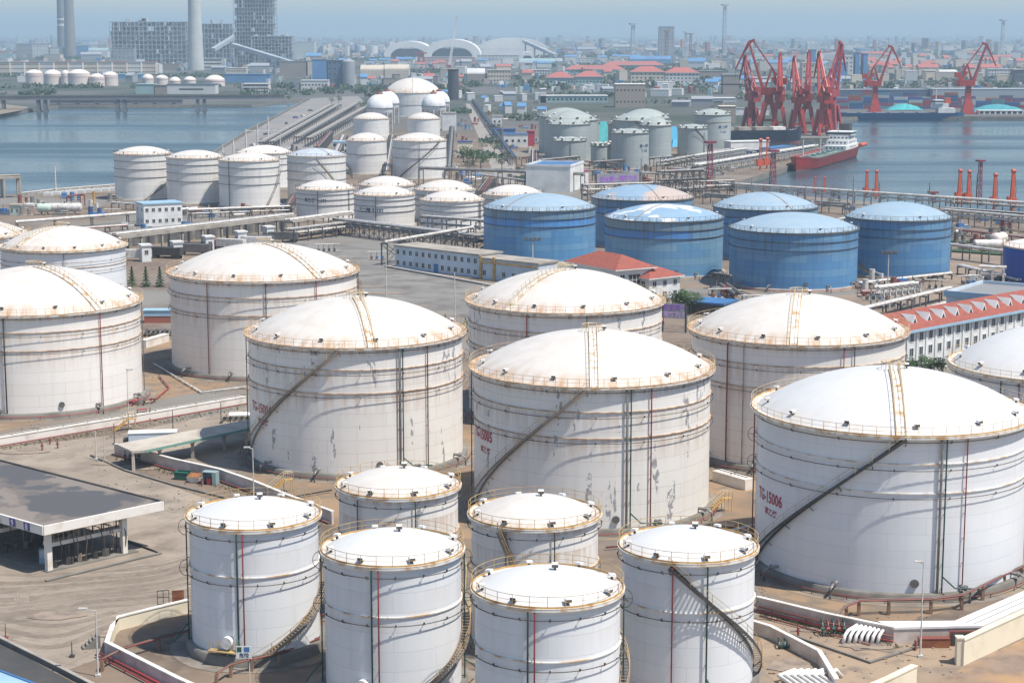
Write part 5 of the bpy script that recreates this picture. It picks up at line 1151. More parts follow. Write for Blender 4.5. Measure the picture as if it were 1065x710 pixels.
car('dark blue car parked behind the red-roofed long building', G(962,331), .15, M('car_dark', (.02,.025,.06), rough=.3))
car('dark grey car half hidden right of the dark blue one', G(975,331), .15, M('car_grey', (.05,.05,.05), rough=.3))
for x, yb, yt, lab in ((825,250,145,None), (923,303,264,'flood'), (402,330,262,None), (554,293,250,'flood'), (828,360,300,None), (473,335,283,None)):
    pole({825:'tall thin mast beyond the farthest blue tank', 923:'floodlight mast in front of the right blue tank', 402:'thin mast at the left end of the white office', 554:'floodlight mast before the first blue tank', 828:'thin mast behind the cream-white tank', 473:'thin white mast on the grey yard'}[x], x, yb, yb-abs(yt-yb) if x != 825 else 200, top=lab, name='floodlight_mast' if lab else 'slender_mast', r=.08)
pole('twin-headed lamp mast beside the blue tanks', 624, 300, 268, top='flood', name='floodlight_mast', r=.08)
# pump group between blue tanks
rack('small dark valve frame between the two nearest blue tanks', (743,300), (757,302), 3.5, 3, ((M_DARK,.3),(GPp,.3)), 3, name='valve_manifold', cat='valve manifold', col_m=M_DARK)
# ---------------------------------------------------------------- trees
LEAF = [M('leaf_mid', (.05,.095,.035), (.08,.13,.045), 2, .8), M('leaf_dark', (.028,.06,.025), (.05,.085,.03), 2, .8), M('leaf_light', (.09,.14,.05), (.06,.10,.04), 2, .8)]
M_BARK = M('bark', (.10,.075,.05), rough=.95)
def broad_tree_mesh(seed, H=8, nl=900):
    r = random.Random(seed); t = MB(); t.tube((0,0,0),(0,0,H*.5),H*.03,7,r2=H*.018)
    lobes = [(r.uniform(-.28,.28)*H, r.uniform(-.28,.28)*H, H*r.uniform(.42,.86), H*r.uniform(.13,.24)) for _ in range(11)]
    for x,y,z,q in lobes[:7]: t.tube((0,0,H*.35),(x,y,z),H*.014,5,r2=H*.005)
    c = MB()
    for i in range(nl):
        x,y,z,q = r.choice(lobes); a = r.uniform(0,6.283); u = r.uniform(-1,1); s = math.sqrt(1-u*u); rad = q*(r.random()**.35)
        p = Vector((x+rad*s*math.cos(a), y+rad*s*math.sin(a), z+rad*u*.85)); d = H*r.uniform(.018,.04)
        n1 = Vector((r.uniform(-1,1),r.uniform(-1,1),r.uniform(-1,1))).normalized(); n2 = n1.orthogonal().normalized()
        c.add([p+n1*d, p+n2*d, p-n1*d, p-n2*d], [(0,1,2,3)], r.choice((0,0,1,2)))
    return t.mesh('trunk', M_BARK), c.mesh('crown', LEAF)
def conifer_mesh(seed, H=7, nl=800):
    r = random.Random(seed); t = MB(); t.tube((0,0,0),(0,0,H*.95),H*.02,6,r2=.02); c = MB()
    for i in range(nl):
        z = r.random()**1.3; R_ = (1-z)*H*.34*(.55+.45*math.cos(z*40)) + .05; a = r.uniform(0,6.283); rad = R_*(r.random()**.3)
        p = Vector((rad*math.cos(a), rad*math.sin(a), H*(.08+.92*z) - rad*.35)); d = H*r.uniform(.035,.06)
        n1 = Vector((math.cos(a),math.sin(a),-.5)).normalized(); n2 = Vector((-math.sin(a),math.cos(a),r.uniform(-.6,.6))).normalized()
        c.add([p+n1*d, p+n2*d*.6, p-n1*d, p-n2*d*.6], [(0,1,2,3)], r.choice((0,1,1)))
    return t.mesh('trunk', M_BARK), c.mesh('crown', LEAF)
TM = {('b',i): broad_tree_mesh(i+1) for i in range(4)}; TM.update({('c',i): conifer_mesh(i+20) for i in range(2)})
for i in range(3): TM[('f',i)] = broad_tree_mesh(50+i, 8, 320)
def tree(label, px, yb, yt, kind='b', group=None, wide=1.0, name=None, P0=None, h=None):
    P0 = P0 or G(px,yb); h = h or hgt(px, yb, yt); rnd = random.Random(int(px*7+yb*13)); k = rnd.randrange(2 if kind == 'c' else (4 if kind == 'b' else 3)); base = 7 if kind == 'c' else 8
    o = thing(name or ('conifer' if kind == 'c' else 'broadleaf_tree'), label, 'tree', P0, rnd.uniform(0,6), group); s_ = h/base/.98; o.scale = (s_*wide, s_*wide, s_)
    link('trunk', TM[(kind,k)][0], o); link('crown', TM[(kind,k)][1], o); return o
for i, (x, t_) in enumerate(((137.5,'left'),(152,'middle'),(166.5,'right'))): tree('small dark conifer before the pipe bridge kiosks, %s of three' % t_, x, 298, 277.5, 'c')
tree('bushy green tree left of the sign beside the villa', 700, 328, 302, wide=1.1)
tree('bushy green tree behind the villa annex', 718, 327, 300, wide=1.2)
tree('small green tree at the corner of the villa', 674, 322, 300)
for i, (x, yb, yt, t_) in enumerate(((953,398,371,'left'),(966,396,368,'middle'),(979,397,371,'right'))): tree('sparse green tree in front of the red-roofed long building, %s of three' % t_, x, yb, yt)
for i, (x, yb, yt) in enumerate(((482,169,152),(492,172,152),(500,176,158),(488,180,164),(514,160,147),(522,176,162),(528,168,156))): tree('green tree among the plots beside the straight service road', x, yb, yt, 'f', 'trees beside the service road', 1.2)
for i, (x, yb, yt) in enumerate(((452,336,326),(463,339,327),(484,345,331),(496,347,333))): tree('small dark shrub-like tree behind the tank marked TG-15004', x, yb, yt, 'c', 'dark small trees on the edge of the grey yard')
# straight service road and grey pier road
sheet('road_straight_service', [(518,191),(489,122),(484,108),(494,108),(512,130),(546,191)], M('road_pale', (.30,.27,.235), (.25,.225,.20), .1, .9), .014)
sheet('pier_deck_grey', [(190,184),(225,158.5),(290,120.8),(324,102.5),(372,100),(384,110),(372,128),(330,152),(290,164),(240,190)], M('pier_deck', (.21,.20,.19), (.26,.24,.22), .03, .9), .014)
wall('dark parapet along the water edge of the grey pier', [(191,183.5),(225,158.3),(258,136.6),(290,120.6),(321,102.9)], 1.4, .8, M_CONCD, M_CONCD, name='pier_parapet', cat='parapet', depth=1)
for k, (a, b2, lab) in enumerate((((272,153),(345,112),'long conveyor-like pipe rack on the grey pier, left one'), ((283,154),(352,113),'long white pipe rack on the grey pier, second from left'), ((310,150),(372,112),'long white pipe rack on the grey pier, right one'), ((322,153),(384,116),'dense pipe rack at the right edge of the grey pier'))):
    rack(lab, a, b2, 2.5+k*.8, 5, ((GPp,.35),(GPp,.4),(M_CONC,.4),(M_CONC,.35)), 16, cs=.5)
rack('dark blue pipe rack running along the straight service road', (535,172), (492,108), 4, 2.2, ((M_DARK,.3),(M_BLUE,.3)), 14, cs=.4)
for i, (x, yb, yt) in enumerate(((211,185,163),(221,181,157),(232,175,150),(243,167,144),(256,158,134),(268,153,129),(279,143,121),(58,200,172))):
    pole('thin mast standing along the grey pier edge' if i < 7 else 'thin white mast on the near shore of the left basin', x, yb, yt, r=.12, name='slender_mast', group='masts along the grey pier' if i < 7 else None)
P0 = G(262,151); rack('white goalpost-shaped frame on the grey pier', (257,151), (292,151), 8, 1, ((WP,.25),), 60, name='goalpost_frame', cat='frame', col_m=WP)
# cars parked on the pier and among the plots
rr = random.Random(5); CARM = [M('car_white', (.6,.6,.6), rough=.3), M('car_dark', (.02,.025,.06)), M('car_blue', (.05,.08,.3), rough=.3)]
def sm_car(P0, rz, m_, label, group):
    car(label, P0, rz, m_, group)
for i in range(8): car('parked vehicle on the grey pier deck', G(262+i*9+rr.uniform(-3,3), 150-i*5.2+rr.uniform(-1,3)), rr.uniform(0,3), CARM[i%3], 'vehicles on the grey pier deck')
# small sheds and plant between the tanks
specs = [
 ('small white hut with a blue roof and four windows, left of the green tanks', (524,153),(549,153),140,8,M_WALLW,M_BLUE,1,4),
 ('low blue roofed shed behind the four-windowed hut', (512,141),(536,141),135,8,M_BLUE,M('roof_navy',(.03,.06,.2)),0,0),
 ('small white hut with two windows beside the service road', (512,132),(522,132),121,8,M_WALLW,M_CONC,1,2),
 ('yellow-walled low shed under the long diagonal stair tank, by the road', (476,158),(491,158),148,8,M_CREAM,M('roof_navy',(.03,.06,.2)),0,0),
 ('low maroon box container beside the four-windowed hut', (548,152),(556,152),137,4,M('maroon',(.38,.03,.06)),M('maroon',(.38,.03,.06)),0,0),
 ('white pump shed below the left gas spheres', (346,160),(362,160),148,8,M_WALLW,M_LBLUE,2,4),
 ('grey flat shed at the foot of the big domed gas tank', (460,136),(474,136),118,10,M_WALLW,M_CONC,0,0),
 ('long pale wall-like shed behind the tall lone green tank', (745,112+8),(800,120),113,8,M_WALLW,M_CONC,0,0),
 ('cream-topped square tower behind the tall lone green tank', (748,128),(765,128),111,12,M('wall_taupe',(.34,.29,.25)),M_CREAM,0,0),
 ('pinkish flat block with a pale roof band at the centre', (640,112),(671,112),88,24,M('wall_taupe',(.34,.29,.25)),M_CONCW,2,8),
]
for lab, a, b2, yt, dp, wm_, rm_, r_, c_ in specs: building(lab, a, b2, yt, dp, wm_, rm_, rows=r_, cols=c_, ww=1.4, wh=1.4, name='shed', cat='shed', far=True)
for px, yb, yt, c_ in ((594,172,140,0),):
    pass
for lab, x0, x1, yb, h_ in (('teal tarpaulin-covered heap between the two green tank clusters', 622, 634, 148, 12), ('blue tarpaulin heap right of the curved stair tank', 697, 706, 148, 9), ('white-blue tarpaulin heap right of the curved stair tank, smaller', 699, 707, 153, 4)):
    A, B = G(x0,yb), G(x1,yb); L = (B-A).length; b = MB(); b.add([(0,0,0),(L,0,0),(L,14,0),(0,14,0),(L*.2,5,h_),(L*.8,5,h_),(L*.8,9,h_),(L*.2,9,h_)], [(0,1,5,4),(1,2,6,5),(2,3,7,6),(3,0,4,7),(4,5,6,7)])
    tag(b.build('tarp_heap', M_TEAL if 'teal' in lab else M('tarp_blue',(.06,.36,.55)), None, A), lab, 'covered heap')
P0 = G(471.5,104); o = thing('dark_chimney', 'thick dark round chimney right of the big domed gas tank', 'chimney', P0); k = P0.y/F; hh_ = hgt(471.5,104,72)
b = MB(); b.tube((0,0,0),(0,0,hh_),5.6*k,20); b.build('shaft', M('chimney_dark', (.05,.055,.07)), o); b = MB(); b.lathe([(5.6*k+.02,hh_*.96),(6*k,hh_*.96),(6*k,hh_)],20); b.build('rim', M_GREY, o)
# ---------------------------------------------------------------- harbour: cranes, ships, loading arms, containers
M_CRANE = M('crane_red', (.44,.035,.025), (.30,.035,.03), .3, .5); M_CRANEP = M('crane_faded', (.36,.05,.06), (.25,.04,.05), .3, .6)
def crane(label, px, yb, yt, yaw, lean=0.0, mat=None, tower=False):
    m_ = mat or M_CRANE; P0 = G(px, yb); h = hgt(px, yb, yt); o = thing('portal_crane', label, 'crane', P0, yaw, 'red cranes on the quays'); s = h/56.0; o.scale = (s,)*3
    if tower:
        b = MB(); b.beam((0,0,0),(0,0,12),10,9,0,4.5,4.5); b.beam((0,0,12),(0,0,22),4.5,4.5,0,3.8,3.8); b.build('pedestal', m_, o)
        b = MB(); b.box(-6,6,-5,5,0,1.0); b.build('base', m_, o)
    else:
        for x in (-5.5,5.5):
            for y in (-5,5): b = MB(); b.beam((x,y,0),(x*.42,y*.42,17),1.7,1.7,0,3.0,3.0); b.build('leg', m_, o)
        b = MB()
        for y in (-5,5): b.beam((-5.5,y,1),(5.5,y,1),1.6,1.8); b.beam((-4.2,y*.76,6.5),(4.2,y*.76,6.5),.9,1.0)
        for x in (-4.2,4.2): b.beam((x,-3.8,6.5),(x,3.8,6.5),.9,1.0)
        b.build('portal_beam', m_, o)
        b = MB(); b.tube((0,0,16),(0,0,22),3.2,14,r2=2.6); b.build('slewing_column', m_, o)
    b = MB(); b.box(-8,4.5,-3.6,3.6,22,26.5); b.box(-9.5,-7,-3,3,21.5,27); b.beam((-7,0,26),(-2,0,33),5,2.5); b.build('machine_house', m_, o)
    b = MB(); b.box(4.6,6.4,-1.3,1.3,22.5,25.5); b.build('cab', M_WALLW, o)
    b = MB()
    for y in (-2.4,2.4): b.beam((-6,y,26.5),(-1.5,y*.35,39),.7,.7); b.beam((2.5,y,26.5),(-1.5,y*.35,39),.7,.7)
    b.beam((-4,-1.9,32),(-4,1.9,32),.5,.5); b.build('a_frame', m_, o)
    jx = 13 + lean; 
    b = MB()
    for y in (-1.9,1.9): b.beam((3.6,y,25),(jx,y*.35,54),1.5,1.8,0,.9,1.2)
    for k in range(8):
        t0, t1 = k/8, (k+1)/8; y0, y1 = 1.9*(1-.65*t0), 1.9*(1-.65*t1); s_ = 1 if k % 2 else -1
        b.beam((3.6+(jx-3.6)*t0, s_*y0, 25+29*t0), (3.6+(jx-3.6)*t1, -s_*y1, 25+29*t1), .4,.4)
    b.build('jib', m_, o)
    b = MB(); b.beam((-1.5,0,38.5),(jx-2.5,0,55),.8,.8); b.build('tie_beam', m_, o)
    b = MB(); b.beam((jx-3.5,0,55.4),(jx,0,54.4),1.4,1.6); b.beam((jx,0,54.4),(jx+8.2,0,37.5),1.3,1.5,0,.7,.8); b.beam((jx-3.0,0,56.3),(jx+6.5,0,42),.35,.35); b.build('fly_jib', m_, o)
    b = MB(); b.tube((jx+8.2,0,37.5),(jx+8.2,0,31),.12,5); b.build('hoist_rope', M_DARK, o)
    b = MB(); b.beam((-7.5,0,31),(-1.5,0,38),.8,.8); b.box(-11,-7,-2,2,28.5,32.5); b.build('counterweight', m_, o)
    return o
crane('red tower-based crane on the far quay, left of the pair, jib to the right', 909.5, 117.5, 47, 0, tower=True)
crane('red tower-based crane on the far quay near the right edge, jib to the right', 1006, 118.5, 44, 0, tower=True)
pi2 = math.pi/2
crane('faded purple-red crane at the left end of the quay crane cluster', 781, 136, 57, 1.9, mat=M_CRANEP)
crane('bright red crane in the cluster with its jib folded to the left', 799, 136, 41, 2.9)
crane('slim red crane, third from left in the cluster, seen end on', 810, 137, 55, 1.45)
crane('red crane in the middle of the cluster with dark jib head', 829, 139, 58, 1.7)
crane('tall red crane just right of the cluster middle, seen end on', 839, 138, 52, 1.4, mat=M_CRANEP)
crane('bright red crane right behind the red tanker ship', 856, 141, 53, 1.75)
crane('faded red crane at the right end of the cluster, jib leaning right', 864, 138, 43, 1.0, mat=M_CRANEP)
def hull(label, a, b_, H, B, m_, boot=None, z=-2.5, bow=1, name='ship', deckm=None, rise=1.0, cat='ship'):
    A, E = G(a[0],a[1],z), G(b_[0],b_[1],z); L = (E-A).length; rz = math.atan2(E.y-A.y, E.x-A.x); o = thing(name, label, cat, A, rz)
    n = 20; st_ = []
    for i in range(n+1):
        t = i/n; fb = min(1, (t/.16))**.6 if bow else 1; fs = min(1, ((1-t)/.07))**.45; wd = B/2*max(fb*max(fs,.55), .02); sh = H*(1 + .28*rise*max(0, 1-t/.13) + .12*rise*max(0, (t-.8)/.2))
        st_.append((t*L, wd, sh))
    def sides(z0f, z1f, mname, mt, infl=0):
        b = MB(); vs = []
        for x, wd, sh in st_:
            w0, w1 = wd*(.72+.28*min(1,z0f*1.6)), wd*(.72+.28*min(1,z1f*1.6)); x0 = x - (1-z0f)*0; fl = (1 - x/L) * 2.2*rise
            vs += [(x+(1-z0f)*fl, -w0-infl, z0f*sh-.3), (x+(1-z1f)*fl, -w1-infl, z1f*sh), (x+(1-z0f)*fl, w0+infl, z0f*sh-.3), (x+(1-z1f)*fl, w1+infl, z1f*sh)]
        for i in range(n):
            a_, c_ = 4*i, 4*i+4; b.add(vs, [(a_, c_, c_+1, a_+1), (a_+2, a_+3, c_+3, c_+2)], 0, True)
        b.add(vs, [(0,1,3,2),(4*n,4*n+2,4*n+3,4*n+1)]); b.build(mname, mt, o)
    sides(0, .2, 'boot_stripe', boot or m_); sides(.2, 1, 'hull', m_)
    b = MB(); vs = []
    for x, wd, sh in st_: vs += [(x, -wd*.98, sh-.9), (x, wd*.98, sh-.9)]
    b.add(vs, [(2*i,2*i+2,2*i+3,2*i+1) for i in range(n)]); b.build('deck', deckm or M('deck_green', (.10,.22,.18), (.14,.2,.17)), o)
    return o, L
o, L = hull('red tanker ship with a white superstructure moored at the near pier', (827,179), (884,162), 6.0, 11, M('ship_red', (.40,.03,.03), (.26,.035,.035), .3, .5), M('ship_boot', (.30,.10,.10), (.22,.1,.1)))
o.scale = (1,1.4,1.0)
b = MB(); b.box(L*.68,L*.94,-4.5,4.5,5.1,7.8); b.box(L*.73,L*.92,-4.1,4.1,7.8,10.4); b.box(L*.76,L*.89,-3.7,3.7,10.4,12.8); b.build('superstructure', M_WALLW, o)
b = MB(); b.box(L*.77,L*.87,-4.6,4.6,12.8,14.6); b.build('wheelhouse', M_WALLW, o); b = MB(); b.box(L*.765,L*.875,-4.9,4.9,14.6,14.85); b.build('bridge_roof', M_WALLW, o)
b = MB(); b.box(L*.768,L*.872,-4.64,4.64,13.4,14.2); b.build('bridge_windows', M_WIN, o)
for lv in range(3):
    for k in range(7): b = MB(); b.box(L*(.765+k*.018),L*(.765+k*.018)+.7,-4.55+lv*.4,-4.0+lv*.4,6.2+lv*2.5,7.0+lv*2.5); b.build('porthole', M_WIN, o)
    for k in range(5): b = MB(); b.box(L*(.68,.73,.76)[lv]-.06,L*(.68,.73,.76)[lv]+.1,-3.4+k*1.5,-2.7+k*1.5,6.2+lv*2.5,7.0+lv*2.5); b.build('porthole', M_WIN, o)
b = MB(); b.box(L*.88,L*.94,-1.6,1.6,12.8,18.5); b.build('funnel', M_DARK, o)
b = MB(); b.tube((L*.12,0,6),(L*.12,0,15),.25,6); b.tube((L*.42,0,5),(L*.42,0,15),.3,6); b.tube((L*.42,-2.5,11),(L*.42,2.5,11),.15,5); b.tube((L*.75,0,15),(L*.75,0,20),.2,6); b.build('mast', M_WPIPE, o)
for k in range(5): b = MB(); b.tube((L*(.2+.09*k),-3.4,5.7),(L*(.2+.09*k),3.4,5.7),.25,6); b.tube((L*(.22+.09*k),0,5.3),(L*(.22+.09*k),0,6.6),.7,8); b.build('deck_pipe', M_WPIPE, o)
b = MB()
for y in (-1.2,-.4,.4,1.2): b.tube((L*.15,y,6.0),(L*.65,y,6.0),.18,6)
b.build('cargo_pipe', M_GREEN, o)
b = MB(); b.tube((L*.93,-5.0,6.4),(L*1.04,-5.0,6.4),1.1,10); b.build('lifeboat', M_ORANGE, o)
o, L = hull('dark navy bulk ship berthed below the red crane cluster', (834,148.5), (735,150), 8.5, 15, M('ship_navy', (.02,.03,.06), (.04,.05,.08), .3, .5), M('ship_boot', (.30,.10,.10)), deckm=M_CONC, rise=.6)
for k in range(4): b = MB(); b.box(L*(.2+.18*k),L*(.33+.18*k),-4,4,7.8,10.2); b.build('hatch', M_CONC if k else M_CONCW, o)
o, L = hull('long low blue cargo ship at the far quay with white deckhouse at its right end', (866,124.5), (1001,124.2), 5.2, 13, M('ship_blue', (.03,.12,.27), (.05,.14,.28), .3, .5), deckm=M('deck_navy', (.06,.08,.12)), rise=.3)
b = MB(); b.box(L*.80,L*.93,-4.5,4.5,4.6,9); b.box(L*.76,L*.88,-4,4,9,12.5); b.box(L*.77,L*.84,-5,5,12.5,15.5); b.build('deckhouse', M_WALLW, o)
b = MB(); b.box(L*.768,L*.842,-5.05,5.05,13.6,14.6); b.build('bridge_windows', M_WIN, o)
b = MB(); b.tube((L*.79,0,15.5),(L*.79,0,24),.4,6); b.tube((L*.79,-3,20),(L*.79,3,20),.2,5); b.build('mast', M_WPIPE, o)
b = MB(); b.box(L*.86,L*.9,-1.5,1.5,12.5,17); b.build('funnel', M_ORANGE, o)
for k in range(6): b = MB(); b.box(L*(.1+.11*k),L*(.18+.11*k),-4.5,4.5,4.2,5.6); b.build('hatch', M('hatch_grey', (.2,.22,.25)), o)
def loader(label, px, yb, yt, mat=None, slim=False, group='red loading arms on the quay'):
    m_ = mat or M_ORANGE; P0 = G(px, yb); h = hgt(px, yb, yt); o = thing('marine_loader', label, 'loading arm', P0, .3, group); s = h/10; o.scale = (s*.8, s*.8, s)
    w_ = .45 if slim else .8
    b = MB(); b.tube((0,0,0),(0,0,3.2),w_*.75,10); b.build('riser', m_, o)
    b = MB(); b.box(-1.3,1.2,-.6,.6,1.2,3.2); b.tube((-1.5,0,2.2),(-1.5,0,3.6),.5,8); b.build('counterweight', m_, o)
    b = MB(); b.beam((-.35,0,3.0),(-.25,0,9.6),w_,w_,0,w_*.6,w_*.6); b.build('inner_arm', m_, o)
    b = MB(); b.beam((.45,0,3.4),(.15,0,9.7),w_*.6,w_*.6); b.tube((-.6,0,9.55),(.6,0,9.55),.5,10); b.build('outer_arm', m_, o)
    b = MB(); b.path([(.9,0,1.5),(1.1,0,5),(.5,0,9.3)], .08, 5); b.build('cable', M_DARK, o)
    return o
for x, yb, yt, t_ in ((901,205,177,'left of the pair right of the red tanker'), (911,207,177,'right of the pair right of the red tanker'), (997.5,213,176,'first of the four at right'), (1007,213,177,'second of the four at right'), (1034,218,180,'third of the four at right, shorter'), (1052.5,220,176,'last of the four, near the right edge'), (847.5,201,184,'small one before the tanker reflection, left'), (857.5,202,184,'small one before the tanker reflection, right')):
    loader('upright red loading arm on the jetty, %s' % t_, x, yb, yt)
for x, yb, yt, t_ in ((790.5,177,144,'left'), (797.5,176,143,'right')): loader('tall red loading arm on the near pier, %s of two' % t_, x, yb, yt, slim=True)
def lattice(label, px, yb, yt, m_, w=1.6, name='lattice_mast', top=True):
    P0 = G(px,yb); h = hgt(px,yb,yt); o = thing(name, label, 'mast', P0, .3); b = MB(); hw = w/2
    for x in (-hw,hw):
        for y in (-hw,hw): b.beam((x,y,0),(x*.6,y*.6,h),w*.12,w*.12)
    n = max(4,int(h/(w*1.5)))
    for i in range(n):
        t0, t1 = i/n, (i+1)/n; q0, q1 = hw*(1-.4*t0), hw*(1-.4*t1)
        b.beam((-q0,-q0,h*t0),(q1,-q1,h*t1),w*.08,w*.08); b.beam((q0,-q0,h*t0),(-q1,-q1,h*t1),w*.08,w*.08); b.beam((-q0,q0,h*t0),(-q1,-q1,h*t1),w*.08,w*.08); b.beam((q0,-q0,h*t0),(q1,q1,h*t1),w*.08,w*.08)
    b.build('lattice', m_, o)
    if top: b = MB(); b.box(-w*.9,w*.9,-w*.9,w*.9,h,h+w*.4); b.build('top_platform', m_, o)
    return o
M_MAR = M('mast_maroon', (.25,.03,.06), (.2,.05,.07), .5, .5)
lattice('maroon lattice tower among the pipes left of the pier', 738, 189, 149, M_MAR, 2.4)
lattice('dark red lattice mast on the corner of the near pier', 803.5, 195, 158, M_MAR, 2.2)
lattice('purple-red lattice mast among the loading arms at right', 1018, 213, 168, M_MAR, 1.6)
lattice('short rusty mast on the jetty above the right blue tank', 970, 211, 201, M_REDB, 1.8)
building('white hut with a blue roof on the near pier before the red tanker', (802,162),(825,159),155,7,M_WALLW,M_BLUE,rows=1,cols=6,far=True,name='pier_hut',cat='hut')
building('long white low shed on the near pier below the navy ship', (760,157),(800,156),148,8,M_WALLW,M_WALLW,rows=0,name='pier_shed',cat='shed')
rack('dense white pipe rack along the middle of the near pier', (722,184), (846,162), 5, 8, ((WP,.5),(WP,.5),(GPp,.4),(WP,.4),(M_DARK,.4)), 9, levels=2, col_m=WP)
rack('second white framed pipe rack left of the near pier', (722,176), (775,168), 6, 8, ((WP,.5),(GPp,.4),(WP,.4)), 5, levels=3, col_m=WP)
rack('pipe rack along the foot of the tall lone green tank', (690,180), (760,166), 5, 7, ((GPp,.5),(WP,.4),(M_DARK,.4),(WP,.4)), 8, levels=2)
rr = random.Random(11)
for i in range(16): car('parked vehicle in the row on the near pier', G(772+i*3.6, 160.5-i*.42), .2, CARM[i%3], 'vehicles parked on the near pier')
# containers on the far quay: every stack, every box its own
CC = [(.32,.05,.06),(.05,.12,.30),(.03,.10,.22),(.10,.25,.30),(.42,.42,.42),(.30,.10,.06),(.12,.10,.20),(.25,.06,.12)]
CN = ['red','blue','dark navy','teal','pale grey','rust brown','purple-blue','maroon']
cm_ = []
for i, c in enumerate(CC):
    b = MB(); b.box(0,12,0,2.4,0,2.55); 
    for k in range(20): b.box(.3+k*.58,.6+k*.58,-.05,-.001,.15,2.4)
    cm_.append(b.mesh('container', M('container_'+CN[i].replace(' ','_').replace('-','_'), c, tuple(q*.8 for q in c), .5, .6)))
for base_y, x0, x1, hs in ((113.5, 868, 966, 4), (112.5, 985, 1066, 4), (108, 868, 1070, 5)):
    x = x0
    while x < x1:
        P0 = G(x, base_y); nst = rr.randint(2, hs)
        for k in range(nst):
            ci = rr.randrange(len(CC)); o = link('shipping_container', cm_[ci], None, (P0.x, P0.y, k*2.6), rr.uniform(-.01,.01))
            tag(o, '%s container in the stacks on the far quay' % CN[ci], 'container', '%s containers on the far quay' % CN[ci])
        x += 12.6*ppm(base_y)
for lab, x0, x1, yb, yt, m_ in (('teal tarpaulin-covered heap on the far quay, left one', 925, 962, 115, 106, M_TEAL), ('teal tarpaulin-covered heap on the far quay near the right edge', 1012, 1070, 117, 106, M('tarp_cyan', (.05,.28,.32)))):
    A, B = G(x0,yb), G(x1,yb); L = (B-A).length; h_ = hgt(x0,yb,yt)*.75; n = 12; b = MB(); vs = []; r = random.Random(4)
    for i in range(n+1):
        for j in range(5): t = i/n; q = math.sin(math.pi*t)**.6*(1-abs(j-2)/2.2); vs.append((t*L, j*6, h_*max(q,0)*r.uniform(.85,1)))
    b.add(vs, [(i*5+j,(i+1)*5+j,(i+1)*5+j+1,i*5+j+1) for i in range(n) for j in range(4)]); tag(b.build('tarp_heap', m_, None, A), lab, 'covered heap')
building('white quay shed with dark openings right of the far cranes', (1018,119),(1064,119),115.5,10,M_WALLW,M_WALLW,rows=1,cols=8,ww=3,wh=2,far=True,name='quay_shed',cat='shed')
building('long grey warehouse roof behind the container stacks, right', (970,101),(1075,101),93,30,M('ware_grey',(.30,.33,.36)),M('ware_roof',(.34,.37,.40)),name='warehouse',cat='warehouse')
building('long dark blue warehouse behind the container stacks, left', (868,101),(968,100.5),94,30,M('ware_navy',(.06,.10,.16)),M('ware_roof2',(.20,.22,.25)),name='warehouse',cat='warehouse')
for x in (858, 923+14, 1040): pass
# ---------------------------------------------------------------- far bridge on the left basin
def bridge(label, x0, x1, y0, y1, zd, th, piers, w, m_):
    A, B = G(x0,y0,-2.5), G(x1,y1,-2.5); L = (B-A).length; rz = math.atan2(B.y-A.y,B.x-A.x); o = thing('bridge', label, 'bridge', A, rz)
    b = MB(); b.box(0,L,0,w,zd,zd+th); b.build('deck', m_, o); b = MB(); b.box(0,L,-.3,.1,zd+th,zd+th+1.2); b.build('parapet', M_GREY, o)
    for px in piers:
        t = (px-x0)/(x1-x0)*L; b = MB(); b.box(t-1.3,t+1.3,1,w-1,-1,zd); b.box(t-2.2,t+2.2,.2,w-.2,-1,1.2); b.build('pier', m_, o)
M_BR = M('bridge_grey', (.16,.17,.19), (.12,.13,.15), .05, .9)
bridge('long dark road bridge on paired piers across the left basin', -60, 296, 117.5, 115.5, 10.5, 2.6, (-4,2,38,45,120,127.5,204,211), 11, M_BR)
bridge('lower dark jetty bridge behind the road bridge on the left basin', 52, 190, 112, 111.5, 3.5, 2.2, (60,80,100,120,140,160,180), 12, M_BR)
# ---------------------------------------------------------------- power station and chimneys
def frame_block(label, x0, x1, yb, yt, depth, nx, nz, m_, fill=None, name='steel_frame_plant', cat='plant building', fillz=(0,1)):
    A, B = G(x0,yb), G(x1,yb); L = (B-A).length; h = hgt(x0,yb,yt); o = thing(name, label, cat, A, math.atan2(B.y-A.y,B.x-A.x)); t = L/nx*.08; r2 = random.Random(int(x1))
    for i in range(nx+1):
        for yy in (0, depth): b = MB(); b.box(L*i/nx-t,L*i/nx+t,yy-t,yy+t,0,h); b.build('column', m_, o)
    for j in range(1,nz+1): b = MB(); z = h*j/nz; b.box(-t,L+t,-t*1.05,t*1.05,z-t,z+t); b.box(-t,L+t,depth-t,depth+t,z-t,z+t); b.box(-t,L+t,t*1.1,depth-t,z-t*.4,z); b.build('floor_beam', m_, o)
    if fill:
        r = random.Random(int(x0))
        for i in range(nx):
            for j in range(nz):
                if r.random() < .86 and fillz[0] <= j/nz <= fillz[1]: b = MB(); b.box(L*(i+.02)/nx,L*(i+.98)/nx,depth*r.uniform(.1,.5),depth*.8,h*(j+.02)/nz,h*(j+.98)/nz); b.build('vessel', fill, o)
    for i in range(nx*2):
        k0, j0 = r2.randrange(nx), r2.randrange(nz); b = MB(); b.beam((L*k0/nx,-t*1.5,h*j0/nz),(L*min(k0+2,nx)/nx,-t*1.5,h*(j0+1)/nz),t*1.2,t*1.2); b.build('brace', m_, o)
    for i in range(5): q = r2.uniform(.05,.9); b = MB(); b.box(L*q,L*(q+.07),depth*.3,depth*.6,h,h*(1+r2.uniform(.03,.12))); b.build('roof_unit', m_, o)
    return o
M_PL = M('plant_grey', (.16,.19,.23), (.22,.25,.28), .02, .8); M_PL2 = M('plant_pale', (.42,.46,.48), (.30,.34,.38), .02, .8); M_PLB = M('plant_blue', (.06,.11,.19), (.10,.15,.22), .02, .8)
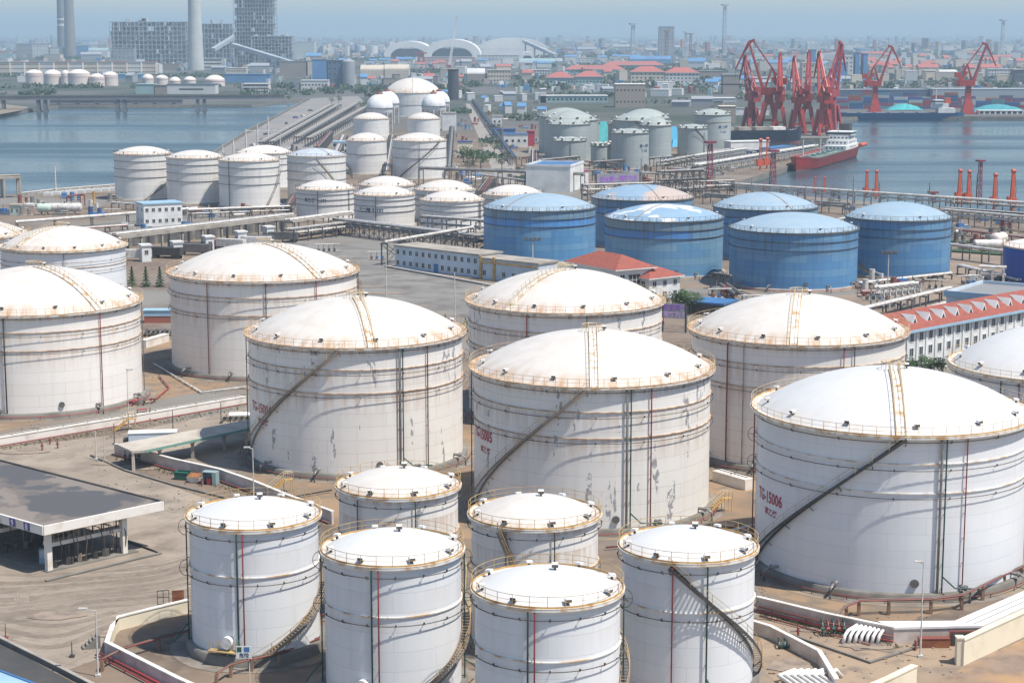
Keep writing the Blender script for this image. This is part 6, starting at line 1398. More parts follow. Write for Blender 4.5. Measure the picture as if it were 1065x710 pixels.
M_PLB2 = M('plant_mid', (.34,.37,.40), (.22,.25,.28), .02, .8)
frame_block('hazy power station boiler row left of the tall white chimney', 115, 194, 66, 23, 50, 18, 9, M_PL2, M_PLB2)
frame_block('hazy power station boiler row right of the tall white chimney', 210, 243, 66, 25, 50, 9, 8, M_PL2, M_PLB2)
frame_block('tallest power station tower, stepped steel frame behind the blue sheds', 244, 285, 70, -4, 60, 14, 18, M_PL2, M_PLB2)
frame_block('lower stepped steel frame at the right of the power station', 262, 304, 71, 38, 40, 12, 9, M_PL2, M_PLB2)
def chimney(label, x, yb, hm, wpx, m_, bands=()):
    P0 = G(x,yb); k = math.hypot(P0.x,P0.y)/F; o = thing('chimney', label, 'chimney', P0); r = wpx/2*k
    b = MB(); b.lathe([(r,0),(r*.8,hm*.5),(r*.72,hm)],28); b.build('shaft', m_, o)
    for z0,z1 in bands: b = MB(); b.lathe([(r*(1-.4*z0)*1.01,hm*z0),(r*(1-.4*z0)*1.01,hm*z1)],28); b.build('band', M_WALLW, o)
    b = MB(); b.lathe([(r*.74,hm*.96),(r*.8,hm*.97),(r*.8,hm)],28); b.build('rim', M_GREY, o)
    return r
chimney('tall white-grey concrete chimney in front of the power station, top out of frame', 204, 73, 190, 16.5, M('chimney_pale', (.52,.53,.50), (.44,.46,.44), .05, .9))
chimney('tall dark grey chimney at far left with white bands, left of the pair', 65.5, 59, 240, 10.5, M('chimney_grey', (.19,.20,.22), (.15,.16,.18), .05, .9), bands=((.335,.36),(.40,.42)))
chimney('tall taupe chimney touching the banded dark chimney at far left', 73.5, 60, 235, 12, M('chimney_taupe', (.24,.22,.21), (.20,.19,.18), .05, .9))
def conveyor(label, a, za, b_, zb):
    A, B = G(*a), G(*b_); o = thing('conveyor_gallery', label, 'conveyor', A); q = B-A; b = MB(); b.beam((0,0,za),(q.x,q.y,zb),9,7); b.build('gallery', M_PL2, o)
    for t in (.05,.35,.65,.95): b = MB(); z = za+(zb-za)*t; b.box(q.x*t-2,q.x*t+2,q.y*t-2,q.y*t+2,0,z-2); b.build('trestle', M_PL, o)
conveyor('sloping pale conveyor gallery rising right to the power station tower', (222,68), 30, (250,67), 62)
conveyor('long conveyor gallery descending right below the power station tower', (243,72), 42, (303,76), 16)
o, L, h_ = building('pale green windowless cube block right of the power station', (305,64),(327,64),44,50,M('cube_green',(.46,.52,.50),(.42,.48,.46)),M_PL2,name='cube_block')
# ---------------------------------------------------------------- arched sheds
M_ARCH = M('arch_white', (.82,.80,.76), (.74,.72,.69), .03, .7)
def arch_shed(label, x0, x1, yb, yt, depth):
    A, B = G(x0,yb), G(x1,yb); L = (B-A).length; H = hgt(x0,yb,yt); o = thing('arched_shed', label, 'shed', A, math.atan2(B.y-A.y,B.x-A.x)); n = 24; b = MB(); vs = []
    for y in (0, depth):
        for i in range(n+1): t = math.pi*i/n; vs.append((L/2-math.cos(t)*L/2, y, math.sin(t)**.8*H))
        for i in range(n+1): t = math.pi*i/n; vs.append((L/2-math.cos(t)*L*.36, y, math.sin(t)**.8*H*.62))
    K = 2*(n+1); fs = []
    for i in range(n): fs += [(i,i+1,K+i+1,K+i), (n+1+i,K+n+1+i,K+n+2+i,n+2+i), (i,n+1+i,n+2+i,i+1), (K+i,K+i+1,K+n+2+i,K+n+1+i)]
    b.add(vs, fs); b.build('roof', M_ARCH, o)
    b = MB(); b.box(L*.16,L*.84,depth*.2,depth*.8,0,H*.5); b.build('dark_interior', M_PLB, o)
arch_shed('far white arched shed with open end, leftmost of three', 399, 450, 60, 43, 160)
arch_shed('far white arched shed with open end, middle of three', 440, 500, 61.5, 41, 200)
o, L, h_ = building('long white barrel-roofed coal shed, rightmost of the far arched sheds', (496,60),(570,60),51,150,M_ARCH,M_ARCH,roof='flat',name='barrel_shed',cat='shed')
A, B = G(496,60), G(570,60); Lb = (B-A).length; hb = hgt(496,60,51); ht = hgt(496,60,40)-hb
b = MB(); n = 20; vs = [(Lb*i/n, y, hb+.3+ht*(math.sin(math.pi*min(max(i/n,.0),1))**.45)) for y in (0,150) for i in range(n+1)]
b.add(vs, [(i,i+1,n+1+i+1,n+1+i) for i in range(n)] + [tuple(range(n,-1,-1))]); b.build('barrel_roof', M_ARCH, o)
arch_shed('small far white arched shed with dark blue mouth at the right of the coal shed', 541, 556, 63.5, 54, 80)
conveyor('pale conveyor descending right from the far barrel-roofed coal shed', (545,61), 42, (578,63.5), 12)
# tower crane and red gantry
P0 = G(470,71); o = thing('mobile_crane', 'hazy white lattice boom crane leaning right in the far yard', 'crane', P0); s_ = 1/ppm(71)
b = MB()
for dx_ in (-1.5,1.5): b.beam((-3*s_+dx_,0,0),(5.5*s_+dx_*.3,0,54*s_),1.6,1.6)
for k in range(14): t=k/14; b.beam((-3*s_+8.5*s_*t-1.5,0,54*s_*t),(-3*s_+8.5*s_*(t+.07)+1.5*(1-t),0,54*s_*(t+.07)),.6,.6)
b.build('boom', M_ARCH, o); b = MB(); b.box(-5*s_,-1*s_,-5,5,0,6); b.build('chassis', M_CRANEP, o)
P0 = G(438,67); o = thing('gantry_crane', 'small hazy red gantry crane before the far arched sheds', 'crane', P0); s_ = 1/ppm(67)
b = MB(); b.beam((-3*s_,0,0),(-2*s_,0,11*s_),4,4); b.beam((3*s_,0,0),(2*s_,0,11*s_),4,4); b.build('leg', M_CRANE, o); b = MB(); b.box(-7*s_,6*s_,-3,3,11*s_,12.5*s_); b.build('girder', M_CRANE, o)
for x, yb, yt, t_ in ((658,63,26,'left of the tower block'), (693,64,33,'just right of the tower block'), (718,62,36,'dark topped, right of the tower block'), (713,62,34,'pale thin one beside the dark topped mast'), (753,60,6,'tallest and faintest'), (1042,58,22,'near the right edge')):
    lattice('hazy far lattice mast, %s' % t_, x, yb, yt, M_PL2 if x in (713,1042,753) else M_REDB if x in (693,718) else M_PL2, 9 if yt < 30 else 6)
# ---------------------------------------------------------------- named far buildings
FW = M('far_white', (.62,.61,.59), (.52,.52,.51), .05, .8); FC = M('far_cream', (.58,.50,.40), (.50,.44,.36), .05, .8); FR = M('far_red_roof', (.40,.12,.10), (.34,.12,.10), .05, .8)
FB = M('far_blue', (.10,.25,.45), (.08,.2,.38), .05, .6); FG = M('far_grey', (.30,.32,.34), (.24,.26,.28), .05, .8); FT_ = M('far_taupe', (.30,.25,.22), (.25,.22,.2), .05, .8); FTE = M('far_teal', (.30,.42,.42), (.26,.37,.38), .05, .8); FD = M('far_dark', (.07,.09,.12), (.1,.12,.14), .05, .8)
def fb(label, x0, x1, yb, yt, w_, r_, rows=0, cols=0, depth=22, roof='flat', rise=5, ww=2.2, wh=1.8):
    return building(label, (x0,yb), (x1,yb), yt, depth, w_, r_, roof=roof, rows=rows, cols=cols, ww=ww, wh=wh, far=True, name='far_building', rise=rise, eave=1)
for i in range(11):
    x0 = i*15.2 - 4; fb('pale terrace block with many windows behind the far cream tanks, number %s from left' % ('one two three four five six seven eight nine ten eleven'.split()[i]), x0, x0+14, 78.5-i*.15, 65-i*.05, [FC,FW][i%2], FR if i%3 else FG, 3, 6, 20)
L_far = [
 ('grey stepped industrial block left of the banded chimney', 17,34,60,46,FG,FG,3,5), ('grey-white industrial block just left of the chimney foot', 34,52,60,46.5,FW,FG,3,5), ('white block with dark windows at the chimney foot', 51,66,60,49.5,FW,FW,4,6),
 ('dark blue shed right of the far left chimneys', 70,92,60,48,FB,FD,0,0), ('white low dome-like hall right of the dark blue shed', 92,112,60,51,FW,FTE,0,0), ('mixed grey plant block below the boiler row', 118,140,70,50,FG,FTE,3,5),
 ('white barred building at the foot of the white chimney', 207,233,72,61,FW,FW,3,1), ('long white low shed with a dark window strip on the far left shore', 174,224,98,88,FW,FD,1,1), ('pale green low building on the far left shore', 141,160,98,88,FTE,FTE,0,0),
 ('dark low block between the green building and the long shed', 161,174,98,89,FT_,FT_,0,0), ('bright blue roofed long shed behind the far left shore', 233,281,86,77.5,FB,FB,0,0), ('second light blue roofed shed left of the bright one', 121,147,82,77.5,FB,M('far_lblue',(.3,.5,.65)),0,0),
 ('pale green low building with windows above the bright blue shed', 235,256,77,71,FC,FW,1,8), ('white chequered low building on the far shore', 253,279,97,87.5,FW,FW,3,10), ('taupe long hall right of the power station', 291,320,80,64,FT_,FG,0,0),
 ('narrow cream tower at the end of the taupe hall', 318.5,325.5,80,63,FC,FC,0,0), ('blue-grey process tower, left of the blue plant', 325,340,92,62,FB,FG,0,0), ('dark blue process block in the blue plant', 341,356,92,63,M_PLB,M_PL,5,3),
 ('white low windowed building in front of the blue plant', 313,341,93,84,FW,FW,1,8), ('small cream house at the foot of the grey silo', 356,369,91,80,FC,FW,2,2), ('cream apartment block with many windows behind the big domed tank, left', 375,399,81,71,FC,FC,3,8),
 ('cream apartment block with many windows behind the big domed tank, right', 400,425,81,70.5,FC,FC,3,8), ('pink-walled long low hall before the far arched sheds', 440,494,66.5,59.5,M('far_pink',(.5,.34,.32)),FW,1,14), ('white row below the far silos', 496,540,63,57.5,FW,FW,2,12),
 ('pale long wall below the far barrel-roofed shed', 540,585,66,62.5,FTE,FTE,0,0), ('cream apartment block right of the dark chimney', 507,531,86,73,FC,FC,3,8), ('white dome-roofed hall right of the dark chimney', 486,504,86,75,FT_,FW,0,0), ('white windowed apartment block behind the dark tree belt', 550,572,80,73,FW,FW,3,8),
 ('teal-walled long low works with a red roof, left', 568,597,90,79,FTE,FR,1,8), ('teal-walled long low works with a red roof, right', 598,627,90,78,FTE,FR,1,8), ('long greenish hall with a red roof behind the works', 588,650,76,70.5,FTE,FR,0,0),
 ('cream school-like block with a wide red roof, left', 656,691,87,73,FC,FR,3,8), ('cream school-like block with a wide red roof, right', 692,727,87,74,FW,FR,3,9), ('wide red-roofed hall behind the school-like blocks', 628,690,72,66,FTE,FR,0,0), ('blue-roofed curved hall in the far centre', 655,698,67,60,FB,FB,0,0),
 ('hazy concrete tower block standing alone in the far centre', 685,701,62,28,FG,FG,9,4), ('small white pair of houses in the far centre', 600,617,66,60.5,FW,FW,1,4), ('long pale wall-like range beside the dark tree belt', 560,632,107,100,FTE,FW,1,16), ('small pale tower at the end of the long pale range', 562,568,107,93,FW,FW,0,0),
 ('striped round-cornered block left of the crane cluster', 752,769,98,78,FT_,FG,4,1), ('pinkish low works behind the quay sheds', 726,752,86,74,FT_,FG,0,0), ('cream block behind the crane cluster, left', 782,800,92,81,FC,FW,3,6), ('cream block behind the crane cluster, right', 834,851,90,66,FC,FC,4,4),
 ('tall white block right of the crane cluster', 874,887,84,59,FW,FW,6,3), ('bright blue block in front of the tall white one', 868,881,85,66,FB,FB,0,0), ('slim hazy blue tower, left of two', 889,893.5,84,55,FB,FB,0,0), ('slim hazy blue tower, right of two', 897.5,902,84,56,FB,FB,0,0),
 ('slim blue tower behind the crane cluster', 843.5,848,80,52,FB,FB,0,0), ('white apartment terraces at the far right, left block', 1028,1050,82,72,FW,FW,3,8), ('brown dark block at the right edge', 1055,1075,88,73,FD,FT_,3,5), ('white-domed hall in the right town', 978,996,82,76,FW,FW,0,0), ('cream spired hall in the right town', 962,976,83,74,FC,FC,3,5),
 ('long white shed beside the quay cranes', 725,765,106,102.5,FW,FW,0,0), ('long bluish shed behind the quay cranes', 700,775,66,62,FG,FG,0,0), ('white long hall on the far left horizon', -4,14,61,56,FTE,FW,0,0),
]
for lab,x0,x1,yb,yt,w_,r_,rw,cl in L_far:
    if 'strip' in lab: fb(lab,x0,x1,yb,yt,w_,r_,1,1,22,ww=26,wh=1.6)
    elif 'barred' in lab: fb(lab,x0,x1,yb,yt,w_,r_,3,1,22,ww=36,wh=2.2)
    elif 'striped' in lab: fb(lab,x0,x1,yb,yt,w_,r_,4,1,22,ww=18,wh=1.8)
    elif 'red roof' in lab or 'red-roof' in lab: fb(lab,x0,x1,yb,yt+2,w_,r_,rw,cl,26,roof='hip',rise=7)
    elif 'barrel' in lab or 'dome' in lab or 'curved' in lab: fb(lab,x0,x1,yb,yt+2,w_,r_,0,0,40,roof='arch',rise=7)
    else: fb(lab,x0,x1,yb,yt,w_,r_,rw,cl)
P0 = G(363,92); k = P0.y/F; o = thing('grey_silo', 'pale grey round silo at the right of the blue plant', 'silo', P0); b = MB(); h_ = hgt(363,92,64); b.tube((0,0,0),(0,0,h_),6.5*k,20); b.build('shell', FG, o); b = MB(); b.lathe([(6.5*k,h_+.01),(.1,h_+4)],20); b.build('roof', FG, o)
# masses of smaller far buildings: one of each kind, copied
KINDS = [('white','low white flat-roofed building in the hazy far town',FW,FW,'flat'), ('grey','low grey industrial shed in the hazy far town',FG,FG,'gable'), ('red','small red-roofed house block in the hazy far town',FC,FR,'gable'), ('blue','blue-roofed industrial shed in the hazy far town',FW,FB,'gable'), ('cream','cream apartment block in the hazy far town',FC,FC,'flat'), ('dark','dark roofed works building in the hazy far town',FT_,FD,'flat')]
protos = []
for kk, lab, w_, r_, rf in KINDS:
    wm__ = MB().box(0,1,0,1,0,1).mesh('wall', w_)
    if rf == 'flat': rm__ = MB().box(-.01,1.01,-.01,1.01,1.0005,1.06).mesh('roof', r_)
    else:
        b = MB(); b.add([(-.02,-.04,1.001),(1.02,-.04,1.001),(1.02,.5,1.4),(-.02,.5,1.4),(-.02,1.04,1.001),(1.02,1.04,1.001)], [(0,1,2,3),(3,2,5,4),(0,3,4),(1,5,2),(0,4,5,1)]); rm__ = b.mesh('roof', r_)
    protos.append((lab, wm__, rm__))
taken = [(x0,x1,yb-8,yb+1) for _,x0,x1,yb,yt,*r in L_far]
rr = random.Random(21); cnt = 0; WINF = win_mesh(2.2,1.8,True)
def farb(x, y, ki, w_, d_, h_, wins=False):
    P0 = G(x,y); lab, wm__, rm__ = protos[ki]
    o = thing('town_building', lab, 'building', P0, rr.uniform(-.25,.25), lab.replace('building','buildings').replace('shed in','sheds in').replace('block in','blocks in'))
    q = link('wall', wm__, o); q.scale = (w_,d_,h_); q = link('roof', rm__, o); q.scale = (w_,d_,h_)
rows = [(x0,x1,y,n,hr,kk) for x0,x1,y,n,hr,kk in [
 (0,320,62,16,(8,16),(0,1,4)), (90,330,74,16,(7,14),(0,1,3,5)), (0,240,84,10,(5,9),(1,5,0)), (280,430,68,14,(8,16),(0,3,5)), (330,480,88,12,(6,10),(1,3,5,2)), (400,590,69,22,(7,12),(0,2,3,1)),
 (470,640,76,16,(6,12),(0,2,1)), (560,760,62,20,(8,14),(0,1,3)), (500,760,56,14,(10,18),(1,4)), (300,470,84,6,(9,14),(0,4)), (480,640,84,7,(9,14),(0,4,2)), (640,760,82,5,(9,14),(0,4)), (880,1060,86,10,(9,15),(0,4)), (250,330,78,4,(8,13),(0,1)), (700,870,72,18,(8,16),(0,4,1,3)), (730,880,92,14,(6,10),(1,5,3)), (760,1066,62,30,(8,15),(0,4,2)),
 (880,1066,70,34,(9,16),(0,4,2,0)), (880,1066,78,34,(9,15),(4,2,0)), (760,1066,54,22,(12,22),(0,4)), (600,700,94,7,(5,8),(1,0)), (430,560,104,9,(4,8),(1,0,3)), (560,700,99,8,(4,8),(0,1)), (690,765,110,6,(4,7),(1,5)), (500,560,118,5,(4,7),(0,3)), (400,800,50,10,(14,26),(1,4))]]
for x0,x1,y,n,hr,kk in rows:
    for i in range(n):
        x = x0+(x1-x0)*(i+rr.uniform(.1,.9))/n; yy = y+rr.uniform(-2.5,2.5); pm = ppm(yy)
        if any(a-2 < x < c+1 and b_ < yy < d+2 for a,c,b_,d in taken): continue
        wpx = rr.uniform(5,14) if rr.random() < .75 else rr.uniform(14,24); farb(x, yy, rr.choice(kk), wpx/pm, rr.uniform(10,22), rr.uniform(*hr)); cnt += 1
print('far', cnt)
# the farthest town: low blocks melting together towards the horizon
FM = [FW, FG, FC, FR, FB, FD, FT_, FTE]
b = MB(); r = random.Random(31)
for i in range(2600):
    y = 39 + 20*r.random()**.8; x = r.uniform(-30,1095); P0 = G(x,y); pm = ppm(y); w_ = r.uniform(2,9)/pm; h_ = r.uniform(7,16) if r.random() < .93 else r.uniform(20,45)
    b.cbox((P0.x,P0.y,0), w_ if h_ < 18 else w_*.4, r.uniform(15,60), h_, r.uniform(-.3,.3), r.choice((0,0,1,1,2,3,4,5,6,7)))
tag(b.build('distant_town', FM), kind='stuff')
b = MB()
for i in range(1500):
    y = r.choice((r.uniform(58,72), r.uniform(60,98))); x = r.uniform(380,1080) if r.random() < .7 else r.uniform(0,400)
    if y > 94 and (x < 300 or 500 > x > 280): continue
    if y > 76 and x < 250: continue
    P0 = G(x,y); pm = ppm(y); b.cbox((P0.x,P0.y,0), r.uniform(1.2,5)/pm, r.uniform(6,25), r.uniform(2.5,7), r.uniform(-.3,.3), r.choice((0,0,1,1,2,3,4,5,6,7)))
tag(b.build('rubble_of_small_sheds', FM), kind='stuff')
# ---------------------------------------------------------------- belts of far trees (nobody could count them)
FL = [M('far_leaf', (.035,.07,.035), (.05,.09,.045), .1, .9), M('far_leaf_dark', (.022,.045,.03), (.03,.06,.035), .1, .9)]
def belt(x0, x1, yb, h, w=18, n=None, name='tree_belt'):
    A, B = G(x0,yb), G(x1,yb); L = (B-A).length; r = random.Random(int(x0+yb)); n = n or int(min(L*w/10+60, 5000)); b = MB(); k = max(1, A.y/1400)
    cl = [(r.uniform(0,L), r.uniform(0,w), h*r.uniform(.55,1), r.uniform(3,6)*k) for _ in range(max(6,int(L/(5*k))))]
    for i in range(n):
        x,y,H_,q = r.choice(cl); a = r.uniform(0,6.283); u = r.uniform(-1,1); s_ = math.sqrt(1-u*u); p = Vector((x+q*s_*math.cos(a), y+q*s_*math.sin(a), max(.5, H_*.55+H_*.45*u))); d = r.uniform(.7,1.6)*k
        n1 = Vector((r.uniform(-1,1),r.uniform(-1,1),r.uniform(-1,1))).normalized(); n2 = n1.orthogonal().normalized(); b.add([p+n1*d,p+n2*d,p-n1*d,p-n2*d],[(0,1,2,3)], r.choice((0,1)))
    o = b.build(name, FL, None, A); o.rotation_euler.z = math.atan2(B.y-A.y,B.x-A.x); tag(o, kind='stuff')
for x0,x1,yb,h in ((0,110,92,6),(126,240,92,5),(0,60,99,6),(240,330,99,7),(330,400,98,9),(383,402,103,15),(484,498,91,11),(530,562,92,14),(562,600,94,9),(628,656,95,14),(660,700,92,13),(700,740,96,10),(560,640,101,6),(745,775,96,13),
                   (868,962,92,10),(962,1030,90,12),(1028,1066,93,13),(760,860,104,7),(430,500,98,7),(300,420,64,9),(560,740,70,7),(880,1066,84,7),(430,560,83,8),(560,700,83,8),(700,780,88,10),(330,480,94,7),(380,480,76,7),(600,760,76,8),(880,1066,74,7),(880,1066,66,7),(760,880,66,7),(240,330,92,7),(0,240,80.5,6),(700,1066,52,9),(0,330,57,10),(40,110,62,8),(470,660,60,8),(700,1066,58,9)): belt(x0,x1,yb,h)
belt(520,560,126,6,14); belt(640,720,108,5,12); belt(470,486,118,5,20); belt(472,516,166,5,14); belt(540,556,190,3,10); belt(500,516,150,4,20)
for i,(x,yb,yt) in enumerate(((390,118,106),(380,116,104),(345,108,101),(352,107,100),(515,140,127),(520,145,136),(300,105,99))): tree('dark green tree by the pier head and plots', x, yb, yt, 'f', 'dark trees by the pier head', 1.3)
# mud shore left
sheet('mud_shore', [(-60,125),(0,119),(24,114.6),(30,111.5),(0,108),(-60,108)], M('mud', (.26,.21,.16), (.18,.15,.12), .1, .95), .02)

for o in list(col.objects):
    if o.parent is None and o.get('label') and len(o['label'].split()) > 16: print('LONG', o.name, o['label'])
print('town', sum(1 for o in col.objects if o.name.startswith('town_building')))
# ---------------------------------------------------------------- clutter at the feet of the tanks
rr = random.Random(99)
def pump_group(label, P0, rz, n, group):
    o = thing('pump_group', label, 'pumps', P0, rz, group); b = MB(); b.box(-.5,n*1.6+.5,-1.2,1.2,0.02,.2); b.build('plinth', M_CONC, o)
    for i in range(n):
        b = MB(); b.tube((i*1.6+.4,-.7,.75),(i*1.6+.4,.5,.75),.35,8); b.cbox((i*1.6+.4,-.2,.2),.6,1.4,.3); b.path([(i*1.6+.4,.5,.75),(i*1.6+.4,1.0,.8),(i*1.6+.4,1.0,2.2)],.12,6); b.build('pump', rr.choice([M_BLUE,M_GREY,M_REDB,M_GREEN]), o)
    b = MB(); b.tube((-.8,1.0,2.2),(n*1.6+.6,1.0,2.2),.16,6); b.build('header_pipe', M_WPIPE, o)
for x,y,n in ((205,242,4),(180,243,3),(240,240,4),(270,238,3),(330,262,4),(385,270,3),(560,302,3),(775,317,4),(900,312,4),(965,300,3),(1000,296,4),(640,186,4),(665,184,3),(690,176,4),(600,180,4),(560,186,3),(530,166,4),(340,182,3),(330,170,4),(470,176,3),(700,188,5),(745,176,4),(148,226,4),(110,224,3),(740,310,3),(545,176,4)):
    pump_group('row of small pumps with a white header pipe between the tanks', G(x,y), rr.uniform(-.2,.25), n, 'pump rows between the tanks')
for i,(a,c,h) in enumerate((((232,226),(300,222),2.2),((300,222),(312,200),3),((505,262),(560,300),1.2),((120,217),(196,222),2),((545,172),(640,178),3.5),((570,185),(700,192),4),((620,178),(700,172),4),((344,166),(362,186),4),((402,190),(408,150),5),((466,186),(470,140),5),((500,210),(510,196),4),((752,303),(765,312),1.5),((893,300),(985,290),1.2),((130,240),(18,248),1.5),((1000,285),(1060,300),2),((600,172),(560,176),4),((330,163),(344,146),5),((346,178),(358,150),5),((505,190),(548,196),3),((556,185),(556,165),4),((740,186),(700,182),3),((230,196),(300,160),3),((862,238),(890,232),2.5),((985,226),(1080,233),3))):
    names = 'first second third fourth fifth sixth seventh eighth ninth tenth'.split()
    rack('low pipe run between neighbouring tanks', a, c, h, 2.2+rr.random()*2, tuple(rr.choice([(WP,.3),(GPp,.28),(M_REDB,.2),(M_DARK,.25)]) for _ in range(rr.randint(3,5))), rr.uniform(5,8), name='pipe_run', cat='pipe rack', group='low pipe runs between the tanks')
# bays under the pipe bridge: a back wall, dark panels painted as the bays' shade, and more lorries
A_, B_ = G(122,258), G(299,238); o = thing('bay_wall', 'grey back wall of the lorry bays beneath the long pipe bridge', 'wall', A_, math.atan2((B_-A_).y,(B_-A_).x)); LL = (B_-A_).length
b = MB(); b.box(0,LL,0,.4,0,4.9); b.build('wall_face', M_CONCD, o)
for i in range(14): b = MB(); b.box(LL*(i+.15)/14,LL*(i+.85)/14,-.1,-.002,.1,3.9); b.build('bay_shade_panel', M('bay_shade_dark', (.09,.09,.095), (.15,.14,.13), .4, .7), o)
for i,(x,y,c) in enumerate(((138,271,'blue'),(172,268.5,'grey'),(200,265,'white'),(238,259.5,'red'),(264,257,'red'),(292,252,'dark'))):
    lorry('%s lorry standing in a bay beneath the long pipe bridge' % c, x, y, 1.35+rr.uniform(-.2,.2), {'blue':M_BLUE,'grey':M_GREY,'white':M_WALLW,'red':M_RED,'dark':M_DARK}[c], rr.choice([M_GREY,M_DARK,M_WPIPE]), group='lorries in the bays beneath the pipe bridge' if c == 'red' else None, kind=rr.choice(['tank','box']))
# small equipment scattered through the plots
def plot_kit(label, P0, rz, k, group):
    o = thing('equipment_skid', label, 'equipment', P0, rz, group)
    b = MB(); b.box(-2.5,2.5,-1.5,1.5,.02,.25); b.build('base', M_CONC, o)
    m_ = [M_WPIPE, M_GREY, M_BLUE, M_REDB, M_GPIPE][k % 5]
    b = MB()
    if k % 3 == 0: b.tube((-1.5,0,.25),(-1.5,0,3.6),.8,12); b.tube((1,0,.25),(1,0,2.6),.6,12); b.tube((-1.5,0,3.2),(1,0,2.4),.12,6)
    elif k % 3 == 1: b.tube((-2,0,1.3),(2,0,1.3),.7,12); b.box(-1.5,-1.2,-.5,.5,.25,1.0); b.box(1.2,1.5,-.5,.5,.25,1.0); b.tube((0,0,1.9),(0,0,3.0),.15,6)
    else: b.box(-2,0,-1,1,.25,2.3); b.box(.3,2,-.8,.8,.25,1.5); b.tube((-1,0,2.3),(-1,0,3.8),.12,6)
    b.build('vessel', m_, o)
    b = MB(); b.path([(-2.6,1.2,.3),(-2.6,1.2,1.6),(2.8,1.2,1.6),(2.8,1.2,.3)], .1, 6); b.path([(-2.4,-1.3,.3),(-2.4,-1.3,1.0),(2.4,-1.3,1.0),(2.4,-1.3,.3)], .06, 5); b.build('pipe', rr.choice([M_WPIPE,M_GPIPE,M_REDB,M_YEL]), o)
spots = []
for (x0,x1,y0,y1,n) in ((4,120,206,226,12),(196,300,218,228,10),(120,300,236,246,12),(305,365,156,186,8),(470,545,178,200,12),(600,760,176,203,26),(560,700,168,184,14),(756,900,205,228,6),(990,1064,228,262,14),(900,1040,292,312,8),(480,560,128,165,14),(505,560,110,135,10),(620,720,150,172,8),(462,500,120,150,7),(700,760,306,325,4),(990,1060,280,300,6)):
    for i in range(n): spots.append((rr.uniform(x0,x1), rr.uniform(y0,y1)))
for i,(x,y) in enumerate(spots): plot_kit('small piped equipment skid between the tanks and racks', G(x,y), rr.uniform(-.5,.5), rr.randrange(15), 'small equipment skids between the tanks')
for i in range(14):
    x = 430+i*45+rr.uniform(-15,15); y = rr.uniform(150,205) if x < 760 else rr.uniform(205,225)
    pole('slim grey lighting mast among the pipe racks', x, y, y-rr.uniform(22,34), M_GPIPE, name='slender_mast', r=.1, group='slim masts among the pipe racks')
M_STAIN = M('ground_stain', (.17,.14,.115), (.30,.235,.18), .5, .95, lo=.35, hi=.55)
for i,(x,y,wx,wy) in enumerate(((60,640,7,2),(150,486,9,2.5),(112,482,5,2),(840,655,9,1),(822,692,6,3),(905,672,8,2),(20,470,10,2),(400,305,14,3),(430,318,12,2),(385,298,10,2),(800,640,6,2),(1020,665,3,1.5),(200,655,4,2.5),(60,445,10,1.5),(220,385,12,3),(190,372,9,2),(270,404,8,1.5),(560,560,9,2),(760,545,5,2),(105,660,3,1.2),(700,303,6,1.6),(790,322,14,3))):
    P0 = G(x,y); r = random.Random(i); pts = [(math.cos(t*.449)*wx*.5*r.uniform(.6,1.1), math.sin(t*.449)*wy*.9*r.uniform(.6,1.1)) for t in range(14)]
    b = MB(); b.add([(p[0],p[1],0) for p in pts], [tuple(range(14))]); tag(b.build('ground_stain', M_STAIN, None, (P0.x,P0.y,.075+i*.001)), kind='structure')

# worn aprons round the near tanks, low ring pipes and ground pipes
M_APRON = M('apron_concrete', (.24,.215,.185), (.16,.135,.11), .35, .95, c3=(.30,.22,.14), s3=.2, lo=.42, hi=.62)
k = 0
for o in [q for q in col.objects if q.name.startswith('storage_tank') and q.parent is None]:
    shl = [c for c in o.children if c.name.startswith('shell')][0]; R_ = max(v.co.x for v in shl.data.vertices)
    if math.hypot(o.location.x, o.location.y) > 520: continue
    b = MB(); n = 72; r = random.Random(k); b.add([(math.sin(t*2*math.pi/n)*(R_+2.2+r.uniform(0,.35)), -math.cos(t*2*math.pi/n)*(R_+2.2+r.uniform(0,.35)), 0) for t in range(n)], [tuple(range(n))])
    tag(b.build('ground_apron', M_APRON, None, (o.location.x, o.location.y, .03+k*.0012)), kind='structure'); k += 1
    if R_ > 11:
        m_ = M_REDB if k % 2 else M_RED; b = MB(); n = 60; a0, a1 = -1.5, 1.5
        b.path([P3(a0+(a1-a0)*i/n, R_+1.35, .55) for i in range(n+1)], .07, 5)
        for i in range(0, n+1, 5): b.tube(P3(a0+(a1-a0)*i/n, R_+1.35, 0), P3(a0+(a1-a0)*i/n, R_+1.35, .55), .06, 5)
        b.build('foot_ring_pipe', m_, o)
        for a in (-.9,-.35,.55,1.1):        # nozzles and foot valves
            b = MB(); b.tube(P3(a,R_,1.6), P3(a,R_+1.2,1.6), .22, 10); b.tube(P3(a,R_+.9,1.6), P3(a,R_+1.05,1.6), .38, 10); b.path([P3(a,R_+1.2,1.6),P3(a,R_+2.0,1.3),P3(a,R_+2.0,0)], .16, 8); b.build('nozzle', M_GPIPE, o)
        b = MB(); b.tube(P3(.2,R_,2.2), P3(.2,R_+.3,2.2), .5, 14); b.build('manway', M_GREY, o)
def ground_pipe(label, pts, z, r, m_, group='low ground pipes in the bunds', stands=True):
    P_ = [G(*p) for p in pts]; o = thing('ground_pipe', label, 'pipe', P_[0], 0, group); Q = [p-P_[0] for p in P_]
    b = MB(); b.path([(p.x,p.y,z) for p in Q], r, 8); b.build('pipe', m_, o)
    for i in range(len(Q)-1):
        L = (Q[i+1]-Q[i]).length; n = max(1,int(L/4))
        for j in range(n): q = Q[i].lerp(Q[i+1], (j+.5)/n); b = MB(); b.cbox((q.x,q.y,0), .25, .5, max(z-r,.05)); b.build('sleeper', M_CONC, o)
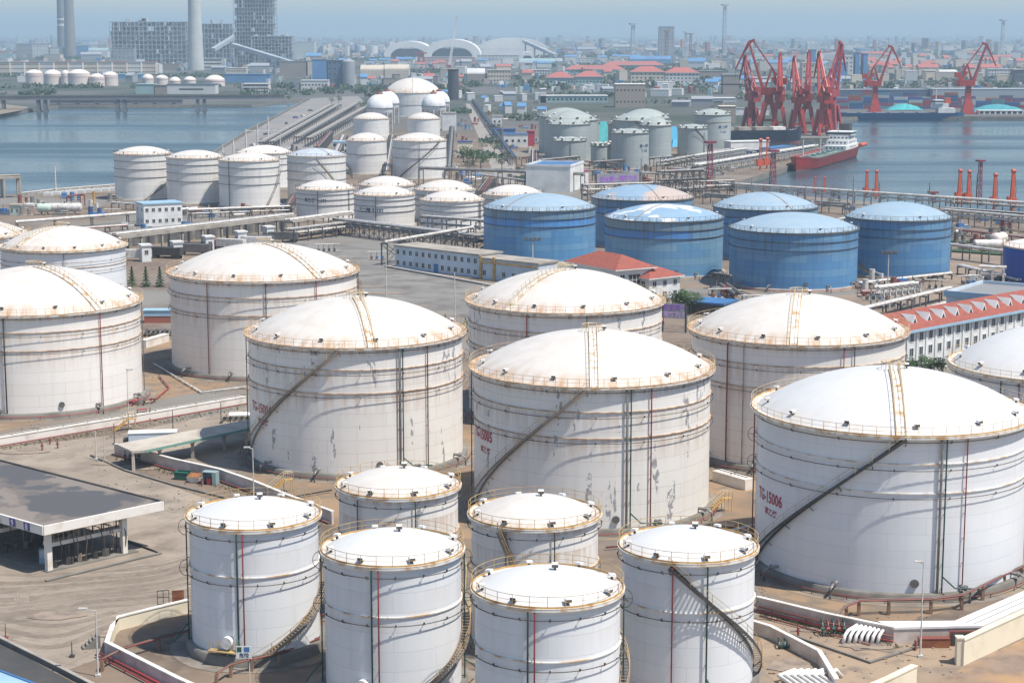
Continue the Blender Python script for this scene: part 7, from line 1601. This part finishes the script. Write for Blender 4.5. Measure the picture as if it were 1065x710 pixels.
for lab, pts, z, r, m_ in (
 ('red-brown ground pipe running along the sand before the pinkish wall at right', [(790,642),(858,660),(905,672)], .25,.1,M_REDB),
 ('white ground pipe crossing the bund between TG-15005 and TG-15006', [(742,560),(790,548)], .5,.2,M_WPIPE),
 ('grey ground pipe crossing the bund between TG-15005 and TG-15006', [(742,566),(775,556)], .5,.16,M_GPIPE),
 ('red-brown ground pipe behind the small tanks beside TG-15005', [(630,572),(700,566),(770,548)], .4,.12,M_REDB),
 ('dark ground pipe from TG-15004 towards the small tanks', [(345,512),(300,520),(262,528)], .4,.12,M_DARK),
 ('rust ground pipe in the sand beside the front-left small tank', [(345,640),(300,655),(345,672)], .5,.1,M_REDB),
 ('white ground pipe on the earth floor behind the rust-streaked left tank', [(160,380),(210,410),(256,404)], .4,.15,M_WPIPE),
 ('red ground pipe on the earth floor right of the rust-streaked left tank', [(158,420),(176,405),(165,392)], .4,.12,M_RED)):
    ground_pipe(lab, pts, z, r, m_, None)
wall('old brown kerb line in the sand yard at bottom right', [(770,628+16),(842,668),(905,690),(960,672)], .14, .2, M_CONCD, M_CONCD, name='yard_kerb', cat='kerb')
wall('broken brown kerb line along the yard left of the pinkish wall', [(94,474),(130,490),(180,505),(240,520)], .14, .25, M_CONCD, M_CONCD, name='yard_kerb', cat='kerb')
for i,(x,y) in enumerate(((830,662),(900,655),(952,676),(210,505),(60,466),(52,462),(44,468))):
    P0 = G(x,y); o = thing('hydrant', 'small dark red hydrant post by the bund walls', 'hydrant', P0, 0, 'hydrants by the bund walls')
    b = MB(); b.tube((0,0,0),(0,0,1.0),.13,8); b.sphere((0,0,1.05),.17,0,10,6); b.tube((-.28,0,.7),(.28,0,.7),.08,8); b.build('body', M_REDB, o)
rr = random.Random(4)
b = MB()
for i in range(900):
    x, y = rr.choice(((rr.uniform(790,1000), rr.uniform(640,705)), (rr.uniform(100,270), rr.uniform(475,530)), (rr.uniform(760,800), rr.uniform(560,640)), (rr.uniform(0,260), rr.uniform(425,470)), (rr.uniform(155,260), rr.uniform(365,410))))
    P0 = G(x,y); s_ = rr.uniform(.05,.2); b.cbox((P0.x,P0.y,.0), s_, s_*rr.uniform(.6,2), s_*.6+.02, rr.uniform(0,3), rr.randrange(3))
tag(b.build('rubble', [M_CONC, M_CONCD, M_BUND]), kind='stuff')
b = MB()
for i in range(420):      # dry weeds at wall feet
    x, y = rr.choice(((rr.uniform(790,935), 0), (rr.uniform(120,262), 1), (rr.uniform(0,250), 2))); y = {0: 638+(x-790)*.235, 1: 476+(x-120)*.27, 2: 467-x*.17}[y] + rr.uniform(-.5,2.5)
    P0 = G(x,y)
    for k in range(5): a = rr.uniform(0,6.28); h_ = rr.uniform(.15,.5); d = Vector((math.cos(a),math.sin(a),0)); b.add([P0+d*.05, P0-d*.05+Vector((.05,0,0)), P0+d*h_*.6+Vector((0,0,h_))], [(0,1,2)])
tag(b.build('weeds', M('dry_weed', (.16,.15,.06), (.09,.11,.04), 3, .9)), kind='stuff')
haze(-16500, 16500, -400, 30500, -4.5, 235)
